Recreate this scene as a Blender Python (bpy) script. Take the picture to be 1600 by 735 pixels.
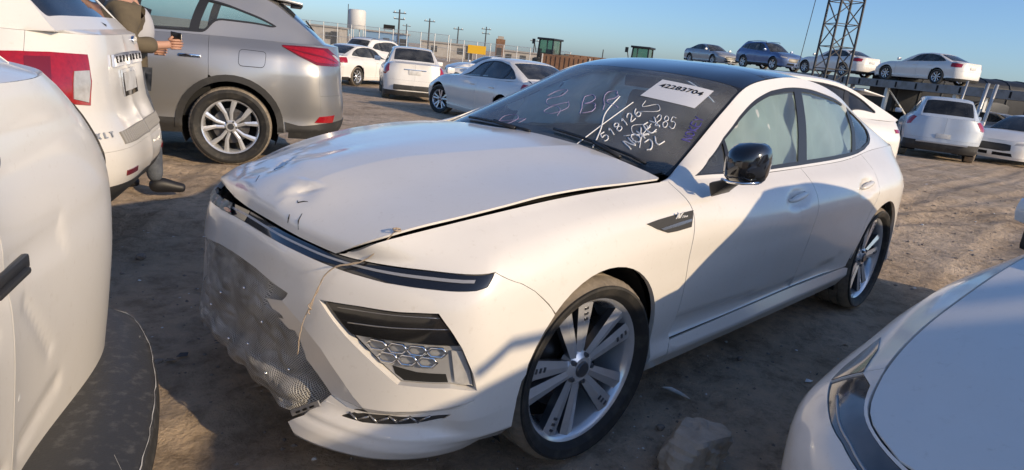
import bpy, bmesh, math, random
import numpy as np
from mathutils import Vector, Matrix, Euler
from mathutils.geometry import delaunay_2d_cdt
random.seed(7)
np.random.seed(7)
for _o in list(bpy.data.objects):
    bpy.data.objects.remove(_o, do_unlink=True)
SC = bpy.context.scene
COL = SC.collection
R = math.radians

# ------------------------------------------------------------------ camera
CAM_POS = (-1.724, -2.136, 1.377)
CAM_YAW, CAM_PITCH, CAM_ROLL, CAM_F = 0.800, 0.268, 0.108, 1031.3   # f in pixels of a 1600 px wide frame
_f = Vector((math.sin(CAM_YAW) * math.cos(CAM_PITCH), math.cos(CAM_YAW) * math.cos(CAM_PITCH), -math.sin(CAM_PITCH)))
_r = _f.cross(Vector((0, 0, 1))).normalized()
_u = _r.cross(_f)
_c, _s = math.cos(CAM_ROLL), math.sin(CAM_ROLL)
_r2, _u2 = _c * _r + _s * _u, -_s * _r + _c * _u
_m = Matrix((_r2, _u2, -_f)).transposed().to_4x4()
_m.translation = CAM_POS
cam_data = bpy.data.cameras.new('camera')
cam_data.sensor_fit = 'HORIZONTAL'
cam_data.sensor_width = 36.0
cam_data.lens = 36.0 * CAM_F / 1600.0
cam_data.clip_start = 0.02
cam_data.clip_end = 4000
cam = bpy.data.objects.new('camera', cam_data)
cam.matrix_world = _m
COL.objects.link(cam)
SC.camera = cam

# ------------------------------------------------------------------ light
SUN_EL, SUN_AZ = R(20.5), R(170.0)      # azimuth measured from +Y towards +X : where the sun stands
world = bpy.data.worlds.new('World')
SC.world = world
world.use_nodes = True
_n = world.node_tree
_sky = _n.nodes.new('ShaderNodeTexSky')
_sky.sky_type = 'NISHITA'
_sky.sun_disc = False
_sky.sun_elevation = SUN_EL
_sky.sun_rotation = SUN_AZ
_sky.altitude = 200
_sky.air_density = 0.8
_sky.dust_density = 1.1
_sky.ozone_density = 5.0
_bg = _n.nodes['Background']
_bg.inputs['Strength'].default_value = 0.084
_n.links.new(_sky.outputs[0], _bg.inputs[0])
sun_data = bpy.data.lights.new('sun', 'SUN')
sun_data.energy = 2.0
sun_data.angle = R(0.53)
sun_data.color = (1.0, 0.78, 0.51)
sun = bpy.data.objects.new('sun', sun_data)
_d = Vector((math.sin(SUN_AZ) * math.cos(SUN_EL), math.cos(SUN_AZ) * math.cos(SUN_EL), math.sin(SUN_EL)))
sun.rotation_euler = _d.to_track_quat('Z', 'Y').to_euler()
sun.location = (0, -20, 20)
COL.objects.link(sun)
SC.view_settings.view_transform = 'Standard'
SC.view_settings.look = 'None'
SC.view_settings.exposure = 1.05
SC.view_settings.gamma = 1.0
SC.view_settings.use_curve_mapping = False
SC.render.engine = 'CYCLES'
SC.cycles.use_denoising = True
SC.cycles.max_bounces = 10
SC.cycles.transparent_max_bounces = 16
SC.cycles.sample_clamp_indirect = 8
# ------------------------------------------------------------------ materials
def mat(name, col, rough=0.5, metal=0.0, coat=0.0, spec=0.5, noise=None, bump=None, trans=0.0, alpha=1.0, emit=None, var=None, coord='Object'):
    m = bpy.data.materials.new(name)
    m.use_nodes = True
    nt = m.node_tree
    b = nt.nodes['Principled BSDF']
    b.inputs['Base Color'].default_value = (*col, 1)
    b.inputs['Roughness'].default_value = rough
    b.inputs['Metallic'].default_value = metal
    b.inputs['Coat Weight'].default_value = coat
    b.inputs['Coat Roughness'].default_value = 0.06
    b.inputs['Specular IOR Level'].default_value = spec
    b.inputs['Transmission Weight'].default_value = trans
    b.inputs['Alpha'].default_value = alpha
    if emit:
        b.inputs['Emission Color'].default_value = (*emit[0], 1)
        b.inputs['Emission Strength'].default_value = emit[1]
    tc = nt.nodes.new('ShaderNodeTexCoord')
    if noise:                       # (second colour, scale, lo, hi [, detail])
        c2, sc, lo, hi = noise[:4]
        n = nt.nodes.new('ShaderNodeTexNoise')
        n.inputs['Scale'].default_value = sc
        n.inputs['Detail'].default_value = noise[4] if len(noise) > 4 else 6
        n.inputs['Roughness'].default_value = 0.62
        nt.links.new(tc.outputs[coord], n.inputs['Vector'])
        r = nt.nodes.new('ShaderNodeValToRGB')
        r.color_ramp.elements[0].position = lo
        r.color_ramp.elements[1].position = hi
        r.color_ramp.elements[0].color = (*col, 1)
        r.color_ramp.elements[1].color = (*c2, 1)
        nt.links.new(n.outputs['Fac'], r.inputs['Fac'])
        nt.links.new(r.outputs['Color'], b.inputs['Base Color'])
        if var:                     # roughness follows the same noise: (lo, hi)
            mr = nt.nodes.new('ShaderNodeMapRange')
            mr.inputs['From Min'].default_value = lo
            mr.inputs['From Max'].default_value = hi
            mr.inputs['To Min'].default_value = var[0]
            mr.inputs['To Max'].default_value = var[1]
            nt.links.new(n.outputs['Fac'], mr.inputs['Value'])
            nt.links.new(mr.outputs['Result'], b.inputs['Roughness'])
    if bump:                        # (scale, strength, distance)
        n2 = nt.nodes.new('ShaderNodeTexNoise')
        n2.inputs['Scale'].default_value = bump[0]
        n2.inputs['Detail'].default_value = 8
        nt.links.new(tc.outputs[coord], n2.inputs['Vector'])
        bp = nt.nodes.new('ShaderNodeBump')
        bp.inputs['Strength'].default_value = bump[1]
        bp.inputs['Distance'].default_value = bump[2]
        nt.links.new(n2.outputs['Fac'], bp.inputs['Height'])
        nt.links.new(bp.outputs['Normal'], b.inputs['Normal'])
    return m


def glass_mat(name, tint=(0.6, 0.68, 0.66), dirt=0.10, dirtcol=(0.55, 0.55, 0.52), refl=1.0):
    """thin automotive glass: fresnel mirror over a tinted see-through sheet with a film of dust"""
    m = bpy.data.materials.new(name)
    m.use_nodes = True
    nt = m.node_tree
    nt.nodes.clear()
    out = nt.nodes.new('ShaderNodeOutputMaterial')
    tr = nt.nodes.new('ShaderNodeBsdfTransparent')
    tr.inputs['Color'].default_value = (*tint, 1)
    gl = nt.nodes.new('ShaderNodeBsdfGlossy')
    gl.inputs['Roughness'].default_value = 0.015
    gl.inputs['Color'].default_value = (refl, refl, refl, 1)
    di = nt.nodes.new('ShaderNodeBsdfDiffuse')
    di.inputs['Color'].default_value = (*dirtcol, 1)
    fr = nt.nodes.new('ShaderNodeFresnel')
    fr.inputs['IOR'].default_value = 1.55
    no = nt.nodes.new('ShaderNodeTexNoise')
    no.inputs['Scale'].default_value = 3.0
    no.inputs['Detail'].default_value = 7
    tc = nt.nodes.new('ShaderNodeTexCoord')
    nt.links.new(tc.outputs['Object'], no.inputs['Vector'])
    mr = nt.nodes.new('ShaderNodeMapRange')
    mr.inputs['From Min'].default_value = 0.35
    mr.inputs['From Max'].default_value = 0.75
    mr.inputs['To Min'].default_value = dirt * 0.4
    mr.inputs['To Max'].default_value = dirt * 1.8
    nt.links.new(no.outputs['Fac'], mr.inputs['Value'])
    m1 = nt.nodes.new('ShaderNodeMixShader')
    nt.links.new(mr.outputs['Result'], m1.inputs[0])
    nt.links.new(tr.outputs[0], m1.inputs[1])
    nt.links.new(di.outputs[0], m1.inputs[2])
    m2 = nt.nodes.new('ShaderNodeMixShader')
    nt.links.new(fr.outputs[0], m2.inputs[0])
    nt.links.new(m1.outputs[0], m2.inputs[1])
    nt.links.new(gl.outputs[0], m2.inputs[2])
    nt.links.new(m2.outputs[0], out.inputs['Surface'])
    return m


def paint(name, col, dust, rough=.32, metal=0.0, coat=.6, amount=.5, seed=0.0, scratch=.0):
    """clear-coated paint under yard dust: broad film, fine specks, dried water marks, faint panel waviness"""
    m = mat(name, col, rough, metal, coat)
    nt = m.node_tree
    b = nt.nodes['Principled BSDF']
    tc = nt.nodes.new('ShaderNodeTexCoord')
    mp = nt.nodes.new('ShaderNodeMapping')
    mp.inputs['Location'].default_value = (seed, seed * 2, seed * 3)
    nt.links.new(tc.outputs['Object'], mp.inputs['Vector'])
    def nz(sc, det, lo, hi, a, b_):
        n = nt.nodes.new('ShaderNodeTexNoise')
        n.inputs['Scale'].default_value = sc
        n.inputs['Detail'].default_value = det
        n.inputs['Roughness'].default_value = .65
        nt.links.new(mp.outputs['Vector'], n.inputs['Vector'])
        r_ = nt.nodes.new('ShaderNodeMapRange')
        r_.inputs['From Min'].default_value = lo
        r_.inputs['From Max'].default_value = hi
        r_.inputs['To Min'].default_value = a
        r_.inputs['To Max'].default_value = b_
        nt.links.new(n.outputs['Fac'], r_.inputs['Value'])
        return r_.outputs['Result'], n
    f1, _ = nz(1.6, 7, .35, .72, .05, .55 * amount)
    f2, _ = nz(45, 5, .60, .74, 0, .55 * amount)
    f3, _ = nz(9, 8, .62, .70, 0, .28 * amount)
    def add(a, b_):
        x = nt.nodes.new('ShaderNodeMath'); x.operation = 'ADD'; x.use_clamp = True
        nt.links.new(a, x.inputs[0]); nt.links.new(b_, x.inputs[1])
        return x.outputs[0]
    f = add(add(f1, f2), f3)
    mx = nt.nodes.new('ShaderNodeMix'); mx.data_type = 'RGBA'
    mx.inputs['A'].default_value = (*col, 1)
    mx.inputs['B'].default_value = (*dust, 1)
    nt.links.new(f, mx.inputs['Factor'])
    nt.links.new(mx.outputs['Result'], b.inputs['Base Color'])
    rr = nt.nodes.new('ShaderNodeMapRange')
    rr.inputs['To Min'].default_value = rough
    rr.inputs['To Max'].default_value = .75
    nt.links.new(f, rr.inputs['Value'])
    nt.links.new(rr.outputs['Result'], b.inputs['Roughness'])
    cr = nt.nodes.new('ShaderNodeMapRange')
    cr.inputs['To Min'].default_value = .04
    cr.inputs['To Max'].default_value = .5
    nt.links.new(f, cr.inputs['Value'])
    nt.links.new(cr.outputs['Result'], b.inputs['Coat Roughness'])
    _, w = nz(3.2, 2, 0, 1, 0, 1)
    bp = nt.nodes.new('ShaderNodeBump')
    bp.inputs['Strength'].default_value = .05
    bp.inputs['Distance'].default_value = .015
    nt.links.new(w.outputs['Fac'], bp.inputs['Height'])
    nt.links.new(bp.outputs['Normal'], b.inputs['Normal'])
    return m


M = {}
M['white'] = paint('white_paint', (0.82, 0.795, 0.75), (0.52, 0.46, 0.38), .28, coat=.8, amount=.42)
M['white2'] = paint('pearl_white_paint', (0.78, 0.755, 0.705), (0.52, 0.46, 0.38), .30, amount=.40, seed=3.3)
M['silver'] = paint('silver_paint', (0.46, 0.45, 0.435), (0.42, 0.37, 0.30), .30, .75, .9, .5, 5.1)
M['grey_silver'] = paint('grey_silver_paint', (0.40, 0.41, 0.43), (0.42, 0.37, 0.30), .35, .4, .8, .6, 1.7)
M['blue'] = paint('blue_paint', (0.055, 0.13, 0.32), (0.40, 0.36, 0.30), .35, .3, .9, .5, 2.7)
M['ice'] = paint('ice_blue_paint', (0.50, 0.57, 0.66), (0.45, 0.41, 0.35), .35, 0, .8, .7, 4.7)
M['black'] = mat('gloss_black', (0.012, 0.012, 0.013), 0.12, coat=1.0)
M['satin'] = mat('satin_black', (0.02, 0.02, 0.021), 0.4)
M['plastic'] = mat('black_plastic', (0.030, 0.029, 0.028), 0.6, noise=((0.07, 0.065, 0.058), 6, 0.5, 0.8))
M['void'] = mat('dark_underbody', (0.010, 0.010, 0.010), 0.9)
M['rubber'] = mat('tyre_rubber', (0.022, 0.021, 0.020), 0.7, noise=((0.10, 0.088, 0.07), 11, 0.50, 0.85, 9), bump=(60, .2, .003))
M['dusty_rubber'] = mat('dusty_tyre_tread', (0.30, 0.25, 0.19), 0.9, noise=((0.12, 0.10, 0.08), 14, 0.40, 0.75), bump=(90, 0.3, 0.004))
M['alloy'] = mat('machined_alloy', (0.74, 0.75, 0.77), 0.20, metal=0.55, coat=.6, noise=((0.62, 0.61, 0.59), 8, 0.5, 0.8))
M['dark_alloy'] = mat('dark_alloy', (0.09, 0.095, 0.105), 0.32, metal=0.5, coat=0.4)
M['smoked_lens'] = mat('smoked_lens', (0.055, 0.052, 0.05), 0.10, coat=1.0, noise=((0.14, 0.13, 0.12), 5, 0.45, 0.75, 3))
M['scuffed'] = mat('scuffed_black_plastic', (0.040, 0.039, 0.037), 0.5, noise=((0.13, 0.125, 0.115), 34, 0.52, 0.82, 14), bump=(180, .25, .003))
M['chrome'] = mat('chrome', (0.72, 0.73, 0.75), 0.10, metal=1.0)
M['steel'] = mat('brake_steel', (0.25, 0.24, 0.23), 0.4, metal=1.0, noise=((0.14, 0.09, 0.06), 10, 0.5, 0.7))
M['red_lens'] = mat('red_lens', (0.36, 0.006, 0.010), 0.08, coat=1.0, spec=0.6, noise=((0.26, 0.004, 0.008), 40, .4, .7))
M['dark_red_lens'] = mat('dark_red_lens', (0.16, 0.006, 0.010), 0.12, coat=1.0)
M['clear_lens'] = mat('clear_lens', (0.46, 0.455, 0.45), 0.15, coat=1.0, noise=((0.36, 0.35, 0.34), 30, .4, .7))
M['amber'] = mat('amber_lens', (0.55, 0.18, 0.02), 0.2, coat=1.0)
M['lamp_silver'] = mat('lamp_silver', (0.42, 0.42, 0.42), 0.3, metal=0.35)
M['lamp_grey'] = mat('lamp_reflector', (0.35, 0.35, 0.36), 0.25, metal=0.8)
M['plate'] = mat('white_plate', (0.66, 0.65, 0.62), 0.5, noise=((0.5, 0.48, 0.44), 12, 0.45, 0.7))
M['seat'] = mat('grey_upholstery', (0.20, 0.20, 0.205), 0.8)
M['headliner'] = mat('pale_headliner', (0.55, 0.55, 0.52), 0.9)
M['airbag'] = mat('airbag_cloth', (0.84, 0.88, 0.88), 0.85, bump=(7, 0.5, 0.03))
def _translucent(m, w, col):
    nt = m.node_tree
    t_ = nt.nodes.new('ShaderNodeBsdfTranslucent')
    t_.inputs['Color'].default_value = (*col, 1)
    x = nt.nodes.new('ShaderNodeMixShader')
    x.inputs[0].default_value = w
    o = nt.nodes['Material Output']
    nt.links.new(nt.nodes['Principled BSDF'].outputs[0], x.inputs[1])
    nt.links.new(t_.outputs[0], x.inputs[2])
    nt.links.new(x.outputs[0], o.inputs['Surface'])
_translucent(M['airbag'], .55, (.92, .97, .97))
M['windscreen'] = glass_mat('windscreen_glass', (0.88, 0.95, 0.92), 0.17, (0.58, 0.57, 0.53))
M['glass'] = glass_mat('side_glass', (0.72, 0.84, 0.84), 0.07)
M['dark_glass'] = glass_mat('tinted_glass', (0.10, 0.12, 0.13), 0.05)
M['bg_glass'] = glass_mat('far_glass', (0.22, 0.26, 0.28), 0.10)
M['ink_black'] = mat('black_ink', (0.01, 0.01, 0.01), 0.6)
M['marker_white'] = mat('white_marker', (0.75, 0.75, 0.75), 0.7)
M['marker_blue'] = mat('blue_marker', (0.06, 0.05, 0.30), 0.6)
M['marker_purple'] = mat('violet_marker', (0.30, 0.26, 0.42), 0.7)
M['paper'] = mat('white_paper', (0.78, 0.77, 0.76), 0.6)


# ------------------------------------------------------------------ objects
def empty(name, loc=(0, 0, 0), rz=0.0, label=None, cat=None, group=None, kind=None, rot=None):
    o = bpy.data.objects.new(name, None)
    o.empty_display_size = 0.2
    o.location = loc
    o.rotation_euler = rot if rot else (0, 0, rz)
    COL.objects.link(o)
    tag(o, label, cat, group, kind)
    return o


def tag(o, label=None, cat=None, group=None, kind=None):
    if label: o['label'] = label
    if cat: o['category'] = cat
    if group: o['group'] = group
    if kind: o['kind'] = kind
    return o


def mesh_obj(name, verts, faces, m, parent=None, smooth=True, fm=None, sharp=None):
    me = bpy.data.meshes.new(name)
    me.from_pydata([tuple(map(float, v)) for v in verts], [], [tuple(map(int, f)) for f in faces])
    ms = m if isinstance(m, (list, tuple)) else [m]
    for x in ms:
        me.materials.append(M[x] if isinstance(x, str) else x)
    if fm is not None:
        me.polygons.foreach_set('material_index', np.array(fm, dtype=np.int32))
    me.polygons.foreach_set('use_smooth', [smooth] * len(me.polygons))
    me.update()
    if sharp is not None and smooth:
        me.set_sharp_from_angle(angle=R(sharp))
    o = bpy.data.objects.new(name, me)
    COL.objects.link(o)
    if parent is not None:
        o.parent = parent
    return o


class MB:
    """collects simple solids into one mesh"""
    def __init__(s):
        s.v, s.f, s.m = [], [], []

    def add(s, v, f, mi=0):
        b = len(s.v)
        s.v.extend([tuple(map(float, q)) for q in v])
        s.f.extend([tuple(b + i for i in q) for q in f])
        s.m.extend([mi] * len(f))
        return s

    def box(s, c, d, rot=None, mi=0, taper=1.0):
        x, y, z = d[0] / 2, d[1] / 2, d[2] / 2
        pts = [Vector((sx * x * (taper if sz > 0 else 1), sy * y * (taper if sz > 0 else 1), sz * z)) for sz in (-1, 1) for sx, sy in ((-1, -1), (1, -1), (1, 1), (-1, 1))]
        if rot is not None:
            mm = rot if isinstance(rot, Matrix) else Euler(rot).to_matrix()
            pts = [mm @ q for q in pts]
        pts = [q + Vector(c) for q in pts]
        return s.add(pts, [(3, 2, 1, 0), (4, 5, 6, 7), (0, 1, 5, 4), (1, 2, 6, 5), (2, 3, 7, 6), (3, 0, 4, 7)], mi)

    def bar(s, a, b, w, h=None, mi=0, up=(0, 0, 1)):
        a, b = Vector(a), Vector(b)
        h = w if h is None else h
        d = (b - a)
        L = d.length
        if L < 1e-6: return s
        d.normalize()
        u = Vector(up)
        if abs(d.dot(u)) > 0.98: u = Vector((1, 0, 0))
        sd = d.cross(u).normalized()
        u2 = sd.cross(d)
        pts = []
        for q in (a, b):
            for i, j in ((-1, -1), (1, -1), (1, 1), (-1, 1)):
                pts.append(q + sd * (i * w / 2) + u2 * (j * h / 2))
        return s.add(pts, [(0, 1, 2, 3), (7, 6, 5, 4), (0, 4, 5, 1), (1, 5, 6, 2), (2, 6, 7, 3), (3, 7, 4, 0)], mi)

    def tube(s, path, r, n=8, mi=0, cap=True):
        path = [Vector(p) for p in path]
        rs = r if isinstance(r, (list, tuple)) else [r] * len(path)
        rings = []
        prev = None
        for i, p in enumerate(path):
            t = (path[min(i + 1, len(path) - 1)] - path[max(i - 1, 0)])
            if t.length < 1e-9: t = Vector((0, 0, 1))
            t.normalize()
            if prev is None:
                a = t.orthogonal().normalized()
            else:
                a = (prev - t * prev.dot(t))
                a = a.normalized() if a.length > 1e-6 else t.orthogonal().normalized()
            prev = a
            b = t.cross(a)
            rings.append([p + (a * math.cos(k * 2 * math.pi / n) + b * math.sin(k * 2 * math.pi / n)) * rs[i] for k in range(n)])
        v = [q for ring in rings for q in ring]
        f = []
        for i in range(len(rings) - 1):
            for k in range(n):
                f.append((i * n + k, i * n + (k + 1) % n, (i + 1) * n + (k + 1) % n, (i + 1) * n + k))
        if cap:
            f.append(tuple(range(n - 1, -1, -1)))
            f.append(tuple((len(rings) - 1) * n + k for k in range(n)))
        return s.add(v, f, mi)

    def lathe(s, prof, n=48, axis='y', c=(0, 0, 0), mi=0, closed=False):
        """prof: (radius, along axis)"""
        v, f = [], []
        for r, a in prof:
            for k in range(n):
                t = 2 * math.pi * k / n
                q = {'y': (r * math.cos(t), a, r * math.sin(t)), 'z': (r * math.cos(t), r * math.sin(t), a), 'x': (a, r * math.cos(t), r * math.sin(t))}[axis]
                v.append((q[0] + c[0], q[1] + c[1], q[2] + c[2]))
        m_ = len(prof)
        for i in range(m_ if closed else m_ - 1):
            j = (i + 1) % m_
            for k in range(n):
                f.append((i * n + k, j * n + k, j * n + (k + 1) % n, i * n + (k + 1) % n))
        return s.add(v, f, mi)

    def prism(s, poly, a, b, axis='y', mi=0):
        """poly in the two other axes, extruded from a to b along axis"""
        n = len(poly)
        def P(q, t):
            return {'y': (q[0], t, q[1]), 'x': (t, q[0], q[1]), 'z': (q[0], q[1], t)}[axis]
        v = [P(q, a) for q in poly] + [P(q, b) for q in poly]
        f = [tuple(range(n)), tuple(range(2 * n - 1, n - 1, -1))]
        f += [(i, n + i, n + (i + 1) % n, (i + 1) % n) for i in range(n)]
        return s.add(v, f, mi)

    def xf(s, mtx):
        s.v = [tuple(mtx @ Vector(q)) for q in s.v]
        return s

    def obj(s, name, m, parent=None, smooth=False, sharp=None, bevel=None):
        o = mesh_obj(name, s.v, s.f, m, parent, smooth, s.m, sharp)
        bm = bmesh.new()
        bm.from_mesh(o.data)
        bmesh.ops.recalc_face_normals(bm, faces=bm.faces)
        if bevel:
            ed = [e for e in bm.edges if len(e.link_faces) == 2 and e.calc_face_angle(0) > 0.5]
            bmesh.ops.bevel(bm, geom=ed, offset=bevel, segments=2, profile=0.6, affect='EDGES', clamp_overlap=True)
        bm.to_mesh(o.data)
        bm.free()
        if bevel:
            o.data.polygons.foreach_set('use_smooth', [True] * len(o.data.polygons))
            o.data.set_sharp_from_angle(angle=R(40))
        return o


def copy_tree(o, parent=None, matmap=None):
    c = o.copy()
    COL.objects.link(c)
    c.parent = parent
    if matmap and c.type == 'MESH':
        for s_ in c.material_slots:
            if s_.material and s_.material.name in matmap:
                nm_ = s_.material.name
                s_.link = 'OBJECT'
                s_.material = M[matmap[nm_]]
    for ch in list(o.children):
        copy_tree(ch, c, matmap)
    return c


# ------------------------------------------------------------------ lofted sheets
def crom(ts, P, t):
    """non-uniform Catmull-Rom; ts (n,), P (n,...), t (N,)"""
    ts = np.asarray(ts, float)
    P = np.asarray(P, float)
    h = np.diff(ts)
    d = np.diff(P, axis=0) / h.reshape(-1, *([1] * (P.ndim - 1)))
    m = np.empty_like(P)
    m[0], m[-1] = d[0], d[-1]
    if len(ts) > 2:
        w0 = (h[1:] / (h[1:] + h[:-1])).reshape(-1, *([1] * (P.ndim - 1)))
        m[1:-1] = d[:-1] * w0 + d[1:] * (1 - w0)
    i = np.clip(np.searchsorted(ts, t, side='right') - 1, 0, len(ts) - 2)
    sh = (-1,) + (1,) * (P.ndim - 1)
    hh = h[i].reshape(sh)
    f = ((t - ts[i]) / h[i]).reshape(sh)
    f2, f3 = f * f, f * f * f
    return (2 * f3 - 3 * f2 + 1) * P[i] + (f3 - 2 * f2 + f) * hh * m[i] + (-2 * f3 + 3 * f2) * P[i + 1] + (f3 - f2) * hh * m[i + 1]


class Loft:
    """rows[v][k] -> 3D points; u runs along a row in metres, v is the row index"""
    def __init__(s, rows, creases=(), ts=None):
        s.P = np.array(rows, float)
        s.nr = s.P.shape[0]
        if ts is None:
            ch = np.linalg.norm(np.diff(s.P, axis=1), axis=2).mean(0)
            ts = np.concatenate([[0], np.cumsum(ch)])
        s.ts = np.asarray(ts, float)
        s.creases = set(creases)
        s.sv = np.linalg.norm(np.diff(s.P, axis=0), axis=2).mean()
        s.grid = None

    def ev(s, U, V):
        U = np.clip(np.atleast_1d(np.asarray(U, float)), s.ts[0], s.ts[-1])
        V = np.clip(np.atleast_1d(np.asarray(V, float)), 0, s.nr - 1)
        A = crom(s.ts, np.swapaxes(s.P, 0, 1), U)          # (N, nr, 3)
        A = np.swapaxes(A, 0, 1)
        d = np.diff(A, axis=0)
        h = np.linalg.norm(d, axis=2)[..., None] + 1e-4
        g = d / h
        ml = np.empty_like(A)
        mr = np.empty_like(A)
        ml[0] = mr[0] = g[0]
        ml[-1] = mr[-1] = g[-1]
        for i in range(1, s.nr - 1):
            if i in s.creases:
                ml[i], mr[i] = g[i - 1], g[i]
            else:
                w0 = h[i] / (h[i] + h[i - 1])
                ml[i] = mr[i] = g[i - 1] * w0 + g[i] * (1 - w0)
        i = np.minimum(V.astype(int), s.nr - 2)
        n = np.arange(len(U))
        f = (V - i)[:, None]
        f2, f3 = f * f, f * f * f
        hh = h[i, n]
        return (2 * f3 - 3 * f2 + 1) * A[i, n] + (f3 - 2 * f2 + f) * hh * mr[i, n] + (-2 * f3 + 3 * f2) * A[i + 1, n] + (f3 - f2) * hh * ml[i + 1, n]

    def nrm(s, U, V, out=None):
        e, ev = 2e-3, 2e-3 / s.sv
        a = s.ev(np.asarray(U) + e, V) - s.ev(np.asarray(U) - e, V)
        b = s.ev(U, np.asarray(V) + ev) - s.ev(U, np.asarray(V) - ev)
        n = np.cross(a, b)
        n /= np.linalg.norm(n, axis=1)[:, None] + 1e-12
        return n

    def inv(s, pts, axes=(0, 2), ur=None, vr=None):
        """find (u, v) whose two given coordinates are pts"""
        pts = np.atleast_2d(np.asarray(pts, float))
        ur = ur or (s.ts[0], s.ts[-1])
        vr = vr or (0, s.nr - 1)
        gu = np.linspace(ur[0], ur[1], 90)
        gv = np.linspace(vr[0], vr[1], 45 if vr[1] - vr[0] > .05 else 2)
        GU, GV = np.meshgrid(gu, gv)
        GU, GV = GU.ravel(), GV.ravel()
        G = s.ev(GU, GV)[:, list(axes)]
        d = ((pts[:, None, :] - G[None]) ** 2).sum(2)
        k = d.argmin(1)
        u, v = GU[k].copy(), GV[k].copy()
        for _ in range(12):
            p = s.ev(u, v)[:, list(axes)]
            e = 1e-3
            ju = (s.ev(u + e, v)[:, list(axes)] - p) / e
            jv = (s.ev(u, v + e)[:, list(axes)] - p) / e
            r_ = pts - p
            det = ju[:, 0] * jv[:, 1] - ju[:, 1] * jv[:, 0]
            det = np.where(np.abs(det) < 1e-6, 1e-6, det)
            du = (r_[:, 0] * jv[:, 1] - r_[:, 1] * jv[:, 0]) / det
            dv = (ju[:, 0] * r_[:, 1] - ju[:, 1] * r_[:, 0]) / det
            u = np.clip(u + np.clip(du, -.1, .1), *ur)
            v = np.clip(v + np.clip(dv, -.5, .5), *vr)
        return np.stack([u, v], 1)


def inpoly(pts, poly):
    x, y = pts[:, 0], pts[:, 1]
    c = np.zeros(len(pts), bool)
    n = len(poly)
    for i in range(n):
        x0, y0 = poly[i]
        x1, y1 = poly[(i + 1) % n]
        if y0 == y1: continue
        cr = ((y0 > y) != (y1 > y)) & (x < (x1 - x0) * (y - y0) / (y1 - y0) + x0)
        c ^= cr
    return c


def dense(poly, step, closed=True):
    out = []
    n = len(poly)
    for i in range(n if closed else n - 1):
        a, b = np.asarray(poly[i], float), np.asarray(poly[(i + 1) % n], float)
        k = max(1, int(math.ceil(np.linalg.norm(b - a) / step)))
        for j in range(k):
            out.append(a + (b - a) * j / k)
    if not closed: out.append(np.asarray(poly[-1], float))
    return np.array(out)


def clean(poly, eps=1e-4):
    out = []
    for q in poly:
        if not out or np.hypot(*(np.asarray(q) - out[-1])) > eps:
            out.append(np.asarray(q, float))
    while len(out) > 1 and np.hypot(*(out[0] - out[-1])) <= eps: out.pop()
    return np.array(out)


def area2(p):
    return 0.5 * np.sum(p[:, 0] * np.roll(p[:, 1], -1) - np.roll(p[:, 0], -1) * p[:, 1])


def inset(poly, g):
    p = np.asarray(poly, float)
    if abs(g) < 1e-9: return p
    sgn = 1 if area2(p) > 0 else -1
    e = np.roll(p, -1, 0) - p
    L = np.linalg.norm(e, axis=1)[:, None] + 1e-12
    n = np.stack([-e[:, 1], e[:, 0]], 1) / L * sgn
    m_ = n + np.roll(n, 1, 0)
    m_ /= (1 + np.sum(n * np.roll(n, 1, 0), 1))[:, None].clip(0.35)
    return p + m_ * g


def rnd(poly, r, n=4):
    """round the corners of a polygon"""
    p = [np.asarray(q, float) for q in poly]
    out = []
    k = len(p)
    rr = r if isinstance(r, (list, tuple)) else [r] * k
    for i in range(k):
        a, b, c = p[i - 1], p[i], p[(i + 1) % k]
        if rr[i] <= 0:
            out.append(b); continue
        la, lc = np.linalg.norm(a - b), np.linalg.norm(c - b)
        t = min(rr[i], la * 0.48, lc * 0.48)
        s_, e_ = b + (a - b) / la * t, b + (c - b) / lc * t
        for j in range(n + 1):
            f = j / n
            out.append((1 - f) ** 2 * s_ + 2 * f * (1 - f) * b + f * f * e_)
    return np.array(out)


def crv(pts, n=6):
    """smooth open curve through points"""
    p = np.asarray(pts, float)
    ts = np.concatenate([[0], np.cumsum(np.linalg.norm(np.diff(p, axis=0), axis=1))])
    t = np.concatenate([np.linspace(ts[i], ts[i + 1], n, endpoint=False) for i in range(len(p) - 1)] + [[ts[-1]]])
    return crom(ts, p, t)


def circ(c, r, a0=0, a1=360, n=24):
    return np.array([(c[0] + r * math.cos(R(a)), c[1] + r * math.sin(R(a))) for a in np.linspace(a0, a1, n)])


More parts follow.
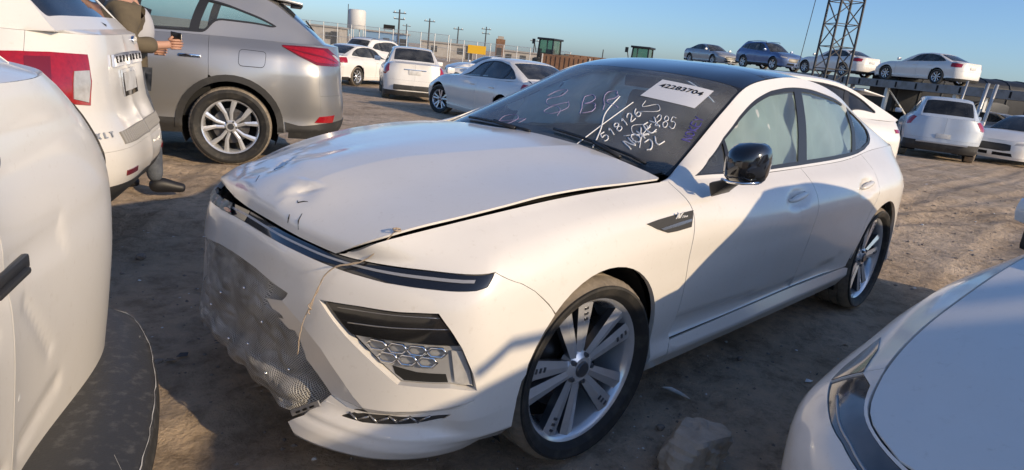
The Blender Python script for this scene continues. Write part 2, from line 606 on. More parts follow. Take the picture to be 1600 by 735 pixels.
def tri_fill(outline, holes=(), step=0.05, extra=None):
    """triangulate a 2D region with an even grid of inner points -> pts, tris, loops(list of index arrays)"""
    polys = [clean(dense(outline, step))] + [clean(dense(h, step)) for h in holes]
    pts, loops, edges = [], [], []
    for p in polys:
        b = len(pts)
        pts.extend(p)
        loops.append(np.arange(b, b + len(p)))
        edges.extend([(b + i, b + (i + 1) % len(p)) for i in range(len(p))])
    lo, hi = polys[0].min(0), polys[0].max(0)
    nx, ny = max(1, int((hi[0] - lo[0]) / step)), max(1, int((hi[1] - lo[1]) / step))
    gx, gy = np.meshgrid(lo[0] + (np.arange(nx) + .5) * (hi[0] - lo[0]) / nx, lo[1] + (np.arange(ny) + .5) * (hi[1] - lo[1]) / ny)
    g = np.stack([gx.ravel(), gy.ravel()], 1)
    if extra is not None and len(extra):
        g = np.concatenate([g, extra])
    k = inpoly(g, polys[0])
    for h in polys[1:]:
        k &= ~inpoly(g, h)
    g = g[k]
    if len(g):
        bp = np.array(pts)
        d = np.full(len(g), 1e9)
        for i in range(0, len(bp), 64):
            d = np.minimum(d, ((g[:, None, :] - bp[None, i:i + 64]) ** 2).sum(2).min(1))
        g = g[d > (0.35 * step) ** 2]
        pts.extend(g)
    ov, oe, of, orig, _, _ = delaunay_2d_cdt([Vector(q) for q in pts], edges, [], 0, 1e-7)
    P2 = np.array([(q.x, q.y) for q in ov])
    T = np.array([t for t in of if len(t) == 3])
    c = P2[T].mean(1)
    k = inpoly(c, polys[0])
    for h in polys[1:]:
        k &= ~inpoly(c, h)
    T = T[k]
    mp = {}
    for i, os_ in enumerate(orig):
        for q in os_: mp[q] = i
    loops = [np.array([mp[i] for i in l]) for l in loops]
    return P2, T, loops


def sheet_data(fn, nfn, P2, T, loops, wall=0.015, mirror=False, flip=False, offset=0.0):
    """one panel as arrays: surface + turned-in edge"""
    X = fn(P2)
    N = nfn(P2)
    if flip: N = -N
    X = X + N * offset
    v = [X]
    T = T.copy()
    fn_ = np.cross(X[T[:, 1]] - X[T[:, 0]], X[T[:, 2]] - X[T[:, 0]])
    bad = (fn_ * N[T].mean(1)).sum(1) < 0
    T[bad] = T[bad][:, [0, 2, 1]]
    faces = [tuple(t) for t in T]
    ln = [N[T].reshape(-1, 3)]
    if wall > 0:
        for li, L in enumerate(loops):
            k = len(L)
            top, bot = X[L], X[L] - N[L] * wall
            b = sum(len(q) for q in v)
            v += [top, bot]
            A2 = area2(P2[L])
            top2, bot2, L2 = np.roll(top, -1, 0), np.roll(bot, -1, 0), np.roll(L, -1)
            pn = np.cross(bot - top, top2 - top)
            d2 = P2[L2] - P2[L]
            n2 = np.stack([d2[:, 1], -d2[:, 0]], 1) * (1 if A2 > 0 else -1) * (1 if li == 0 else -1)
            n2 /= np.linalg.norm(n2, axis=1)[:, None] + 1e-9
            mid = (P2[L] + P2[L2]) / 2
            pin = fn(mid + n2 * 1e-3) - fn(mid)
            sg = np.where((pn * pin).sum(1) < 0, -1.0, 1.0)
            pn = pn * sg[:, None]
            pn /= np.linalg.norm(pn, axis=1)[:, None] + 1e-12
            for i in range(k):
                j = (i + 1) % k
                q = (b + i, b + k + i, b + k + j, b + j)
                faces.append(q if sg[i] > 0 else q[::-1])
            ln.append(np.repeat(pn, 4, axis=0))
    V = np.concatenate(v)
    ln = np.concatenate(ln)
    if mirror:
        V, faces, ln = mirror_data(V, faces, ln)
    return V, faces, ln


def mirror_data(V, faces, ln):
    V = V * [1, -1, 1]
    ln = ln * [1, -1, 1]
    nl, c = [], 0
    for f in faces:
        k = len(f)
        nl.append(ln[c:c + k][::-1])
        c += k
    return V, [tuple(f[::-1]) for f in faces], np.concatenate(nl)


def data_obj(name, data, m, parent):
    """data: list of (V, faces, loop normals)"""
    V, F, Nn, b = [], [], [], 0
    for v, f, n in data:
        V.append(v)
        F += [tuple(i + b for i in q) for q in f]
        Nn.append(n)
        b += len(v)
    o = mesh_obj(name, np.concatenate(V), F, m, parent, True)
    ln = np.concatenate(Nn)
    ln = ln / (np.linalg.norm(ln, axis=1)[:, None] + 1e-12)
    o.data.normals_split_custom_set([tuple(q) for q in ln])
    return o


def panel(name, loft, outline, m, parent, holes=(), step=0.06, wall=0.018, gap=0.0018, mirror=False, flip=False, offset=0.0, disp=None, cen=False):
    """one body panel cut out of a loft; outline/holes as (u, v) lists.
    mirror: False, True (other side), 'both' (two objects), 'join' (both sides in one object)"""
    S = np.array([1.0, loft.sv])
    o2 = inset(clean(np.asarray(outline, float) * S), gap)
    h2 = [inset(clean(np.asarray(h, float) * S), -gap) for h in holes]
    ex = []
    for c in loft.creases:
        for u in np.arange(o2[:, 0].min(), o2[:, 0].max(), step * .5):
            ex.append((u, c * loft.sv))
    P2, T, loops = tri_fill(o2, h2, step, np.array(ex) if ex else None)
    base = lambda q: loft.ev(q[:, 0], q[:, 1] / loft.sv)
    bn = lambda q: loft.nrm(q[:, 0], q[:, 1] / loft.sv)
    sg = -1 if flip else 1
    if disp:
        fn = lambda q: base(q) + sg * bn(q) * disp(base(q))[:, None]
        def nfn(q):
            e = 2e-3
            a = fn(q + [e, 0]) - fn(q - [e, 0])
            b = fn(q + [0, e]) - fn(q - [0, e])
            n = np.cross(a, b)
            return n / (np.linalg.norm(n, axis=1)[:, None] + 1e-12)
    else:
        fn, nfn = base, bn
    if mirror == 'join' or cen:
        nf0 = nfn
        def nfn(q):
            n = nf0(q)
            k = np.abs(fn(q)[:, 1]) < 2e-3
            n[k, 1] = 0
            return n / (np.linalg.norm(n, axis=1)[:, None] + 1e-12)
    d = sheet_data(fn, nfn, P2, T, loops, wall, False, flip, offset)
    if mirror == 'both':
        return [data_obj(name, [d], m, parent), data_obj(name, [mirror_data(*d)], m, parent)]
    if mirror == 'join':
        return data_obj(name, [d, mirror_data(*d)], m, parent)
    if mirror:
        d = mirror_data(*d)
    return data_obj(name, [d], m, parent)
# ------------------------------------------------------------------ shared car parts
def text_mesh(name, body, size, m, parent, pos, right, up, extrude=0.001, bold=0.0, align='CENTER', shear=0.0):
    cu = bpy.data.curves.new(name, 'FONT')
    cu.body = body
    cu.size = size
    cu.align_x = align
    cu.align_y = 'CENTER'
    cu.extrude = extrude
    cu.offset = bold
    cu.shear = shear
    cu.resolution_u = 3
    t = bpy.data.objects.new('tmp', cu)
    COL.objects.link(t)
    dg = bpy.context.evaluated_depsgraph_get()
    me = bpy.data.meshes.new_from_object(t.evaluated_get(dg))
    bpy.data.objects.remove(t, do_unlink=True)
    bpy.data.curves.remove(cu)
    me.name = name
    me.materials.clear()
    me.materials.append(M[m] if isinstance(m, str) else m)
    r_ = Vector(right).normalized()
    u_ = Vector(up)
    n_ = r_.cross(u_).normalized()
    u_ = n_.cross(r_)
    mt = Matrix((r_, u_, n_)).transposed().to_4x4()
    mt.translation = Vector(pos)
    me.transform(mt)
    o = bpy.data.objects.new(name, me)
    COL.objects.link(o)
    o.parent = parent
    return o


FONT = {  # stroke letters on a 1 x 1.4 box
 '0': [[(.5,0),(.1,.3),(.05,.8),(.3,1.3),(.65,1.35),(.92,.9),(.85,.3),(.5,0)]],
 '1': [[(.35,1.1),(.55,1.4),(.5,0)]],
 '2': [[(.08,1.05),(.3,1.38),(.75,1.35),(.85,1.0),(.45,.5),(.05,.05),(.95,.02)]],
 '5': [[(.85,1.38),(.2,1.35),(.15,.8),(.55,.88),(.9,.6),(.75,.1),(.35,-.02),(.05,.15)]],
 '6': [[(.8,1.35),(.35,1.05),(.08,.5),(.2,.05),(.6,-.02),(.88,.3),(.7,.65),(.25,.55)]],
 '8': [[(.5,.72),(.15,1.0),(.3,1.35),(.7,1.35),(.85,1.02),(.5,.72),(.1,.4),(.2,.02),(.7,0),(.9,.35),(.5,.72)]],
 'N': [[(.05,0),(.1,1.4),(.85,.02),(.95,1.4)]],
 'O': [[(.5,0),(.1,.3),(.05,.9),(.4,1.38),(.85,1.1),(.92,.5),(.5,0)]],
 'K': [[(.1,1.4),(.12,0)],[(.85,1.4),(.15,.65),(.95,.02)]],
 'E': [[(.9,1.4),(.1,1.38),(.1,.02),(.95,0)],[(.1,.72),(.75,.74)]],
 'Y': [[(.05,1.4),(.5,.75),(.95,1.4)],[(.5,.75),(.45,0)]],
 'B': [[(.1,0),(.15,1.4),(.7,1.3),(.75,.95),(.2,.75),(.8,.6),(.85,.15),(.1,0)]],
 'R': [[(.1,0),(.15,1.4),(.75,1.3),(.8,.9),(.2,.7),(.95,0)]],
 'J': [[(.3,1.4),(.85,1.4),(.75,.3),(.45,-.02),(.1,.2)]],
 'L': [[(.2,1.4),(.1,.03),(.85,0)]],
 'X': [[(.0,0),(1,1.4)],[(.1,1.4),(.9,0)]],
}


def wheel(name, parent, loc, side, r=0.34, w=0.235, rim_r=0.243, spokes=5, style='pair', steer=0.0, dusty=False, spin=0.0, cap='dark_alloy', face='alloy', inner='dark_alloy', lod=0):
    """side -1: outer face looks to -y. children: tyre, rim, hub_cap, brake_disc"""
    root = bpy.data.objects.new(name, None)
    COL.objects.link(root)
    root.parent = parent
    root.location = loc
    root.rotation_euler = (0, 0, steer)
    N = 180 if lod == 0 else (48 if lod == 1 else 28)
    hw = w / 2
    # ---- tyre: outer face at -hw*? built for outer = -y
    prof = [(rim_r * .985, -hw * .62), (rim_r * 1.02, -hw * .80), (rim_r + .022, -hw * .965), (rim_r + .026, -hw * 1.0), ((rim_r + r) / 2 + .006, -hw * 1.02), ((rim_r + r) / 2 + .009, -hw * 1.045), ((rim_r + r) / 2 + .018, -hw * 1.035), (r - .020, -hw * .97), (r - .008, -hw * .86), (r, -hw * .70)]
    tread = []
    if lod == 0:
        for g in (-.48, -.02, .45):
            tread += [(r, hw * (g - .05)), (r - .007, hw * (g - .04)), (r - .007, hw * (g + .04)), (r, hw * (g + .05))]
    full = prof + tread + [(q[0], -q[1]) for q in prof[::-1]]
    mb = MB()
    mb.lathe(full, N, 'y')
    nt = len(full)
    n_side = len(prof) - 1
    fm = []
    for i in range(nt - 1):
        tr_ = (n_side - 2) <= i < nt - 1 - (n_side - 2)
        fm += [1 if tr_ else 0] * N
    mb.m = fm
    if lod == 0:          # sipes across the shoulders
        v = mb.v
        for i in (len(prof) - 2, len(prof) - 1):
            for k in range(N):
                if k % 3 == 0:
                    for ii in (i, nt - 1 - i):
                        x, y, z = v[ii * N + k]
                        L = math.hypot(x, z)
                        s_ = (L - .006) / L
                        v[ii * N + k] = (x * s_, y, z * s_)
    if side > 0:
        mb.v = [(x, -y, z) for x, y, z in mb.v]
    mb.obj('tyre', ['rubber', 'dusty_rubber' if dusty else 'rubber'], root, smooth=True, sharp=50)
    # ---- rim barrel
    mb = MB()
    R0 = rim_r
    mb.lathe([(R0 * .90, hw * .5), (R0 * .90, -hw * .2), (R0 * .93, -hw * .5), (R0 * .955, -hw * .66), (R0 * .985, -hw * .74), (R0 * 1.02, -hw * .80), (R0 * 1.022, -hw * .72), (R0 * .99, -hw * .6)], N if lod < 2 else 24, 'y', mi=0)
    # ---- spokes
    yf = -hw * .66
    def spoke(a0, a1, w0, w1, r0, r1, d0, d1, mi_face, mi_side, th=.03, ridge=0.0):
        # a prism from hub to rim, angles at the two ends
        pts = []
        for (rr, aa, ww, dd) in ((r0, a0, w0, d0), (r1, a1, w1, d1)):
            cx, cz = rr * math.cos(aa), rr * math.sin(aa)
            tx, tz = -math.sin(aa), math.cos(aa)
            for sgn in (-1, 1):
                pts.append((cx + tx * sgn * ww / 2, yf + dd, cz + tz * sgn * ww / 2))
            pts.append((cx, yf + dd - ridge, cz))
            for sgn in (-1, 1):
                pts.append((cx + tx * sgn * ww * .75 / 2, yf + dd + th, cz + tz * sgn * ww * .75 / 2))
        mb.add(pts, [(0, 2, 7, 5)], mi_face)
        mb.add(pts, [(2, 1, 6, 7)], mi_face)
        mb.add(pts, [(0, 5, 8, 3), (1, 4, 9, 6), (3, 8, 9, 4)], mi_side)
    for k in range(spokes):
        b = 2 * math.pi * k / spokes + spin
        if style == 'hero':
            spoke(b - .30, b - .21, .036, .074, .045, R0 * .975, .018, .0, 1, 2, .035, .006)
            spoke(b + .30, b + .19, .034, .066, .045, R0 * .975, .014, .004, 1, 2, .035, .008)
            spoke(b - .03, b - .015, .012, .016, .05, R0 * .62, .026, .022, 2, 2, .03, .0)
            for q in (.74, .82, .90):
                rr = R0 * q
                aa = b - .30 + .10 * (rr - .045) / (R0 * .975 - .045)
                mb.box((rr * math.cos(aa), yf + .018 * (1 - q) - .0065, rr * math.sin(aa)), (.009, .002, .018), (0, -aa, 0), 2)
        elif style == 'pair':
            for s_ in (-1, 1):
                spoke(b + s_ * .16, b + s_ * .22, .032, .040, .05, R0 * .97, .018, .0, 1, 2, .03, .003)
        elif style == 'rx':
            for s_ in (-1, 1):
                spoke(b + s_ * .30, b + s_ * .20, .028, .034, .045, R0 * .55, .014, .004, 1, 2, .03, .005)
                spoke(b + s_ * .20, b + s_ * .31, .034, .052, R0 * .52, R0 * .975, .004, .0, 1, 2, .03, .005)
        else:
            spoke(b, b + .05, .030, .034, .05, R0 * .97, .015, .0, 1, 2, .03, .003)
    mb.lathe([(.0, yf - .002), (.045, yf - .002), (.062, yf + .010), (.066, yf + .05)], 20, 'y', mi=1)
    if side > 0:
        mb.v = [(x, -y, z) for x, y, z in mb.v]
    rim = mb.obj('rim', [face, face, inner, 'void'], root, smooth=True, sharp=35)
    # ---- cap, nuts, disc
    mb = MB()
    mb.lathe([(0, yf - .010), (.026, yf - .010), (.031, yf - .004), (.031, yf)], 20, 'y')
    for k in range(5):
        a = 2 * math.pi * (k + .5) / 5 + spin
        mb.lathe([(0, yf - .006), (.008, yf - .006), (.010, yf), (.010, yf + .02)], 8, 'y', c=(.052 * math.cos(a), 0, .052 * math.sin(a)))
    if side > 0:
        mb.v = [(x, -y, z) for x, y, z in mb.v]
    mb.obj('hub_cap', cap, root, smooth=True, sharp=40)
    if lod < 2:
        mb = MB()
        mb.lathe([(.05, .0), (R0 * .66, .0), (R0 * .66, .022), (.05, .022)], 40, 'y')
        mb.prism([(R0 * .35, .02), (R0 * .70, .03), (R0 * .70, .13), (R0 * .38, .12)], -.03, .03, 'y')
        if side > 0:
            mb.v = [(x, -y, z) for x, y, z in mb.v]
        mb.obj('brake_disc', 'steel', root, smooth=True, sharp=40)
        mb = MB()
        mb.lathe([(.01, .05), (R0 * .9, .05)], 32, 'y')
        if side > 0:
            mb.v = [(x, -y, z) for x, y, z in mb.v]
        mb.obj('inner_shield', 'void', root)
    return root


def liner(parent, x, zc, r, w0, w1):
    """black wheel housing, both sides"""
    for s_ in (-1, 1):
        v, f = [], []
        n = 20
        for i in range(n + 1):
            a = R(-25 + 230 * i / n)
            for ww in (w0, w1):
                v.append((x + r * math.cos(a), s_ * ww, zc + r * math.sin(a)))
        for i in range(n):
            f.append((2 * i, 2 * i + 1, 2 * i + 3, 2 * i + 2))
        b = len(v)
        v.append((x, s_ * w0, zc))
        for i in range(n):
            f.append((b, 2 * i, 2 * i + 2))
        mesh_obj('wheel_housing', v, f, 'void', parent, False)
# ------------------------------------------------------------------ ground
def dirt_mat():
    m = bpy.data.materials.new('dirt')
    m.use_nodes = True
    nt = m.node_tree
    b = nt.nodes['Principled BSDF']
    b.inputs['Roughness'].default_value = .95
    b.inputs['Specular IOR Level'].default_value = .15
    tc = nt.nodes.new('ShaderNodeTexCoord')
    def noise(sc, det, rough=.6, stretch=None):
        n = nt.nodes.new('ShaderNodeTexNoise')
        n.inputs['Scale'].default_value = sc
        n.inputs['Detail'].default_value = det
        n.inputs['Roughness'].default_value = rough
        if stretch:
            mp = nt.nodes.new('ShaderNodeMapping')
            mp.inputs['Rotation'].default_value = (0, 0, stretch[0])
            mp.inputs['Scale'].default_value = stretch[1]
            nt.links.new(tc.outputs['Object'], mp.inputs['Vector'])
            nt.links.new(mp.outputs['Vector'], n.inputs['Vector'])
        else:
            nt.links.new(tc.outputs['Object'], n.inputs['Vector'])
        return n
    def ramp(n, stops):
        r_ = nt.nodes.new('ShaderNodeValToRGB')
        while len(r_.color_ramp.elements) < len(stops): r_.color_ramp.elements.new(.5)
        for e, (p_, c) in zip(r_.color_ramp.elements, stops):
            e.position = p_
            e.color = (*c, 1)
        nt.links.new(n.outputs['Fac'], r_.inputs['Fac'])
        return r_
    def mix(a, b_, f, mode='MIX'):
        x = nt.nodes.new('ShaderNodeMix')
        x.data_type = 'RGBA'
        x.blend_type = mode
        nt.links.new(a, x.inputs['A'])
        nt.links.new(b_, x.inputs['B'])
        if isinstance(f, float): x.inputs['Factor'].default_value = f
        else: nt.links.new(f, x.inputs['Factor'])
        return x.outputs['Result']
    base = ramp(noise(.55, 9, .65), [(.32, (.40, .30, .205)), (.52, (.55, .43, .315)), (.72, (.68, .55, .42))])
    fine = ramp(noise(7, 12, .75), [(.28, (.38, .37, .35)), (.52, (1, 1, 1)), (.76, (1.35, 1.30, 1.24))])
    c = mix(base.outputs['Color'], fine.outputs['Color'], 1.0, 'MULTIPLY')
    # damp oil-dark patches and pale dusty wheel tracks, stretched along the lanes
    dark = ramp(noise(.8, 6, .6), [(.55, (0, 0, 0)), (.70, (1, 1, 1))])
    dk = nt.nodes.new('ShaderNodeRGB')
    dk.outputs[0].default_value = (.22, .155, .10, 1)
    mm_ = nt.nodes.new('ShaderNodeMath')
    mm_.operation = 'MULTIPLY'
    mm_.inputs[1].default_value = .55
    nt.links.new(dark.outputs['Color'], mm_.inputs[0])
    c = mix(c, dk.outputs[0], mm_.outputs[0])
    tr = ramp(noise(.9, 7, .6, (R(-26), (.35, 2.2, 1))), [(.50, (0, 0, 0)), (.66, (1, 1, 1))])
    pl = nt.nodes.new('ShaderNodeRGB')
    pl.outputs[0].default_value = (.64, .50, .36, 1)
    m2 = nt.nodes.new('ShaderNodeMath')
    m2.operation = 'MULTIPLY'
    m2.inputs[1].default_value = .45
    nt.links.new(tr.outputs['Color'], m2.inputs[0])
    c = mix(c, pl.outputs[0], m2.outputs[0])
    nt.links.new(c, b.inputs['Base Color'])
    n1, n2 = noise(14, 10, .7), noise(70, 6, .7)
    bp = nt.nodes.new('ShaderNodeBump')
    bp.inputs['Strength'].default_value = 1.0
    bp.inputs['Distance'].default_value = .05
    nt.links.new(n1.outputs['Fac'], bp.inputs['Height'])
    bp2 = nt.nodes.new('ShaderNodeBump')
    bp2.inputs['Strength'].default_value = .7
    bp2.inputs['Distance'].default_value = .006
    nt.links.new(n2.outputs['Fac'], bp2.inputs['Height'])
    nt.links.new(bp.outputs['Normal'], bp2.inputs['Normal'])
    nt.links.new(bp2.outputs['Normal'], b.inputs['Normal'])
    return m
M['dirt'] = dirt_mat()
_VT = {}
def vnoise(x, y, seed):
    if seed not in _VT: _VT[seed] = np.random.RandomState(seed).rand(128, 128)
    T_ = _VT[seed]
    xi, yi = np.floor(x).astype(int), np.floor(y).astype(int)
    fx, fy = x - xi, y - yi
    fx, fy = fx * fx * (3 - 2 * fx), fy * fy * (3 - 2 * fy)
    g = lambda a, b_: T_[a % 128, b_ % 128]
    return (g(xi, yi) * (1 - fx) + g(xi + 1, yi) * fx) * (1 - fy) + (g(xi, yi + 1) * (1 - fx) + g(xi + 1, yi + 1) * fx) * fy - .5
def fall(x, y):
    """the yard drops gently away from the near rows"""
    t = np.maximum(0, (np.asarray(x) + 1.724) * .717 + (np.asarray(y) + 2.136) * .697 - 7.0)
    return np.maximum(-.0225 * t * t / (t + 2.0), -.36)
def ground_z(x, y):
    a = R(-26)
    xr, yr = x * math.cos(a) + y * math.sin(a), -x * math.sin(a) + y * math.cos(a)
    z = .020 * vnoise(x * .9 + 7, y * .9 + 3, 1) + .014 * vnoise(x * 2.6, y * 2.6, 2) + .013 * vnoise(x * 6.5, y * 6.5, 3) + .009 * vnoise(x * 13, y * 13, 5)
    z += .016 * vnoise(xr * .35, yr * 2.2, 4)
    z = np.clip(z, -.03, .02)
    for ang, c, w_, dp in ((-20, 2.1, .11, .022), (-20, 2.65, .10, .018), (-8, 1.3, .10, .020), (-8, .75, .10, .020), (3, -.2, .12, .022), (3, -1.55, .12, .020), (-14, 4.2, .13, .022), (-14, 5.6, .12, .020), (60, 1.9, .12, .018), (60, 3.4, .12, .018), (62, 4.6, .12, .015)):
        a = R(ang)
        u_ = x * math.cos(a) + y * math.sin(a)
        q = -x * math.sin(a) + y * math.cos(a) - c + .12 * np.sin(u_ * .5 + c * 3)
        k = np.exp(-(q / w_) ** 2) - .55 * np.exp(-((np.abs(q) - w_ * 1.9) / (w_ * .6)) ** 2)
        z = z - dp * k * (.6 + .8 * np.clip(vnoise(u_ * .6 + c, y * 0 + c, 6) + .5, 0, 1)) * (1 + .25 * np.sign(np.sin(u_ * 52)) * (np.abs(q) < w_))
    return np.clip(z, -.035, .022) - .006 + fall(x, y)
def _axis(lo, hi, c0, c1, st):
    a = list(np.arange(c0, c1, st))
    s_, x = st, c1
    while x < hi:
        a.append(x); s_ *= 1.16; x += s_
    a.append(hi)
    s_, x = st, c0
    b_ = []
    while x > lo:
        s_ *= 1.16; x -= s_; b_.append(max(x, lo))
    return np.array(sorted(set(b_ + a)))
gx_a, gy_a = _axis(-900, 900, -1.8, 9, .05), _axis(-900, 900, -2.2, 6.5, .05)
GX, GY = np.meshgrid(gx_a, gy_a, indexing='ij')
GZ = ground_z(GX, GY)
_nx, _ny = len(gx_a), len(gy_a)
_gv = np.stack([GX.ravel(), GY.ravel(), GZ.ravel()], 1)
_ii, _jj = np.meshgrid(np.arange(_nx - 1), np.arange(_ny - 1), indexing='ij')
_a = (_ii * _ny + _jj).ravel()
_gf = np.stack([_a, _a + _ny, _a + _ny + 1, _a + 1], 1)
gme = bpy.data.meshes.new('ground')
gme.vertices.add(len(_gv))
gme.vertices.foreach_set('co', _gv.ravel())
gme.loops.add(len(_gf) * 4)
gme.loops.foreach_set('vertex_index', _gf.ravel().astype(np.int32))
gme.polygons.add(len(_gf))
gme.polygons.foreach_set('loop_start', np.arange(0, len(_gf) * 4, 4, dtype=np.int32))
gme.polygons.foreach_set('use_smooth', np.ones(len(_gf), bool))
gme.update(calc_edges=True)
gme.materials.append(M['dirt'])
ground = bpy.data.objects.new('ground', gme)
COL.objects.link(ground)
tag(ground, kind='structure')
# ------------------------------------------------------------------ the crashed white saloon : x runs to its tail, its left side is at -y
HERO_K = 16
_hr = [
 # row 0  lip / rocker bottom
 [(-.910,0,.190),(-.890,.30,.190),(-.840,.56,.192),(-.720,.73,.195),(-.55,.82,.200),(-.40,.845,.205),(0,.86,.21),(.42,.87,.212),(1.1,.865,.208),(1.75,.865,.21),(2.42,.87,.22),(2.84,.87,.23),(3.28,.86,.24),(3.60,.77,.23),(3.80,.60,.22),(3.86,0,.22)],
 [(-.890,0,.255),(-.870,.30,.255),(-.825,.58,.255),(-.720,.77,.255),(-.55,.88,.260),(-.43,.91,.265),(0,.92,.29),(.42,.91,.285),(1.1,.905,.275),(1.75,.905,.28),(2.42,.915,.295),(2.84,.92,.30),(3.28,.91,.28),(3.60,.82,.27),(3.83,.60,.27),(3.90,0,.27)],
 [(-.875,0,.340),(-.860,.30,.340),(-.810,.57,.340),(-.710,.775,.335),(-.55,.90,.340),(-.42,.922,.35),(0,.93,.38),(.45,.885,.355),(1.1,.878,.345),(1.75,.88,.35),(2.40,.91,.365),(2.84,.93,.38),(3.28,.90,.36),(3.56,.79,.36),(3.85,.60,.36),(3.93,0,.36)],
 [(-.865,0,.480),(-.850,.30,.480),(-.800,.56,.480),(-.700,.775,.480),(-.55,.905,.480),(-.41,.93,.50),(0,.935,.52),(.45,.905,.50),(1.1,.895,.47),(1.75,.90,.49),(2.40,.93,.52),(2.84,.94,.52),(3.28,.90,.50),(3.56,.79,.50),(3.85,.60,.50),(3.94,0,.50)],
 [(-.850,0,.620),(-.835,.30,.620),(-.790,.56,.620),(-.690,.77,.620),(-.55,.905,.620),(-.40,.925,.64),(0,.932,.66),(.45,.918,.66),(1.1,.918,.65),(1.75,.922,.66),(2.40,.93,.66),(2.84,.938,.665),(3.28,.895,.66),(3.56,.78,.65),(3.84,.58,.65),(3.92,0,.65)],
 [(-.828,0,.727),(-.815,.30,.727),(-.762,.56,.724),(-.665,.76,.722),(-.535,.893,.722),(-.40,.912,.74),(0,.922,.78),(.45,.922,.80),(1.1,.925,.80),(1.75,.928,.805),(2.40,.93,.815),(2.84,.93,.82),(3.28,.885,.82),(3.56,.76,.81),(3.84,.55,.80),(3.91,0,.80)],
 [(-.803,0,.774),(-.789,.30,.762),(-.738,.56,.760),(-.637,.74,.768),(-.503,.878,.778),(-.40,.885,.80),(0,.885,.87),(.45,.885,.89),(1.1,.885,.885),(1.75,.885,.89),(2.40,.885,.90),(2.84,.865,.92),(3.28,.815,.93),(3.57,.71,.93),(3.85,.52,.93),(3.93,0,.93)],
 [(-.800,0,.785),(-.785,.30,.772),(-.746,.54,.776),(-.700,.645,.834),(-.491,.725,.891),(-.331,.745,.914),(0,.765,.945),(.45,.78,.962),(1.1,.80,.958),(1.75,.80,.967),(2.40,.79,.985),(2.84,.76,1.02),(3.28,.72,1.03),(3.60,.66,1.02),(3.84,.50,1.0),(3.93,0,1.0)],
]
HB = Loft([[(x, -w, z) for x, w, z in r_] for r_ in _hr], creases=(1, 2))
_hood_edge = [(-.752,.49,.757),(-.742,.57,.795),(-.699,.645,.834),(-.624,.69,.864),(-.491,.725,.891),(-.331,.745,.916),(-.173,.755,.938),(-.02,.763,.950),(.28,.772,.957),(.48,.775,.962)]
_hood_mid = [(-.784,.29,.764),(-.772,.33,.803),(-.715,.37,.847),(-.640,.40,.877),(-.504,.42,.908),(-.336,.43,.934),(-.17,.44,.953),(-.02,.45,.966),(.289,.46,.984),(.52,.46,.999)]
_hood_in = [(-.794,.14,.772),(-.784,.17,0.822),(-.725,.19,0.874),(-.645,.19,0.906),(-.504,.175,0.936),(-.336,.18,0.962),(-.17,.21,0.978),(-.02,.235,0.989),(.289,.28,1.006),(.54,.30,1.012)]
_hood_c = [(-.800,0,.779),(-.790,0,0.828),(-.730,0,0.877),(-.65,0,0.909),(-.504,0,0.938),(-.336,0,0.963),(-.17,0,0.980),(-.02,0,0.992),(.289,0,1.010),(.55,0,1.018)]
_hood_inr = [(-.785,.14,.781),(-.775,.17,.818),(-.72,.19,.858),(-.64,.19,.883),(-.504,.175,.912),(-.336,.18,.945),(-.17,.21,.967),(-.02,.235,.981),(.289,.28,1.000),(.54,.30,1.006)]
_hood_midr = [(-.765,.27,.787),(-.755,.30,.808),(-.705,.34,.832),(-.63,.37,.850),(-.504,.40,.876),(-.336,.42,.915),(-.17,.43,.946),(-.02,.44,.965),(.289,.46,.990),(.52,.46,.999)]
_hood_edger = [(-.725,.42,.785),(-.705,.48,.776),(-.670,.54,.770),(-.610,.60,.774),(-.490,.66,.799),(-.336,.695,.852),(-.17,.725,.893),(-.02,.745,.920),(.289,.765,.955),(.50,.775,.965)]
def _mir(rows):
    L = [[(x, -w, z) for x, w, z in r_] for r_ in rows]
    return L + [[(x, w, z) for x, w, z in r_] for r_ in rows[-2::-1]]
HH = Loft([[(x, -w, z) for x, w, z in r_] for r_ in (_hood_edge, _hood_mid, _hood_in, _hood_c)] + [_hood_inr, _hood_midr, _hood_edger], creases=(2, 4))
# screen, roof, backlight : columns run rearwards, rows across
_tx_c = [(.50,0,1.0),(.75,0,1.12),(1.05,0,1.265),(1.32,0,1.375),(1.60,0,1.425),(1.90,0,1.442),(2.30,0,1.428),(2.70,0,1.37),(3.10,0,1.25),(3.45,0,1.105),(3.62,0,1.04)]
_tx_m = [(.52,.35,.995),(.77,.34,1.113),(1.07,.32,1.255),(1.34,.31,1.368),(1.61,.31,1.418),(1.90,.31,1.434),(2.30,.31,1.420),(2.70,.30,1.360),(3.10,.30,1.242),(3.45,.31,1.10),(3.62,.32,1.037)]
_tx_q = [(.56,.62,.982),(.83,.57,1.105),(1.12,.515,1.24),(1.38,.48,1.352),(1.63,.48,1.402),(1.90,.48,1.417),(2.30,.47,1.404),(2.70,.46,1.342),(3.10,.46,1.224),(3.45,.48,1.085),(3.62,.50,1.03)]
_tx_e = [(.60,.72,.965),(.89,.655,1.095),(1.17,.60,1.225),(1.42,.562,1.335),(1.65,.558,1.385),(1.90,.560,1.400),(2.30,.555,1.386),(2.70,.545,1.322),(3.10,.545,1.205),(3.45,.58,1.07),(3.62,.62,1.02)]
HT = Loft(_mir([_tx_e, _tx_q, _tx_m, _tx_c]))
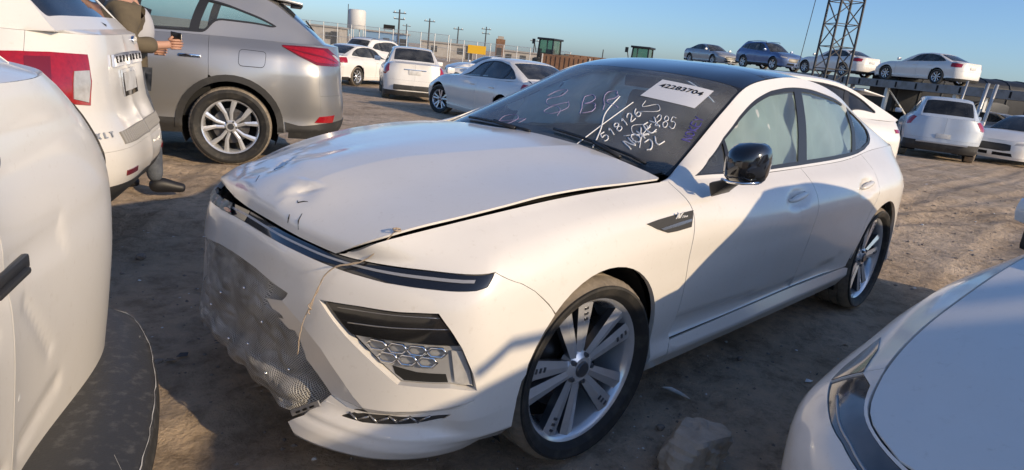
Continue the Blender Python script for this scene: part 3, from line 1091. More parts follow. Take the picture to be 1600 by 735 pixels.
# side glass / pillars : rows belt .. rail
_g0 = [(.45,.78,.962),(.80,.795,.958),(1.1,.80,.958),(1.42,.80,.962),(1.75,.80,.967),(2.40,.79,.985),(2.84,.76,1.02),(3.28,.72,1.03),(3.60,.66,1.02)]
_g2 = [(.58,.735,.967),(.89,.665,1.097),(1.17,.61,1.227),(1.42,.572,1.337),(1.75,.568,1.394),(2.30,.565,1.386),(2.70,.555,1.322),(3.10,.555,1.205),(3.60,.64,1.022)]
_g1 = [((a[0]+b[0])/2, (a[1]+b[1])/2 + .012*(1 if 0<i<8 else .3), (a[2]+b[2])/2) for i, (a, b) in enumerate(zip(_g0, _g2))]
HG = Loft([[(x, -w, z) for x, w, z in r_] for r_ in (_g0, _g1, _g2)])

# right side : the front corner is pushed in and down
_rr = [list(r_) for r_ in _hr]
_rr[7][2:7] = [(-.705,.48,.768),(-.655,.55,.762),(-.480,.655,.792),(-.325,.69,.848),(0,.74,.918)]
_rr[6][2:7] = [(-.715,.50,.752),(-.645,.60,.748),(-.52,.70,.750),(-.40,.775,.765),(0,.86,.86)]
_rr[5][2:7] = [(-.735,.50,.712),(-.665,.62,.705),(-.55,.735,.700),(-.41,.84,.71),(0,.915,.775)]
_rr[4][2:6] = [(-.755,.52,.610),(-.690,.645,.605),(-.58,.765,.600),(-.41,.87,.62)]
_rr[3][2:6] = [(-.765,.52,.470),(-.700,.655,.47),(-.58,.785,.47),(-.42,.89,.49)]
_rr[2][2:6] = [(-.775,.52,.335),(-.710,.655,.335),(-.58,.79,.34),(-.43,.89,.35)]
_rr[1][2:6] = [(-.785,.53,.255),(-.715,.655,.255),(-.58,.79,.26),(-.44,.88,.265)]
_rr[0][2:6] = [(-.800,.51,.192),(-.720,.63,.195),(-.58,.76,.20),(-.42,.83,.205)]
HBR = Loft([[(x, -w, z) for x, w, z in r_] for r_ in _rr], creases=(1, 2), ts=HB.ts)
def join_data(a, b):
    bm = bmesh.new()
    na = [tuple(q.vector) for q in a.data.corner_normals] + [tuple(q.vector) for q in b.data.corner_normals]
    bm.from_mesh(a.data)
    bm.from_mesh(b.data)
    bm.to_mesh(a.data)
    bm.free()
    a.data.normals_split_custom_set(na)
    me = b.data
    bpy.data.objects.remove(b, do_unlink=True)
    bpy.data.meshes.remove(me)
    return a
hero = empty('crashed_sedan', (0, 0, 0), 0, 'white crashed saloon in the centre with popped bonnet and netting over its grille', 'car')
def rowpts(L, v, u0, u1, n=14):
    return [(u, v) for u in np.linspace(u0, u1, n)]
AF, AR, ARAD = (0.0, .345), (2.84, .345), .383
def arch_uv(c, a0, a1, rad=ARAD, n=22, L=HB):
    return [tuple(q) for q in L.inv(circ(c, rad, a0, a1, n), (0, 2), ur=(1.0, 5.0), vr=(0, 6.2))]
def xz(pts, L=HB, **k):
    k.setdefault('ur', (0.95, 5.1))
    return [tuple(q) for q in L.inv(pts, (0, 2), **k)]
_door_front = [(.515, .30), (.533, .33), (.552, .41), (.548, .53), (.528, .643), (.512, .753), (.522, .868), (.50, .955)]
_cut = [(1.0, 5.97), (1.091, 5.17), (1.160, 4.65), (1.241, 4.06)]
_a_rear = math.degrees(math.atan2(-.115, .365))
def pboth(name, L_out, m_, par, **k):
    return [panel(name, HB, L_out, m_, par, **k), panel(name, HBR, L_out, m_, par, mirror=True, **k)]
def pjoin(name, L_out, m_, par, **k):
    R_out = k.pop('right', L_out)
    kr = dict(k)
    if 'rholes' in k: kr['holes'] = k.pop('rholes'); kr.pop('rholes')
    a = panel(name, HB, L_out, m_, par, cen=True, **k)
    b = panel(name, HBR, R_out, m_, par, mirror=True, cen=True, **kr)
    return join_data(a, b)
# fender
_df = xz(crv(_door_front, 4), ur=(1.9, 2.3))
_top = rowpts(HB, 7, _df[-1][0], .56, 24)
_tip = [(.53, 6.5), (.50, 6.02)] + rowpts(HB, 5.98, .55, 1.0, 10)
_fa = arch_uv(AF, 133, -14)
f_out = _cut[1:-1] + _fa + xz([(.40, .225)], ur=(1.8, 2.1)) + xz([(.512, .224)], ur=(1.9, 2.2)) + _df + [(_df[-1][0], 7.0)] + _top[1:] + _tip
pboth('front_fender', f_out, 'white', hero, step=.045, gap=.002)
# doors
_bx = 1.715
_b_edge = xz([(_bx, .33), (_bx + .005, .5), (_bx, .70), (_bx - .01, .9)], ur=(3.0, 3.5))
d1 = xz([(.530, .335), (1.1, .335), (1.5, .338), (_bx, .342)], ur=(1.9, 3.4)) + _b_edge[1:] + [(_b_edge[-1][0], 7.0)] + rowpts(HB, 7, _b_edge[-1][0], _df[-1][0], 16)[1:] + _df[::-1][:-2]
_dl = np.array([(.50, .435), (.80, .425), (1.15, .405), (1.65, .388), (2.10, .43), (2.45, .52)])
def door_disp(X):
    x, z = X[:, 0], X[:, 2]
    zl = np.interp(x, _dl[:, 0], _dl[:, 1])
    d = -.016 * np.clip((zl - z) / .030, 0, 1) * np.clip((z - .33) / .04, 0, 1) * np.clip((2.32 - x) / .2, 0, 1)
    for hx in (1.50, 2.45):
        q = ((x - hx) / .125) ** 2 + ((z - .846 - (x - hx) * .12) / .042) ** 2
        d = d - .020 * np.exp(-q ** 2)
    return d
fd = panel('front_door', HB, d1, 'white', hero, step=.024, gap=.002, mirror='both', disp=door_disp)
_rd_rear = xz([(2.42, .355), (2.445, .45), (2.50, .60), (2.57, .72), (2.62, .80), (2.64, .90)], ur=(3.6, 4.4))
d2 = xz([(_bx, .342), (2.1, .35), (2.42, .357)], ur=(3.0, 4.1)) + _rd_rear[1:] + [(_rd_rear[-1][0], 7.0)] + rowpts(HB, 7, _rd_rear[-1][0], _b_edge[-1][0], 12)[1:] + _b_edge[::-1][:-1]
rd = panel('rear_door', HB, d2, 'white', hero, step=.024, gap=.002, mirror='both', disp=door_disp)
# quarter
_ra = arch_uv(AR, 172, -14)
_u_end = HB.ts[13] - .02
q_out = _rd_rear[::-1][:-1] + xz([(2.455, .40)], ur=(3.6, 4.2)) + [q for q in _ra if True] + xz([(3.24, .27)], ur=(4.5, 5.0)) + [(_u_end, 1.2), (_u_end, 7.0)] + rowpts(HB, 7, _u_end, _rd_rear[-1][0], 10)[1:]
panel('quarter_panel', HB, q_out, 'white', hero, step=.05, gap=.0015, mirror='both')
# rocker
r_out = rowpts(HB, 0, HB.inv([(.40, .212)], (0, 2), ur=(1.8, 2.1))[0][0], HB.ts[10] + .03, 20) + xz([(2.462, .34)], ur=(3.6, 4.2)) + xz([(2.40, .352), (_bx, .338), (1.1, .331), (.535, .328), (.515, .295), (.515, .229), (.40, .229)], ur=(1.8, 4.1))
panel('rocker_panel', HB, r_out, 'white', hero, step=.05, gap=.0015, mirror='both')
# ---- front bumper
_lampbot = [(.986, 5.35), (.952, 5.23), (.875, 5.14), (.781, 5.04), (.689, 4.98), (.565, 4.99), (.40, 5.05), (.226, 5.12), (0, 5.2)]
_lamptop = [(1.0, 5.97), (.856, 5.97), (.762, 5.95), (.665, 5.93), (.582, 5.93), (.489, 5.93), (.373, 5.95), (.234, 5.96), (0, 5.97)]
_hl = [(.494, 4.03), (.634, 4.21), (.743, 4.31), (.856, 4.46), (.895, 4.08), (.935, 3.68), (.974, 3.09), (.993, 2.67), (.912, 2.79), (.764, 2.73), (.70, 3.01), (.609, 3.43)]
_grille = [(0, 4.05), (.146, 3.99), (.274, 3.88), (.345, 3.84), (.330, 3.74), (.225, 3.44), (.278, 3.06), (.377, 2.62), (.476, 2.29), (.553, 1.97), (.50, 1.30), (.442, .40), (.49, .0)]
_vent = [(.600, 1.45), (.645, 1.75), (.743, 1.97), (.833, 2.03), (.925, 2.13), (.905, 2.0), (.820, 1.74), (.673, 1.48)]
_fab = [q for q in arch_uv(AF, 210, 133.5, n=10)]
_cl = [(.319, 3.61), (.43, 3.34), (.523, 2.98), (.600, 2.50), (.643, 2.21), (.675, 2.05)]                 # outer crease of the blade
_ci = [(.222, 3.44, -.006), (.300, 2.98, -.022), (.385, 2.60, -.030), (.470, 2.30, -.032), (.520, 2.10, -.030), (.553, 1.97, -.026)]
_ch = [(.675, 2.05), (.74, 2.12), (.813, 2.21), (.918, 2.35), (.99, 2.48)]                                   # chin edge
_cj = [(.685, 1.86, -.020), (.745, 1.97, -.022), (.813, 2.07, -.022), (.918, 2.23, -.016), (.985, 2.42, -.002)]
_side = [q for q in _fab if q[1] > 2.62]
_slow = [q for q in _fab if q[1] <= 2.62]
_mid = [(1.06, 2.55), (_side[0][0] if _side else 1.12, 2.62)]
up_out = [(0, 4.05), (.146, 3.99), (.274, 3.88), (.345, 3.84), (.338, 3.74)] + _cl + _ch[1:] + _mid + _side + _cut[::-1][1:] + _lampbot
b_right = [(0, 4.05), (.146, 3.99), (.274, 3.88), (.40, 3.80), (.60, 3.62), (.64, 1.5), (.66, .0)] + rowpts(HB, 0, .70, 1.02, 8) + [(1.06, .5)] + _fab + _cut[::-1][1:] + _lampbot
fb_ = pjoin('front_bumper', up_out, 'white', hero, right=b_right, rholes=[], holes=[_hl], step=.028, gap=.0, wall=.03)
def lip_disp(X):
    y, z = np.abs(X[:, 1]), X[:, 2]
    s = lambda q: np.clip(q, 0, 1) ** 2 * (3 - 2 * np.clip(q, 0, 1))
    rec = -.020 * s((z - .272) / .030) * s((.905 - y) / .05)
    return rec + .014 * s((.262 - z) / .03) * s((.90 - y) / .10)
lo_out = [(.553, 1.97), (.50, 1.30), (.442, .40), (.49, .0)] + rowpts(HB, 0, .50, 1.02, 12)[1:] + [(1.06, .5)] + _slow + _mid[::-1] + [(.99, 2.48)] + [q[:2] for q in _cj[::-1]] + [(.62, 1.78)]
lip = panel('bumper_lip', HB, lo_out, 'white', hero, holes=[_vent], step=.022, gap=.0, wall=.02, disp=lip_disp)
def ruled(nm, A, Bq, m_, par):
    X = HB.ev([q[0] for q in A], [q[1] for q in A])
    Y = HB.ev([q[0] for q in Bq], [q[1] for q in Bq]) + HB.nrm([q[0] for q in Bq], [q[1] for q in Bq]) * np.array([q[2] for q in Bq])[:, None]
    ts = np.linspace(0, len(A) - 1, 21)
    X, Y = crom(np.arange(len(A)), X, ts), crom(np.arange(len(A)), Y, ts)
    v = np.concatenate([X, Y])
    return mesh_obj(nm, v, [(i, i + 1, 22 + i, 21 + i) for i in range(20)], m_, par, True)
ruled('bumper_blade', _cl, _ci, 'white', fb_)
ruled('chin_return', _ch, _cj, 'white', fb_)
_fz = [(.553, 1.97, -.026), (.675, 2.05, 0), (.685, 1.86, -.020), (.65, 1.72, -.018), (.60, 1.72, -.018), (.54, 1.70, -.016)]
_fx = HB.ev([q[0] for q in _fz], [q[1] for q in _fz]) + HB.nrm([q[0] for q in _fz], [q[1] for q in _fz]) * np.array([q[2] - .002 for q in _fz])[:, None]
mesh_obj('blade_foot', _fx, [(0, 1, 2), (0, 2, 3), (0, 3, 4), (0, 4, 5)], 'white', fb_, False)
# lamp bar
bar = pjoin('lamp_bar', _lamptop + _lampbot[::-1], 'black', hero, step=.04, gap=.003, wall=.01, offset=-.003)
_st = [(u, np.interp(u, [q[0] for q in _lampbot[::-1]], [q[1] for q in _lampbot[::-1]]) * .42 + .58 * np.interp(u, [q[0] for q in _lamptop[::-1]], [q[1] for q in _lamptop[::-1]])) for u in np.linspace(0, .935, 14)]
pjoin('light_strip', [(u, v + .075) for u, v in _st] + [(u, v - .075) for u, v in _st[::-1]], 'lamp_silver', bar, step=.04, gap=0, wall=.002, offset=.0005)
# headlights
for mir, LB in ((False, HB),):
    hl = panel('headlight', LB, [(.50, 3.99), (.63, 4.17), (.743, 4.27), (.85, 4.42), (.892, 4.06), (.928, 3.70), (.756, 3.60), (.617, 3.47)], 'black', hero, step=.04, gap=.002, wall=.02, mirror=mir, offset=-.012)
    panel('lamp_trim', LB, [(.615, 3.46), (.756, 3.58), (.935, 3.66), (.974, 3.09), (.990, 2.69), (.912, 2.80), (.766, 2.74), (.703, 3.02)], 'lamp_silver', hl, step=.04, gap=.001, wall=.012, mirror=mir, offset=-.026)
    panel('lamp_slot', LB, [(.735, 3.03), (.81, 2.98), (.895, 3.01), (.905, 2.83), (.775, 2.77), (.745, 2.88)], 'void', hl, step=.04, gap=0, wall=.002, mirror=mir, offset=-.0245)
    panel('marker_lens', LB, [(.905, 3.56), (.938, 3.55), (.970, 3.08), (.985, 2.74), (.925, 2.86), (.915, 3.2)], 'clear_lens', hl, step=.03, gap=0, wall=.004, mirror=mir, offset=-.018)
    for vv_, uu_ in ((3.98, (.56, .86)), (3.72, (.60, .90))):
        us_ = np.linspace(*uu_, 8)
        vs_ = vv_ + (us_ - uu_[0]) * 1.1
        X = LB.ev(us_, vs_) - LB.nrm(us_, vs_) * .0125
        mb = MB(); mb.tube(X, .0022, 5); mb.obj('lens_rib', 'lamp_grey', hl, smooth=True)
    mb = MB()
    for row_, (u0_, n_, vc0) in enumerate(((.690, 4, 3.40), (.722, 3, 3.19))):
        for k in range(n_):
            uc, vc = u0_ + k * .0575, vc0 + k * .028
            lp = [(-.029, 0), (-.016, .095), (.016, .095), (.029, 0), (.016, -.095), (-.016, -.095), (-.029, 0)]
            us_, vs_ = [uc + q[0] for q in lp], [vc + q[1] + q[0] * .5 for q in lp]
            X = LB.ev(us_, vs_) - LB.nrm(us_, vs_) * .018
            if mir: X = X * [1, -1, 1]
            mb.tube(X, .0042, 6)
    mb.obj('lamp_grid', 'chrome', hl, smooth=True)
    X = LB.ev([q[0] for q in _hl] + [_hl[0][0]], [q[1] for q in _hl] + [_hl[0][1]])
    N_ = LB.nrm([q[0] for q in _hl] + [_hl[0][0]], [q[1] for q in _hl] + [_hl[0][1]])
    X = X - N_ * .045
    if mir: X = X * [1, -1, 1]
    mesh_obj('lamp_bowl', list(X[:-1]), [tuple(range(len(X) - 1))], 'void', hl, False)
    panel('vent_insert', LB, [(u, v) for u, v in _vent], 'plastic', hero, step=.03, gap=-.01, wall=.0, mirror=mir, offset=-.022)
    mb = MB()
    for k in range(9):
        u = .625 + k * .030
        vc = np.interp(u, [.60, .743, .925], [1.5, 1.84, 2.08])
        if k > 7: continue
        h_ = .10 if k % 2 else -.10
        a, b = LB.ev([u, u + .03], [vc - h_, vc + h_]) + LB.nrm([u, u], [vc, vc]) * -.020
        if mir: a, b = a * [1, -1, 1], b * [1, -1, 1]
        mb.tube([a, b], .004, 5)
    mb.obj('vent_grid', 'lamp_grey', hero, smooth=True)
# dark core behind the nose
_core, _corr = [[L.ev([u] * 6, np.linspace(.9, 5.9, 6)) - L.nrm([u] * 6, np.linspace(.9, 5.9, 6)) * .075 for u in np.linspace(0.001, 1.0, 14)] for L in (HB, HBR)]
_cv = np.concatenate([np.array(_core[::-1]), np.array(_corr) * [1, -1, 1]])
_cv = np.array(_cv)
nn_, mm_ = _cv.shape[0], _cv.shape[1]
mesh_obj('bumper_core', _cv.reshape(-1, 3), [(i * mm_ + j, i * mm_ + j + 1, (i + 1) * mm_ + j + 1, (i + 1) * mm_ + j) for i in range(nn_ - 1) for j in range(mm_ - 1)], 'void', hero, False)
# ---- hood
def hood_disp(X):
    x, y = X[:, 0], X[:, 1]
    d = np.zeros(len(X))
    for cx, cy, sx, sy, h in ((-.72, -.215, .035, .05, -.012), (-.735, -.16, .03, .04, .008), (-.66, .10, .06, .10, -.012), (-.60, .02, .05, .05, .006), (-.70, .24, .06, .09, -.016), (-.57, .27, .06, .08, .010), (-.52, .42, .08, .08, -.014), (-.43, .15, .08, .06, -.006), (-.64, .42, .05, .05, .010)):
        d += .7 * h * np.exp(-((x - cx) / sx) ** 2 - ((y - cy) / sy) ** 2)
    for (ax, ay), (bx, by), w_, h_ in (((-.76, -.16), (-.66, -.26), .020, -.007), ((-.70, -.10), (-.66, -.27), .016, .006), ((-.73, .05), (-.50, .22), .030, -.010), ((-.68, .02), (-.44, .30), .022, .008), ((-.66, .30), (-.40, .36), .030, -.012), ((-.60, .22), (-.36, .40), .020, .007), ((-.62, .12), (-.54, .05), .015, .006), ((-.74, .18), (-.62, .40), .018, .008)):
        L2 = (bx - ax) ** 2 + (by - ay) ** 2
        t = np.clip(((x - ax) * (bx - ax) + (y - ay) * (by - ay)) / L2, 0, 1)
        q = np.hypot(x - ax - t * (bx - ax), y - ay - t * (by - ay))
        d += h_ * np.clip(1 - q / w_, 0, 1) * np.sin(np.pi * np.clip(t, .08, .92))
    return d
panel('hood', HH, [(u, 0) for u in HH.ts[:1]] + rowpts(HH, 0, HH.ts[0], HH.ts[-1] - .04, 30) + [(HH.ts[-1] - .012, .03), (HH.ts[-1], .25)] + [(HH.ts[-1], v) for v in np.linspace(.6, 5.4, 14)] + [(HH.ts[-1], 5.75), (HH.ts[-1] - .012, 5.97)] + rowpts(HH, 6, HH.ts[-1] - .04, HH.ts[0], 30) + [(HH.ts[0], v) for v in np.linspace(5.7, .3, 20)], 'white', hero, step=.017, gap=.006, wall=.007, disp=hood_disp, offset=.010)
# cuts and scratches in the hood paint
mb = MB()
for pts in ([(.085, 1.30), (.06, 1.18), (.033, .99)], [(.062, 1.52), (.05, 1.45), (.035, 1.38)], [(.11, 1.75), (.105, 1.68), (.118, 1.62), (.125, 1.55)], [(.10, 3.2), (.13, 3.4)], [(.2, 3.6), (.23, 3.5)]):
    us, vs = [q[0] for q in pts], [q[1] for q in pts]
    X = HH.ev(us, vs)
    X = X + HH.nrm(us, vs) * (hood_disp(X)[:, None] + .0105)
    mb.tube(X, [.0008] + [.0022] * (len(X) - 2) + [.0008], 5)
mb.obj('paint_crack', 'void', hero, smooth=True)
# engine bay floor
mb = MB()
mb.add([(-.70, -.55, .74), (-.70, .40, .74), (.50, .70, .90), (.50, -.74, .90), (-.45, -.71, .83), (-.45, .62, .75)], [(0, 4, 5, 1), (4, 3, 2, 5)])
mb.obj('engine_bay', 'void', hero)
# ---- greenhouse
def gx(pts): return [tuple(q) for q in HG.inv(pts, (0, 2))]
_wt = [(.700, .972), (.86, 1.030), (1.047, 1.111), (1.24, 1.197), (1.407, 1.267), (1.631, 1.329), (1.80, 1.350), (1.96, 1.357), (2.16, 1.352), (2.365, 1.333), (2.56, 1.311), (2.726, 1.275), (2.87, 1.228), (2.966, 1.184), (2.995, 1.14), (2.984, 1.11), (2.95, 1.082), (2.883, 1.056), (2.74, 1.028), (2.59, 1.010), (2.36, .996), (2.143, .988), (1.70, .977), (1.33, .970), (1.0, .968)]
win_out = gx(_wt)
_ge = HG.ts[-1]
pil = [(u, 0) for u in np.linspace(0.0, _ge, 40)] + [(_ge, v) for v in (.5, 1, 1.5)] + [(u, 2) for u in np.linspace(_ge, 0, 40)] + [(0, v) for v in (1.5, 1., .5)]
panel('pillar_frame', HG, pil, 'white', hero, holes=[win_out], step=.045, gap=0, wall=.02, mirror='both')
_wi = inset(np.array(win_out) * [1, HG.sv], .015) / [1, HG.sv]
panel('window_trim', HG, win_out, 'satin', hero, holes=[_wi], step=.05, gap=.0005, wall=.015, mirror='both', offset=-.003)
# glazing bars
def band(pts_lo, pts_hi, nm, m_, off):
    panel(nm, HG, gx(list(pts_lo) + list(pts_hi)[::-1]), m_, hero, step=.05, gap=0, wall=.006, mirror='both', offset=off)
band([(1.690, .978), (1.78, 1.12), (1.900, 1.352)], [(1.800, .980), (1.88, 1.12), (1.995, 1.356)], 'door_pillar', 'satin', -.0025)
band([(2.49, 1.004), (2.60, 1.12), (2.70, 1.280)], [(2.56, 1.009), (2.665, 1.12), (2.76, 1.262)], 'quarter_pillar', 'satin', -.0025)
band([(.95, .970), (1.0, 1.04), (1.03, 1.10)], [(.985, .970), (1.03, 1.04), (1.055, 1.112)], 'mirror_pillar', 'satin', -.0025)
def win(pts, nm, par):
    for i_, mr in enumerate((False, True)):
        panel(nm, HG, gx(pts), 'glass', par[i_], step=.08, gap=0, wall=0, mirror=mr, offset=-.008)
win([(.705, .974), (.86, 1.028), (1.03, 1.10), (.955, .970)], 'quarter_glass', fd)
win([(.985, .970), (1.053, 1.11), (1.24, 1.194), (1.407, 1.264), (1.631, 1.326), (1.80, 1.347), (1.90, 1.353), (1.78, 1.12), (1.69, .978)], 'window_pane', fd)
win([(1.800, .980), (1.88, 1.12), (1.995, 1.354), (2.16, 1.349), (2.365, 1.330), (2.56, 1.308), (2.70, 1.280), (2.60, 1.12), (2.49, 1.004), (2.143, .988)], 'window_pane', rd)
win([(2.56, 1.009), (2.665, 1.12), (2.76, 1.262), (2.87, 1.225), (2.963, 1.184), (2.99, 1.14), (2.98, 1.112), (2.883, 1.06), (2.74, 1.03)], 'quarter_glass', rd)
# screen, roof
def ty(x, y=0.0): return HT.inv([(x, y)], (0, 1))[0][0]
uh, ub0, ub1 = .872, ty(2.62), ty(3.36)
ws = [(.0, v) for v in np.linspace(.12, 5.88, 20)] + [(u, 5.93) for u in np.linspace(.1, uh - .04, 8)] + [(uh - .02, 5.8), (uh, 5.4)] + [(uh, v) for v in np.linspace(5, 1, 12)] + [(uh, .6), (uh - .02, .2)] + [(u, .07) for u in np.linspace(uh - .04, .1, 8)]
scr = panel('windscreen', HT, ws, 'windscreen', hero, step=.07, gap=.002, wall=.004)
_S = np.array([1, HT.sv])
wsi = inset(clean(np.array(ws) * _S), .055) / _S
panel('windscreen_border', HT, ws, 'black', scr, holes=[wsi], step=.06, gap=.003, wall=.0, offset=-.004)
us2 = ty(1.60)
panel('roof_header', HT, [(uh, v) for v in np.linspace(0, 6, 20)] + [(us2, v) for v in np.linspace(6, 0, 20)], 'black', hero, step=.06, gap=.0015, wall=.01)
panel('roof_panel', HT, [(us2, v) for v in np.linspace(0, 6, 20)] + [(u, 6) for u in np.linspace(us2, ub0, 8)] + [(ub0, v) for v in np.linspace(6, 0, 20)] + [(u, 0) for u in np.linspace(ub0, us2, 8)], 'black', hero, step=.06, gap=.0015, wall=.01)
panel('screen_surround', HT, [(-.0, v) for v in (0, .12)] + [(u, .07) for u in np.linspace(.1, uh - .04, 8)] + [(uh - .02, .2), (uh, .6), (uh, 0)] + [(u, 0) for u in np.linspace(uh - .05, .05, 8)], 'satin', hero, step=.06, gap=0, wall=.01, mirror='both')
panel('rear_screen', HT, [(ub0, v) for v in np.linspace(.1, 5.9, 16)] + [(ub1, v) for v in np.linspace(5.9, .1, 16)], 'dark_glass', hero, step=.08, gap=.002, wall=.004)
panel('rear_deck', HT, [(ub1, v) for v in np.linspace(0, 6, 16)] + [(HT.ts[-1], v) for v in np.linspace(6, 0, 16)], 'white', hero, step=.07, gap=.001, wall=.01)
# trunk, rear bumper, lamps (hidden from the camera but the car has a tail)
_ra_, _rb_ = [], []
for t in np.linspace(0, 1, 9):
    _ra_.append(HT.ev([HT.ts[-1]], [t * 3])[0]); _rb_.append(HB.ev([HB.ts[13] - .02 + (HB.ts[15] - HB.ts[13] + .02) * t], [7])[0])
TD = Loft([_rb_, (np.array(_ra_) + np.array(_rb_)) / 2 + [0, 0, .01], _ra_])
panel('trunk_lid', TD, [(0, 0), (TD.ts[-1] * .5, 0), (TD.ts[-1], 0), (TD.ts[-1], 1), (TD.ts[-1], 2), (TD.ts[-1] * .5, 2), (0, 2), (0, 1)], 'white', hero, step=.08, gap=0, wall=0, mirror='join')
_e = HB.ts[-1]
panel('rear_bumper', HB, [(_u_end, 1.2), (_u_end, 3)] + [(_u_end, 4.6)] + rowpts(HB, 4.6, _u_end, _e, 8)[1:] + [(_e, 2), (_e, 0)] + rowpts(HB, 0, _e, HB.ts[12], 8)[1:] + [(HB.ts[12], .8)], 'white', hero, step=.07, gap=.0, mirror='join')
panel('tail_lamp', HB, rowpts(HB, 5.1, _u_end, _e, 8) + rowpts(HB, 6.1, _e, _u_end, 8), 'dark_red_lens', hero, step=.06, gap=0, mirror='join', offset=.002)
panel('tail_panel', HB, rowpts(HB, 4.6, _u_end, _e, 8) + rowpts(HB, 7, _e, _u_end, 8), 'white', hero, step=.07, gap=0, mirror='join', offset=-.003)
# underbody
mb = MB()
mb.box((1.42, 0, .30), (1.98, 1.56, .16))
mb.box((1.42, 0, .27), (4.3, 1.05, .20))
mb.box((1.75, 0, .55), (2.2, 1.62, .40))
mb.box((3.3, 0, .55), (.95, 1.10, .5))
mb.box((-.15, 0, .55), (1.0, 1.05, .35))
mb.obj('underbody', 'void', hero)
liner(hero, 0, .345, .40, .52, .86)
liner(hero, 2.84, .345, .40, .52, .86)
wheel('wheel', hero, (0, -.795, .34), -1, .34, .238, .262, 5, 'hero', steer=R(-3), dusty=True, spin=.62)
wheel('wheel', hero, (0, .795, .34), 1, .34, .238, .262, 5, 'hero', dusty=True)
wheel('wheel', hero, (2.84, -.80, .34), -1, .34, .238, .262, 5, 'hero', dusty=True, spin=.25)
wheel('wheel', hero, (2.84, .80, .34), 1, .34, .238, .262, 5, 'hero', dusty=True)

# handles
for side in (-1, 1):
    for hx, par in ((1.50, fd), (2.45, rd)):
        xs = np.linspace(hx - .105, hx + .105, 9)
        pts = [HB.ev(*HB.inv([(x, .852 + (x - hx) * .12)], (0, 2), ur=(2, 4.6))[0])[0] for x in xs]
        mb = MB()
        path = [(p_[0], (p_[1] - (.002 if 0 < i < 8 else -.014)) * (-side), p_[2]) for i, p_ in enumerate(pts)]
        path = [(x, side * abs(y), z) for x, y, z in path]
        mb.tube(path, [.007, .012, .015, .016, .016, .016, .015, .012, .007], 8)
        mb.v = [(x, y, z) for x, y, z in mb.v]
        mb.obj('door_handle', 'white', par[0 if side < 0 else 1], smooth=True)
# fender badge with lettering
for side, LB in ((-1, HB), (1, HBR)):
    bo = [(1.722, 5.62), (1.80, 5.68), (1.93, 5.735), (2.028, 5.76), (2.012, 5.45), (1.998, 5.15), (1.90, 5.12), (1.845, 5.14), (1.78, 5.36)]
    bd = panel('fender_vent', LB, bo, 'plastic', hero, step=.04, gap=.0, wall=.006, mirror=side > 0, offset=.005)
    panel('vent_blade', LB, [(1.79, 5.36), (1.90, 5.42), (2.00, 5.455), (1.995, 5.36), (1.90, 5.30), (1.81, 5.28)], 'lamp_grey', bd, step=.04, gap=0, wall=.004, mirror=side > 0, offset=.009)
    p0, nn = LB.ev([1.945], [5.61])[0], LB.nrm([1.945], [5.61])[0]
    p0 = p0 + nn * .0065
    if side < 0:
        text_mesh('lettering', 'N', .045, 'marker_white', bd, (p0[0] - .035, p0[1], p0[2]), (1, 0, 0.06), (0, -.3, 1), .0015, .002, shear=.3)
        text_mesh('lettering', 'Line', .024, 'marker_white', bd, (p0[0] + .012, p0[1], p0[2] - .004), (1, 0, 0.06), (0, -.3, 1), .001, .0005, shear=.2)
# mirrors (the right one is gone)
for side in (-1,):
    rings = []
    prof = [(.0, .04, .05, .56), (.012, .085, .10, .575), (.05, .10, .125, .60), (.10, .097, .12, .64), (.145, .082, .095, .675), (.175, .045, .055, .70), (.18, .01, .012, .705)]
    v, f = [], []
    n = 20
    # cap: rounded shell, front facing -x, swept back ; x = depth from flat glass side
    for dx, hy, hz, _ in prof:
        for k in range(n):
            a = 2 * math.pi * k / n
            ca, sa = math.cos(a), math.sin(a)
            ex = .62
            yy = math.copysign(abs(ca) ** ex, ca) * hy * .76
            zz = math.copysign(abs(sa) ** ex, sa) * hz * .66
            v.append((.725 - dx * .86 + .10 * (yy * 1.0) * -side * -side * .6, side * (1.012 + yy), 1.068 + zz + .012 * (yy / .1)))
    m_ = len(prof)
    for i in range(m_ - 1):
        for k in range(n):
            f.append((i * n + k, i * n + (k + 1) % n, (i + 1) * n + (k + 1) % n, (i + 1) * n + k))
    f.append(tuple(range(n)))
    f.append(tuple((m_ - 1) * n + k for k in range(n)))
    mm = MB().add(v, f)
    mo = mm.obj('door_mirror', 'black', hero, smooth=True, sharp=60)
    mb = MB()
    mb.add([(.62, side * .905, .915), (.78, side * .905, .925), (.75, side * .90, .985), (.60, side * .895, .975), (.62, side * .955, .965), (.72, side * .955, .965), (.73, side * .99, 1.01), (.62, side * .99, 1.01)],
           [(0, 1, 5, 4), (1, 2, 6, 5), (2, 3, 7, 6), (3, 0, 4, 7), (4, 5, 6, 7), (0, 3, 2, 1)])
    mb.obj('mirror_foot', 'satin', mo, bevel=.012)
    mb = MB()
    mb.tube([(.60, side * .950, 1.000), (.585, side * .99, .998), (.59, side * 1.04, 1.002), (.63, side * 1.082, 1.010)], .006, 6)
    mb.obj('mirror_strip', 'chrome', mo, smooth=True)
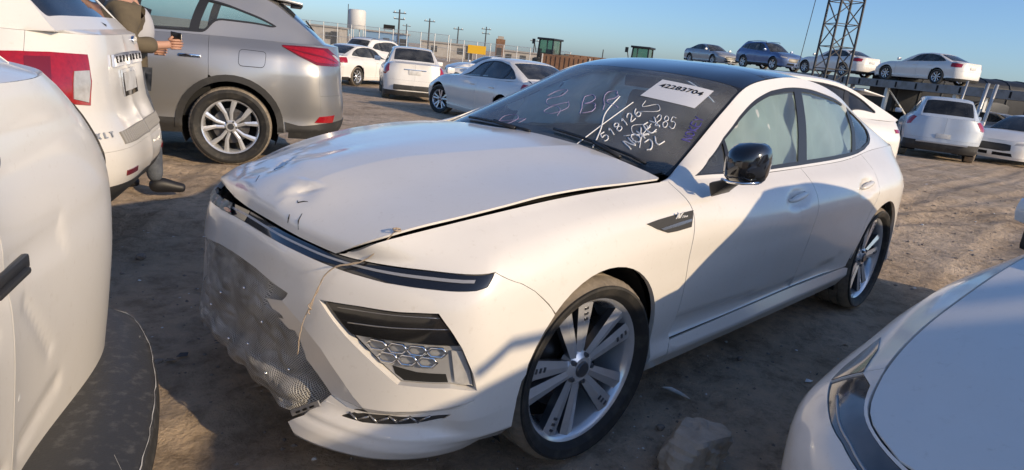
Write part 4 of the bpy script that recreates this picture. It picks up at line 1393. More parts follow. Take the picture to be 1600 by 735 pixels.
# ---- interior
mb = MB()
mb.add([(.62, -.66, .95), (.62, .66, .95), (1.10, .68, .985), (1.10, -.68, .985), (1.20, -.68, .90), (1.20, .68, .90), (1.18, -.68, .6), (1.18, .68, .6)], [(0, 1, 2, 3), (3, 2, 5, 4), (4, 5, 7, 6)])
mb.obj('dashboard', 'satin', hero)
mb = MB()
for sy in (-.37, .37):
    mb.box((1.75, sy, .62), (.55, .50, .16), (0, -.12, 0))
    mb.box((2.08, sy, .92), (.16, .48, .62), (0, .32, 0))
    mb.box((2.22, sy, 1.235), (.10, .26, .16), (0, .25, 0))
mb.box((2.75, 0, .60), (.5, 1.25, .16))
mb.box((3.02, 0, .90), (.16, 1.2, .55), (0, .42, 0))
mb.obj('seat', 'seat', hero, bevel=.045)
mb = MB()
rg = [(1.30 + .17 * math.sin(a) * -.42, -.37 + .18 * math.cos(a), .94 + .18 * math.sin(a) * .92) for a in np.linspace(0, 2 * math.pi, 29)]
mb.tube(rg, .014, 8, cap=False)
mb.box((1.29, -.37, .935), (.05, .14, .11), (0, -.42, 0))
mb.bar((1.30, -.53, .94), (1.30, -.21, .94), .03, .02)
mb.obj('steering_wheel', 'satin', hero, smooth=True, sharp=40)
for side in (-1, 1):       # side curtain airbags hanging behind the door glass
    v, f = [], []
    nx, nz = 90, 16
    for i in range(nx + 1):
        x = 1.12 + 1.62 * i / nx
        zt = np.interp(x, [1.12, 1.4, 1.65, 2.0, 2.4, 2.74], [1.13, 1.25, 1.325, 1.345, 1.32, 1.27])
        for j in range(nz + 1):
            z = zt - (zt - .97) * j / nz
            w_ = np.interp(z, [.96, 1.16, 1.36], [.775, .70, .585]) - .045
            w_ += .022 * math.sin(x * 9 + .6 * math.sin(z * 11)) * math.sin(math.pi * j / nz) + .013 * math.sin(x * 25 + z * 13) + .006 * math.sin(x * 61 - z * 29)
            v.append((x, side * w_, z))
    for i in range(nx):
        for j in range(nz):
            a = i * (nz + 1) + j
            f.append((a, a + 1, a + nz + 2, a + nz + 1))
    mesh_obj('curtain_airbag', v, f, 'airbag', hero, True)
mb = MB()
mb.box((1.36, 0, 1.30), (.06, .20, .06))
mb.obj('inner_mirror', 'satin', hero, bevel=.01)
panel('headliner', HT, [(uh + .05, v) for v in np.linspace(.3, 5.7, 12)] + [(ub0, v) for v in np.linspace(5.7, .3, 12)], 'headliner', hero, step=.12, gap=0, wall=0, offset=-.03)
# ---- netting over the grille
def net_mat():
    m = mat('grille_net', (0.20, 0.20, 0.205), 0.45, metal=0.25)
    nt = m.node_tree
    tc = nt.nodes.new('ShaderNodeTexCoord')
    outs = []
    for rot in (0.7, -0.75):
        mp = nt.nodes.new('ShaderNodeMapping')
        mp.inputs['Rotation'].default_value = (rot, 0, 0)
        nt.links.new(tc.outputs['Object'], mp.inputs['Vector'])
        w_ = nt.nodes.new('ShaderNodeTexWave')
        w_.bands_direction = 'Y'
        w_.inputs['Scale'].default_value = 52
        w_.inputs['Distortion'].default_value = 1.2
        w_.inputs['Detail'].default_value = 2
        nt.links.new(mp.outputs['Vector'], w_.inputs['Vector'])
        outs.append(w_.outputs['Fac'])
    mx = nt.nodes.new('ShaderNodeMath')
    mx.operation = 'MAXIMUM'
    nt.links.new(outs[0], mx.inputs[0])
    nt.links.new(outs[1], mx.inputs[1])
    rp = nt.nodes.new('ShaderNodeValToRGB')
    rp.color_ramp.elements[0].position = .55
    rp.color_ramp.elements[0].color = (.13, .13, .127, 1)
    rp.color_ramp.elements[1].position = .92
    rp.color_ramp.elements[1].color = (.50, .495, .48, 1)
    nt.links.new(mx.outputs[0], rp.inputs['Fac'])
    dn = nt.nodes.new('ShaderNodeTexNoise')
    dn.inputs['Scale'].default_value = 7
    dn.inputs['Detail'].default_value = 8
    nt.links.new(tc.outputs['Object'], dn.inputs['Vector'])
    dr = nt.nodes.new('ShaderNodeValToRGB')
    dr.color_ramp.elements[0].position, dr.color_ramp.elements[1].position = .36, .66
    dr.color_ramp.elements[0].color, dr.color_ramp.elements[1].color = (.66, .64, .61, 1), (1.35, 1.34, 1.32, 1)
    nt.links.new(dn.outputs['Fac'], dr.inputs['Fac'])
    mu = nt.nodes.new('ShaderNodeMix'); mu.data_type = 'RGBA'; mu.blend_type = 'MULTIPLY'; mu.inputs['Factor'].default_value = 1.0
    nt.links.new(rp.outputs['Color'], mu.inputs['A']); nt.links.new(dr.outputs['Color'], mu.inputs['B'])
    nt.links.new(mu.outputs['Result'], nt.nodes['Principled BSDF'].inputs['Base Color'])
    bp = nt.nodes.new('ShaderNodeBump')
    bp.inputs['Distance'].default_value = .004
    bp.inputs['Strength'].default_value = .8
    nt.links.new(mx.outputs[0], bp.inputs['Height'])
    nt.links.new(bp.outputs['Normal'], nt.nodes['Principled BSDF'].inputs['Normal'])
    return m
M['net'] = net_mat()
v, f = [], []
ny, nz = 140, 70
rng = np.random.RandomState(3)
ph = rng.rand(12) * 6
pins = []
_ys = -.60 + 1.22 * np.arange(ny + 1) / ny
_zb = np.interp(_ys, [-.60, -.50, -.44, -.25, 0, .3, .5, .62], [.26, .245, .235, .245, .26, .275, .29, .30]) + .006 * np.sin(_ys * 40)
_vb = np.where(_ys <= 0, HB.inv(np.stack([-np.abs(_ys), _zb], 1), (1, 2), ur=(0, .9))[:, 1], HBR.inv(np.stack([-np.abs(_ys), _zb], 1), (1, 2), ur=(0, .9))[:, 1])
for i in range(ny + 1):
    y = _ys[i]
    LB = HB if y <= 0 else HBR
    u = abs(y) * 1.015
    vvs = _vb[i] + (4.25 - _vb[i]) * np.arange(nz + 1) / nz
    _t = np.arange(nz + 1) / nz
    _wr = -.012 + .022 * (np.abs(vnoise(y * 5.5 + 9 + _t * 0, _t * 4.5 + 3, 8)) * 2 - .5) + .011 * (np.abs(vnoise(y * 13 + _t * 3, _t * 10 - y * 3 + 5, 9)) * 2 - .5) + .004 * (np.abs(vnoise(y * 27 - _t * 5, _t * 19 + y * 7, 10)) * 2 - .5)
    PP, NN = LB.ev([u] * (nz + 1), vvs), LB.nrm([u] * (nz + 1), vvs)
    for j in range(nz + 1):
        t = j / nz
        P_, N_ = PP[j], NN[j]
        if y > 0: P_, N_ = P_ * [1, -1, 1], N_ * [1, -1, 1]
        wr = _wr[j]
        wr += .020 * max(0, 1 - abs(t - .12) / .2) * (1 - min(1, max(0, (-.42 - y) / .06)))
        if y < -.40: wr -= .03 * min(1, (-.40 - y) / .1) * (1 if t > .15 else .4)
        if -.30 < y < -.20 and t > .7: wr -= .012
        v.append(P_ + N_ * wr)
for i in range(ny):
    for j in range(nz):
        a = i * (nz + 1) + j
        f.append((a, a + 1, a + nz + 2, a + nz + 1))
net = mesh_obj('grille_net', v, f, 'net', hero, True)
for (i, j) in ((28, 27), (37, 15), (47, 40), (56, 21), (70, 14), (81, 38), (22, 45), (93, 22), (31, 52), (62, 50)):
    c = Vector(v[i * (nz + 1) + j])
    mb = MB()
    mb.lathe([(0, -.006), (.004, -.005), (.0055, 0), (.004, .004)], 8, 'x', c=tuple(c + Vector((-.002, 0, 0))))
    mb.obj('pin', 'chrome', net, smooth=True)
# torn foil strip where the lip broke off
mb = MB()
a, b = HB.ev([.437], [.97])[0] + [-.01, 0, -.01], HB.ev([.545], [1.75])[0] + [-.012, 0, 0]
mb.bar(a, b, .004, .018)
mb.obj('torn_strip', 'lamp_silver', hero)
for t in (.25, .5, .75):
    q = Vector(a) * (1 - t) + Vector(b) * t + Vector((-.004, -.004, 0))
    MB().bar(q - (Vector(b) - Vector(a)) * .07, q + (Vector(b) - Vector(a)) * .07, .003, .006).obj('strip_slot', 'void', hero)
# broken right half of the lamp bar : yellowed bare plastic and a red shard
bo = [(u, 5.15 + .05 * math.sin(u * 60)) for u in np.linspace(.10, .50, 12)] + [(u, 5.90 + .04 * math.sin(u * 50)) for u in np.linspace(.50, .14, 12)]
M['lamp_bare'] = mat('bare_lamp_plastic', (0.42, 0.39, 0.31), 0.5, noise=((0.12, 0.11, 0.09), 22, 0.45, 0.7), bump=(40, .8, .01))
panel('broken_lamp_backing', HBR, bo, 'lamp_bare', bar, step=.02, gap=0, wall=.004, mirror=True, offset=.003, disp=lambda X: .006 * np.sin(X[:, 1] * 90) * np.sin(X[:, 2] * 120))
panel('red_shard', HBR, [(.13 + .028 * math.cos(a), 5.33 + .13 * math.sin(a)) for a in np.linspace(0, 6.28, 12)[:-1]], 'red_lens', bar, step=.02, gap=0, wall=.004, mirror=True, offset=.010)

# ---- cowl, wipers
mb = MB()
cw = []
for y in np.linspace(-.70, .70, 15):
    xh = HH.ev([HH.ts[-1]], [3 + 3 * y / .775])[0]
    q = HT.ev([.03], [3 + 2.9 * y / .72])[0]
    cw.append((xh, q))
v = [c for a, b in cw for c in ((a[0] - .06, a[1], a[2] - .012), (b[0], b[1], b[2] - .004))]
mesh_obj('cowl', v, [(2 * i, 2 * i + 1, 2 * i + 3, 2 * i + 2) for i in range(14)], 'plastic', hero, False)
def ws_pt(x, y, off):
    uv = HT.inv([(x, y)], (0, 1), ur=(0, 1.0))
    return (HT.ev(uv[:, 0], uv[:, 1]) + HT.nrm(uv[:, 0], uv[:, 1]) * off)[0]
for (x0, y0), (x1, y1) in (((.575, -.62), (.60, -.08)), ((.545, .02), (.60, .52))):
    wp = empty('wiper', (0, 0, 0)); wp.parent = hero
    mb = MB(); mb.tube([ws_pt(x0 + (x1 - x0) * t, y0 + (y1 - y0) * t, .012) for t in np.linspace(0, 1, 8)], .007, 6); mb.obj('blade', 'satin', wp, smooth=True)
    mb = MB(); mb.tube([ws_pt(.545, (y0 * .8 + y1 * .2), .012), ws_pt((x0 + x1) / 2 - .02, (y0 + y1) / 2, .03), ws_pt((x0 + x1) / 2, (y0 + y1) / 2, .014)], .010, 6); mb.obj('arm', 'satin', wp, smooth=True)
# ---- writing on the windscreen: strokes laid on the glass
def ws_strokes(name, text, m_, origin, right, up, size, adv=1.15, rad=.0045, parent=None, jig=0.0):
    """origin/right/up in windscreen (x, y) plan metres ; letters follow the glass"""
    rng_ = random.Random(hash(text) % 1000 if False else len(text) * 7)
    o_ = np.array(origin, float)
    for k, ch in enumerate(text):
        if ch == ' ': continue
        mb = MB()
        for st in FONT[ch]:
            pts = crv([(x, y / 1.4) for x, y in st], 4)
            P_ = [o_ + np.array(right) * (k * adv + q[0] + rng_.uniform(-jig, jig)) * size + np.array(up) * q[1] * size * 1.4 for q in pts]
            uv = HT.inv(P_, (0, 1), ur=(0, 1.0))
            X = HT.ev(uv[:, 0], uv[:, 1]) + HT.nrm(uv[:, 0], uv[:, 1]) * .0002
            mb.tube(X, rad * .72, 6)
        mb.obj('handwriting', m_, parent, smooth=True)
def ws_free(name, pts, m_, rad, parent):
    mb = MB()
    P_ = crv(pts, 5)
    uv = HT.inv(P_, (0, 1), ur=(0, 1.0))
    X = HT.ev(uv[:, 0], uv[:, 1]) + HT.nrm(uv[:, 0], uv[:, 1]) * .0002
    mb.tube(X, rad * .72, 6)
    mb.obj(name, m_, parent, smooth=True)
def ws_text(text, m_, a, b, top, rad, jig=.0):
    a, b, top = np.array(a), np.array(b), np.array(top)
    n = len(text)
    adv = 1.22
    sz = np.linalg.norm(b - a) / (adv * n - .22)
    right = (b - a) / np.linalg.norm(b - a)
    up = (top - a)
    hgt = np.linalg.norm(up)
    ws_strokes('handwriting', text, m_, a, right, up / hgt * (hgt / (sz * 1.4)), sz, adv, rad, scr, jig)
ws_text('518126', 'marker_white', (.623, -.358), (.889, -.350), (.653, -.302), .0042, .05)
ws_text('NOKEY', 'marker_white', (.628, -.498), (.862, -.486), (.659, -.428), .0045, .08)
ws_text('285', 'marker_white', (.837, -.46), (.868, -.548), (.913, -.415), .003, .05)
ws_text('JL', 'marker_white', (.655, -.561), (.773, -.572), (.689, -.510), .0045, .05)
ws_text('BR', 'marker_purple', (.769, -.072), (.888, -.219), (.911, .035), .0035, .05)
ws_text('NOKEY', 'marker_blue', (.853, -.643), (1.04, -.584), (.83, -.612), .0035, .04)
ws_free('marker_slash', [(.551, -.261), (.75, -.25), (.952, -.246)], 'marker_white', .0038, scr)
ws_free('marker_slash', [(.564, -.345), (.70, -.27), (.813, -.195), (.972, -.148)], 'marker_white', .0048, scr)
ws_free('marker_loop', [(.60, .305), (.66, .32), (.679, .27), (.64, .21), (.59, .23), (.60, .30), (.63, .22), (.653, .165), (.61, .17)], 'marker_purple', .0025, scr)
ws_free('marker_loop', [(.891, .256), (.95, .24), (.968, .19), (.90, .17), (.86, .22), (.80, .15), (.85, .07)], 'marker_purple', .0025, scr)
ws_free('marker_loop', [(.70, -.40), (.76, -.46), (.82, -.43), (.79, -.38), (.73, -.44), (.80, -.50)], 'marker_white', .0026, scr)
ws_free('marker_loop', [(.90, -.33), (.95, -.40), (.99, -.36), (.94, -.31), (.99, -.29)], 'marker_white', .0024, scr)
ws_free('marker_loop', [(.72, .02), (.78, .06), (.80, .12), (.74, .13), (.73, .07), (.80, .03), (.86, .08)], 'marker_purple', .0024, scr)
ws_free('marker_slash', [(.66, -.52), (.74, -.47), (.84, -.44)], 'marker_white', .0030, scr)
# lot sticker
_pc = np.array([(1.201, -.227), (1.247, -.494), (1.061, -.515), (1.017, -.236)])
_pu = HT.inv(_pc, (0, 1), ur=(0, 1.0))
stk = panel('lot_sticker', HT, [tuple(q) for q in _pu], 'paper', scr, step=.05, gap=0, wall=0, offset=.002)
_A, _B_, _C, _D = HT.ev(_pu[:, 0], _pu[:, 1])
_n4 = HT.nrm(_pu[:1, 0], _pu[:1, 1])[0]
_mid = (_A * .68 + _D * .32 + _B_ * .68 + _C * .32) / 2
text_mesh('lettering', '42283704', .056, 'ink_black', stk, tuple(_mid + _n4 * .0045), tuple(_B_ - _A), tuple(_A - _D), 0, .0012)
_lt = stk.children[0]
_co = np.array([v.co for v in _lt.data.vertices])
_luv = HT.inv(_co[:, :2], (0, 1), ur=(.3, 1.0))
_lx = HT.ev(_luv[:, 0], _luv[:, 1]) + HT.nrm(_luv[:, 0], _luv[:, 1]) * .0035
_lt.data.vertices.foreach_set('co', _lx.ravel())
_lt.data.update()
for t_, w_ in ((.05, .5), (.10, .8)):
    q = (_A + _B_) / 2 * (1 - t_) + (_D + _C) / 2 * t_
    MB().bar(q - (_B_ - _A) * w_ * .35 + _n4 * .0035, q - (_B_ - _A) * w_ * .05 + _n4 * .0035, .006, .0006).obj('print_line', 'ink_black', stk)
# twine from the bonnet corner down over the bumper
M['twine'] = mat('twine', (.42, .33, .24), .9)
tw_ = MB()
def hb_pt(px_u, px_v, off): return HB.ev([px_u], [px_v])[0] + HB.nrm([px_u], [px_v])[0] * off
_t0 = HH.ev([.17], [0.02])[0] + [0, -.004, .02]
_t1 = HB.ev([.60], [5.9])[0] + HB.nrm([.60], [5.9])[0] * .012
_t2 = HB.ev([.53], [4.95])[0] + HB.nrm([.53], [4.95])[0] * .020
_t3 = HB.ev([.49], [3.95])[0] + HB.nrm([.49], [3.95])[0] * .022
_t4 = HB.ev([.465], [3.3])[0] + HB.nrm([.465], [3.3])[0] * .028
_t5 = HB.ev([.46], [2.75])[0] + HB.nrm([.46], [2.75])[0] * .030
pts_ = crv([_t0, _t1, _t2, _t3, _t4, _t5], 7)
rg2 = random.Random(2)
tw_.tube([(x + rg2.uniform(-.0015, .0015), y + rg2.uniform(-.0015, .0015), z) for x, y, z in pts_], .0017, 5)
tw_.tube([(x + .004 + rg2.uniform(-.002, .002), y + rg2.uniform(-.002, .004), z + .002) for x, y, z in pts_[:24]], .0014, 5)
tw_.tube([(_t3[0] - .004 + .005 * math.cos(k * 1.3), _t3[1] + .006 * math.sin(k * 1.3), _t3[2] - .004 * k) for k in range(9)], .0018, 5)
tw_.tube([(_t0[0] + .012 * math.cos(k * 1.1), _t0[1] + .010 * math.sin(k * 1.1), _t0[2] + .002 * math.sin(k)) for k in range(9)], .0025, 5)
to_ = tw_.obj('twine', 'twine', None, smooth=True)
tag(to_, 'thin twisted twine hanging from the bonnet corner across the crashed saloon bumper', 'twine')
# ------------------------------------------------------------------ other vehicles : one parametric body, many specs
SEDAN = dict(xf=-.93, wb=2.78, xr=3.83, w=.915, zb=.20, zh0=.70, zh1=.96, zbelt=.93, zbelt2=.99, ztail=1.02, r=.335, rim=.222, tw=.215,
             scr=(.62, 1.42), scrz=(.965, 1.36), roof=((1.75, 1.415), (2.1, 1.425)), bk=(2.50, 3.22), bkz=(1.355, 1.055), wr=.55, wrs=.72, wrb=.60,
             side=[(.86, .965), (1.35, 1.225), (1.55, 1.31), (1.85, 1.35), (2.2, 1.345), (2.5, 1.295), (2.78, 1.19), (2.98, 1.07), (2.95, 1.045), (2.4, 1.01), (1.7, .99), (1.2, .975)],
             bpil=((1.62, 1.72), (1.78, 1.87)), cpil=(2.46, 2.52, 2.56, 2.62), doors=(.52, 1.68, 2.50), suv=False, white='white')
SUV = dict(xf=-.93, wb=2.79, xr=3.87, w=.945, zb=.27, zh0=.86, zh1=1.10, zbelt=1.07, zbelt2=1.16, ztail=1.16, r=.375, rim=.255, tw=.235,
           scr=(.55, 1.35), scrz=(1.09, 1.60), roof=((1.8, 1.69), (2.6, 1.68)), bk=(3.30, 3.72), bkz=(1.60, 1.17), wr=.56, wrs=.74, wrb=.62,
           side=[(.80, 1.10), (1.25, 1.42), (1.45, 1.53), (1.8, 1.585), (2.4, 1.575), (2.9, 1.52), (3.18, 1.43), (3.40, 1.27), (3.38, 1.235), (2.8, 1.19), (1.9, 1.13), (1.2, 1.10)],
           bpil=((1.60, 1.70), (1.70, 1.80)), cpil=(2.66, 2.78, 2.70, 2.82), doors=(.50, 1.66, 2.66), suv=True, white='white')
RXS = dict(SUV); RXS.update(w=.945, r=.384, rim=.262, zb=.30, zbelt=1.16, zbelt2=1.24, ztail=1.24, zh1=1.13, xr=3.90, bk=(3.22, 3.66), bkz=(1.62, 1.25), scrz=(1.14, 1.62), roof=((1.8, 1.70), (2.6, 1.70)), wr=.585, wrb=.68,
    side=[(.80, 1.17), (1.25, 1.44), (1.5, 1.555), (1.9, 1.605), (2.4, 1.60), (2.7, 1.555), (2.95, 1.485), (3.22, 1.38), (3.16, 1.365), (2.66, 1.385), (2.56, 1.255), (1.9, 1.235), (1.2, 1.20)], cpil=(2.42, 2.50, 2.52, 2.60), doors=(.50, 1.62, 2.60), tw=.235)
EXS = dict(SUV); EXS.update(w=1.0, r=.39, rim=.255, zb=.33, zh0=.98, zh1=1.18, zbelt=1.13, zbelt2=1.20, ztail=1.24, xr=3.95, wb=2.86, bk=(3.42, 3.78), bkz=(1.66, 1.25), scrz=(1.18, 1.66), roof=((1.8, 1.76), (2.8, 1.75)), wr=.62, wrb=.78, wrs=.78,
    side=[(.80, 1.19), (1.25, 1.48), (1.45, 1.60), (1.8, 1.66), (2.5, 1.655), (3.0, 1.62), (3.3, 1.56), (3.46, 1.42), (3.40, 1.30), (2.8, 1.25), (1.9, 1.20), (1.2, 1.18)],
    dxr=np.array([-.05, .05, .09, .08, .0, -.02, -.03, -.05]), vbump=2.9, tw=.235)
NLS = dict(SUV); NLS.update(kwr=(1.0, .85), w=1.0, zb=.26, zbelt=1.10, zbelt2=1.18, ztail=1.22, xr=3.87, bk=(3.30, 3.72), bkz=(1.62, 1.23), wrb=.60, wr=.55,
    dxr=np.array([-.08, -.03, -.02, .0, .015, .01, -.015, -.06]))
NRS = dict(SEDAN); NRS.update(zh0=.679, zh1=.941, w=.908, zbelt=.955, zbelt2=1.0, hl=[(.42, 5.6), (.55, 5.75), (.62, 6.0), (.708, 6.12), (.839, 6.0), (.985, 5.78), (.985, 6.55), (.907, 6.88), (.80, 6.92), (.679, 6.92), (.513, 6.88), (.42, 6.5)], hlm='smoked_lens', nomirror=True, hgap=.006, hwall=.006, hoff=.0, wts=.98, scr=(.30, 1.00), roof=((1.28, 1.465), (1.65, 1.475)), bk=(2.20, 3.00), scrz=(1.0, 1.41), bkz=(1.385, 1.06))
NRS['side'] = [(x - .24, z + .035) for x, z in SEDAN['side']]; NRS.update(bpil=((1.38, 1.48), (1.54, 1.63)), cpil=(2.22, 2.28, 2.32, 2.38))
FR = np.array([0, .10, .19, .37, .56, .74, .88, 1.0])
WR = np.array([.935, .972, .965, .985, 1.0, .995, .955, .865])
DXF = np.array([.03, .0, -.01, -.015, -.005, .015, .05, .10])


class CarShape:
    def __init__(s, P):
        s.P = P
        xf, wb, xr, w = P['xf'], P['wb'], P['xr'], P['w']
        ra = P['r'] + .075
        kx = [xf, xf + .02, xf + .075, xf + .19, xf + .36, min(-ra, xf + .52), 0, ra, wb * .42, wb * .62, wb - ra, wb, min(wb + ra, xr - .42), xr - .24, xr - .06, xr]
        kw = [0, .34, .63, .84, .955, .985, 1.0, .985, .98, .985, .995, 1.0, .985, *P.get('kwr', (.925, .66)), 0]
        zt = [P['zh0']] * 3 + [P['zh0'] + .02, P['zh0'] + .06, P['zh0'] + .10, P['zh1'] - .055, P['zbelt'] - .01, P['zbelt'], (P['zbelt'] + P['zbelt2']) / 2, P['zbelt2'] - .01, P['zbelt2'], P['ztail'], P['ztail'], P['ztail'], P['ztail']]
        wt = [0, .32, .58, .74, .80, .82, .835, .85, .87, .87, .865, .85, .83, .78, .58, 0]
        for k in range(3, 8): wt[k] *= P.get('wts', 1.0)
        rows = []
        dxr = P.get('dxr', np.array([-.07, -.01, .01, .01, -.015, -.03, -.05, -.07]) if P['suv'] else np.array([-.07, -.02, .0, .0, -.01, -.02, -.025, -.02]))
        for i in range(8):
            row = []
            for k in range(16):
                z = P['zb'] + (zt[k] - P['zb']) * FR[i]
                if k in (0, 1, 2, 3, 4) and i == 0: z -= .02
                wwid = w * kw[k] * WR[i] / 1.0
                if i == 7: wwid = w * wt[k]
                if i == 6: wwid = w * (kw[k] * .965 * .7 + wt[k] * .3) if k < 6 or k > 12 else w * kw[k] * .955
                f = max(0, 1 - k / 5.0) if k < 5 else 0
                b = max(0, (k - 12) / 3.0) if k > 12 else 0
                x = kx[k] + DXF[i] * (f ** .5 if f else 0) + dxr[i] * (b ** .5 if b else 0)
                if k in (6, 11) and i in (2, 3, 4): wwid += .012
                row.append((x, -wwid, z))
            rows.append(row)
        s.HB = Loft(rows, creases=P.get('creases', (1,)))
        B = s.HB
        # hood
        u5, u7 = B.ts[2] + .02, B.ts[7] + (P['scr'][0] - .10 - ra) * .9
        us = np.linspace(u5, max(u7, B.ts[7] - .02), 9)
        e = B.ev(us, [7] * 9)
        e[:, 2] += .002
        xs = e[:, 0]
        t = (xs - xs[0]) / (xs[-1] - xs[0])
        zc = P['zh0'] + (P['zh1'] - P['zh0']) * (1 - (1 - t) ** 1.9) * .97 + .03 * np.sin(np.pi * t) + .01
        xc = xs + (-.035) * (1 - t) + .03 * t
        c = np.stack([xc, 0 * xs, np.maximum(zc, e[:, 2])], 1)
        m1 = np.stack([xs * .4 + xc * .6, e[:, 1] * .50, e[:, 2] * .25 + c[:, 2] * .75 + .004], 1)
        c[0] = B.ev([0], [7])[0] + [0, 0, .002]
        yy_ = B.ev(np.linspace(0, B.ts[3], 60), [7] * 60)
        m1[0] = [np.interp(e[0, 1] * .5, yy_[::-1, 1], yy_[::-1, k]) for k in range(3)]
        s.HH = Loft([e, m1, c, m1 * [1, -1, 1], e * [1, -1, 1]])
        # screen / roof / backlight
        x0, x1 = P['scr']
        z0, z1 = P['scrz']
        b0, b1 = P['bk']
        y0, y1 = P['bkz']
        (rx0, rz0), (rx1, rz1) = P['roof']
        cols = [(x0 - .08, z0 + .015), ((x0 + x1) / 2 - .06, (z0 + z1) / 2 + .045), (x1 - .06, z1 + .02), (rx0, rz0), ((rx0 + rx1) / 2, max(rz0, rz1) + .004), (rx1, rz1), (b0 + .02, y0 + .025), ((b0 + b1) / 2 + .05, (y0 + y1) / 2 + .03), (b1 + .06, y1 + .012)]
        wq = [P['wrs'], (P['wrs'] + P['wr']) / 2 + .01, P['wr'] + .015, P['wr'] + .01, P['wr'] + .01, P['wr'] + .005, P['wr'] - .01, (P['wr'] + P['wrb']) / 2, P['wrb']]
        ct = np.array([(x, 0, z) for x, z in cols])
        dx = np.array([.10, .08, .06, .02, 0, -.02, -.05, -.07, -.06])
        dz = np.array([.03, .035, .04, .045, .045, .045, .045, .03, .012])
        ed = np.array([(x + d, -w_, z - q) for (x, z), w_, d, q in zip(cols, wq, dx, dz)])
        q1 = ct * [1, 1, 1] * .30 + ed * .70
        q1[:, 1] = ed[:, 1] * .84
        q1[:, 2] = ct[:, 2] * .55 + ed[:, 2] * .45
        q2 = ct * .70 + ed * .30
        q2[:, 1] = ed[:, 1] * .50
        q2[:, 2] = ct[:, 2] * .86 + ed[:, 2] * .14
        s.HT = Loft([ed, q1, q2, ct, q2 * [1, -1, 1], q1 * [1, -1, 1], ed * [1, -1, 1]])
        # side of the greenhouse: belt row from B, rail row from ed
        gx_ = np.linspace(x0 - .02, b1 - .01, 12)
        uu = B.inv(np.stack([gx_, gx_ * 0 + 9], 1), (0, 2), ur=(B.ts[6], B.ts[13]), vr=(6.99, 7))[:, 0]
        g0 = B.ev(uu, [7] * 12)
        t12 = np.linspace(s.HT.ts[0], s.HT.ts[-1], 200)
        es = s.HT.ev(t12, [0] * 200)
        ex = np.linspace(es[0, 0] + .005, es[-1, 0], 12)
        g2 = np.stack([np.interp(ex, es[:, 0], es[:, k]) for k in range(3)], 1)
        g2[:, 1] -= .006
        g1 = (g0 + g2) / 2
        g1[:, 1] -= .014 * np.sin(np.pi * np.linspace(.15, .95, 12))
        s.HG = Loft([g0, g1, g2])


def rowp(v, u0, u1, n=10):
    return [(u, v) for u in np.linspace(u0, u1, n)]


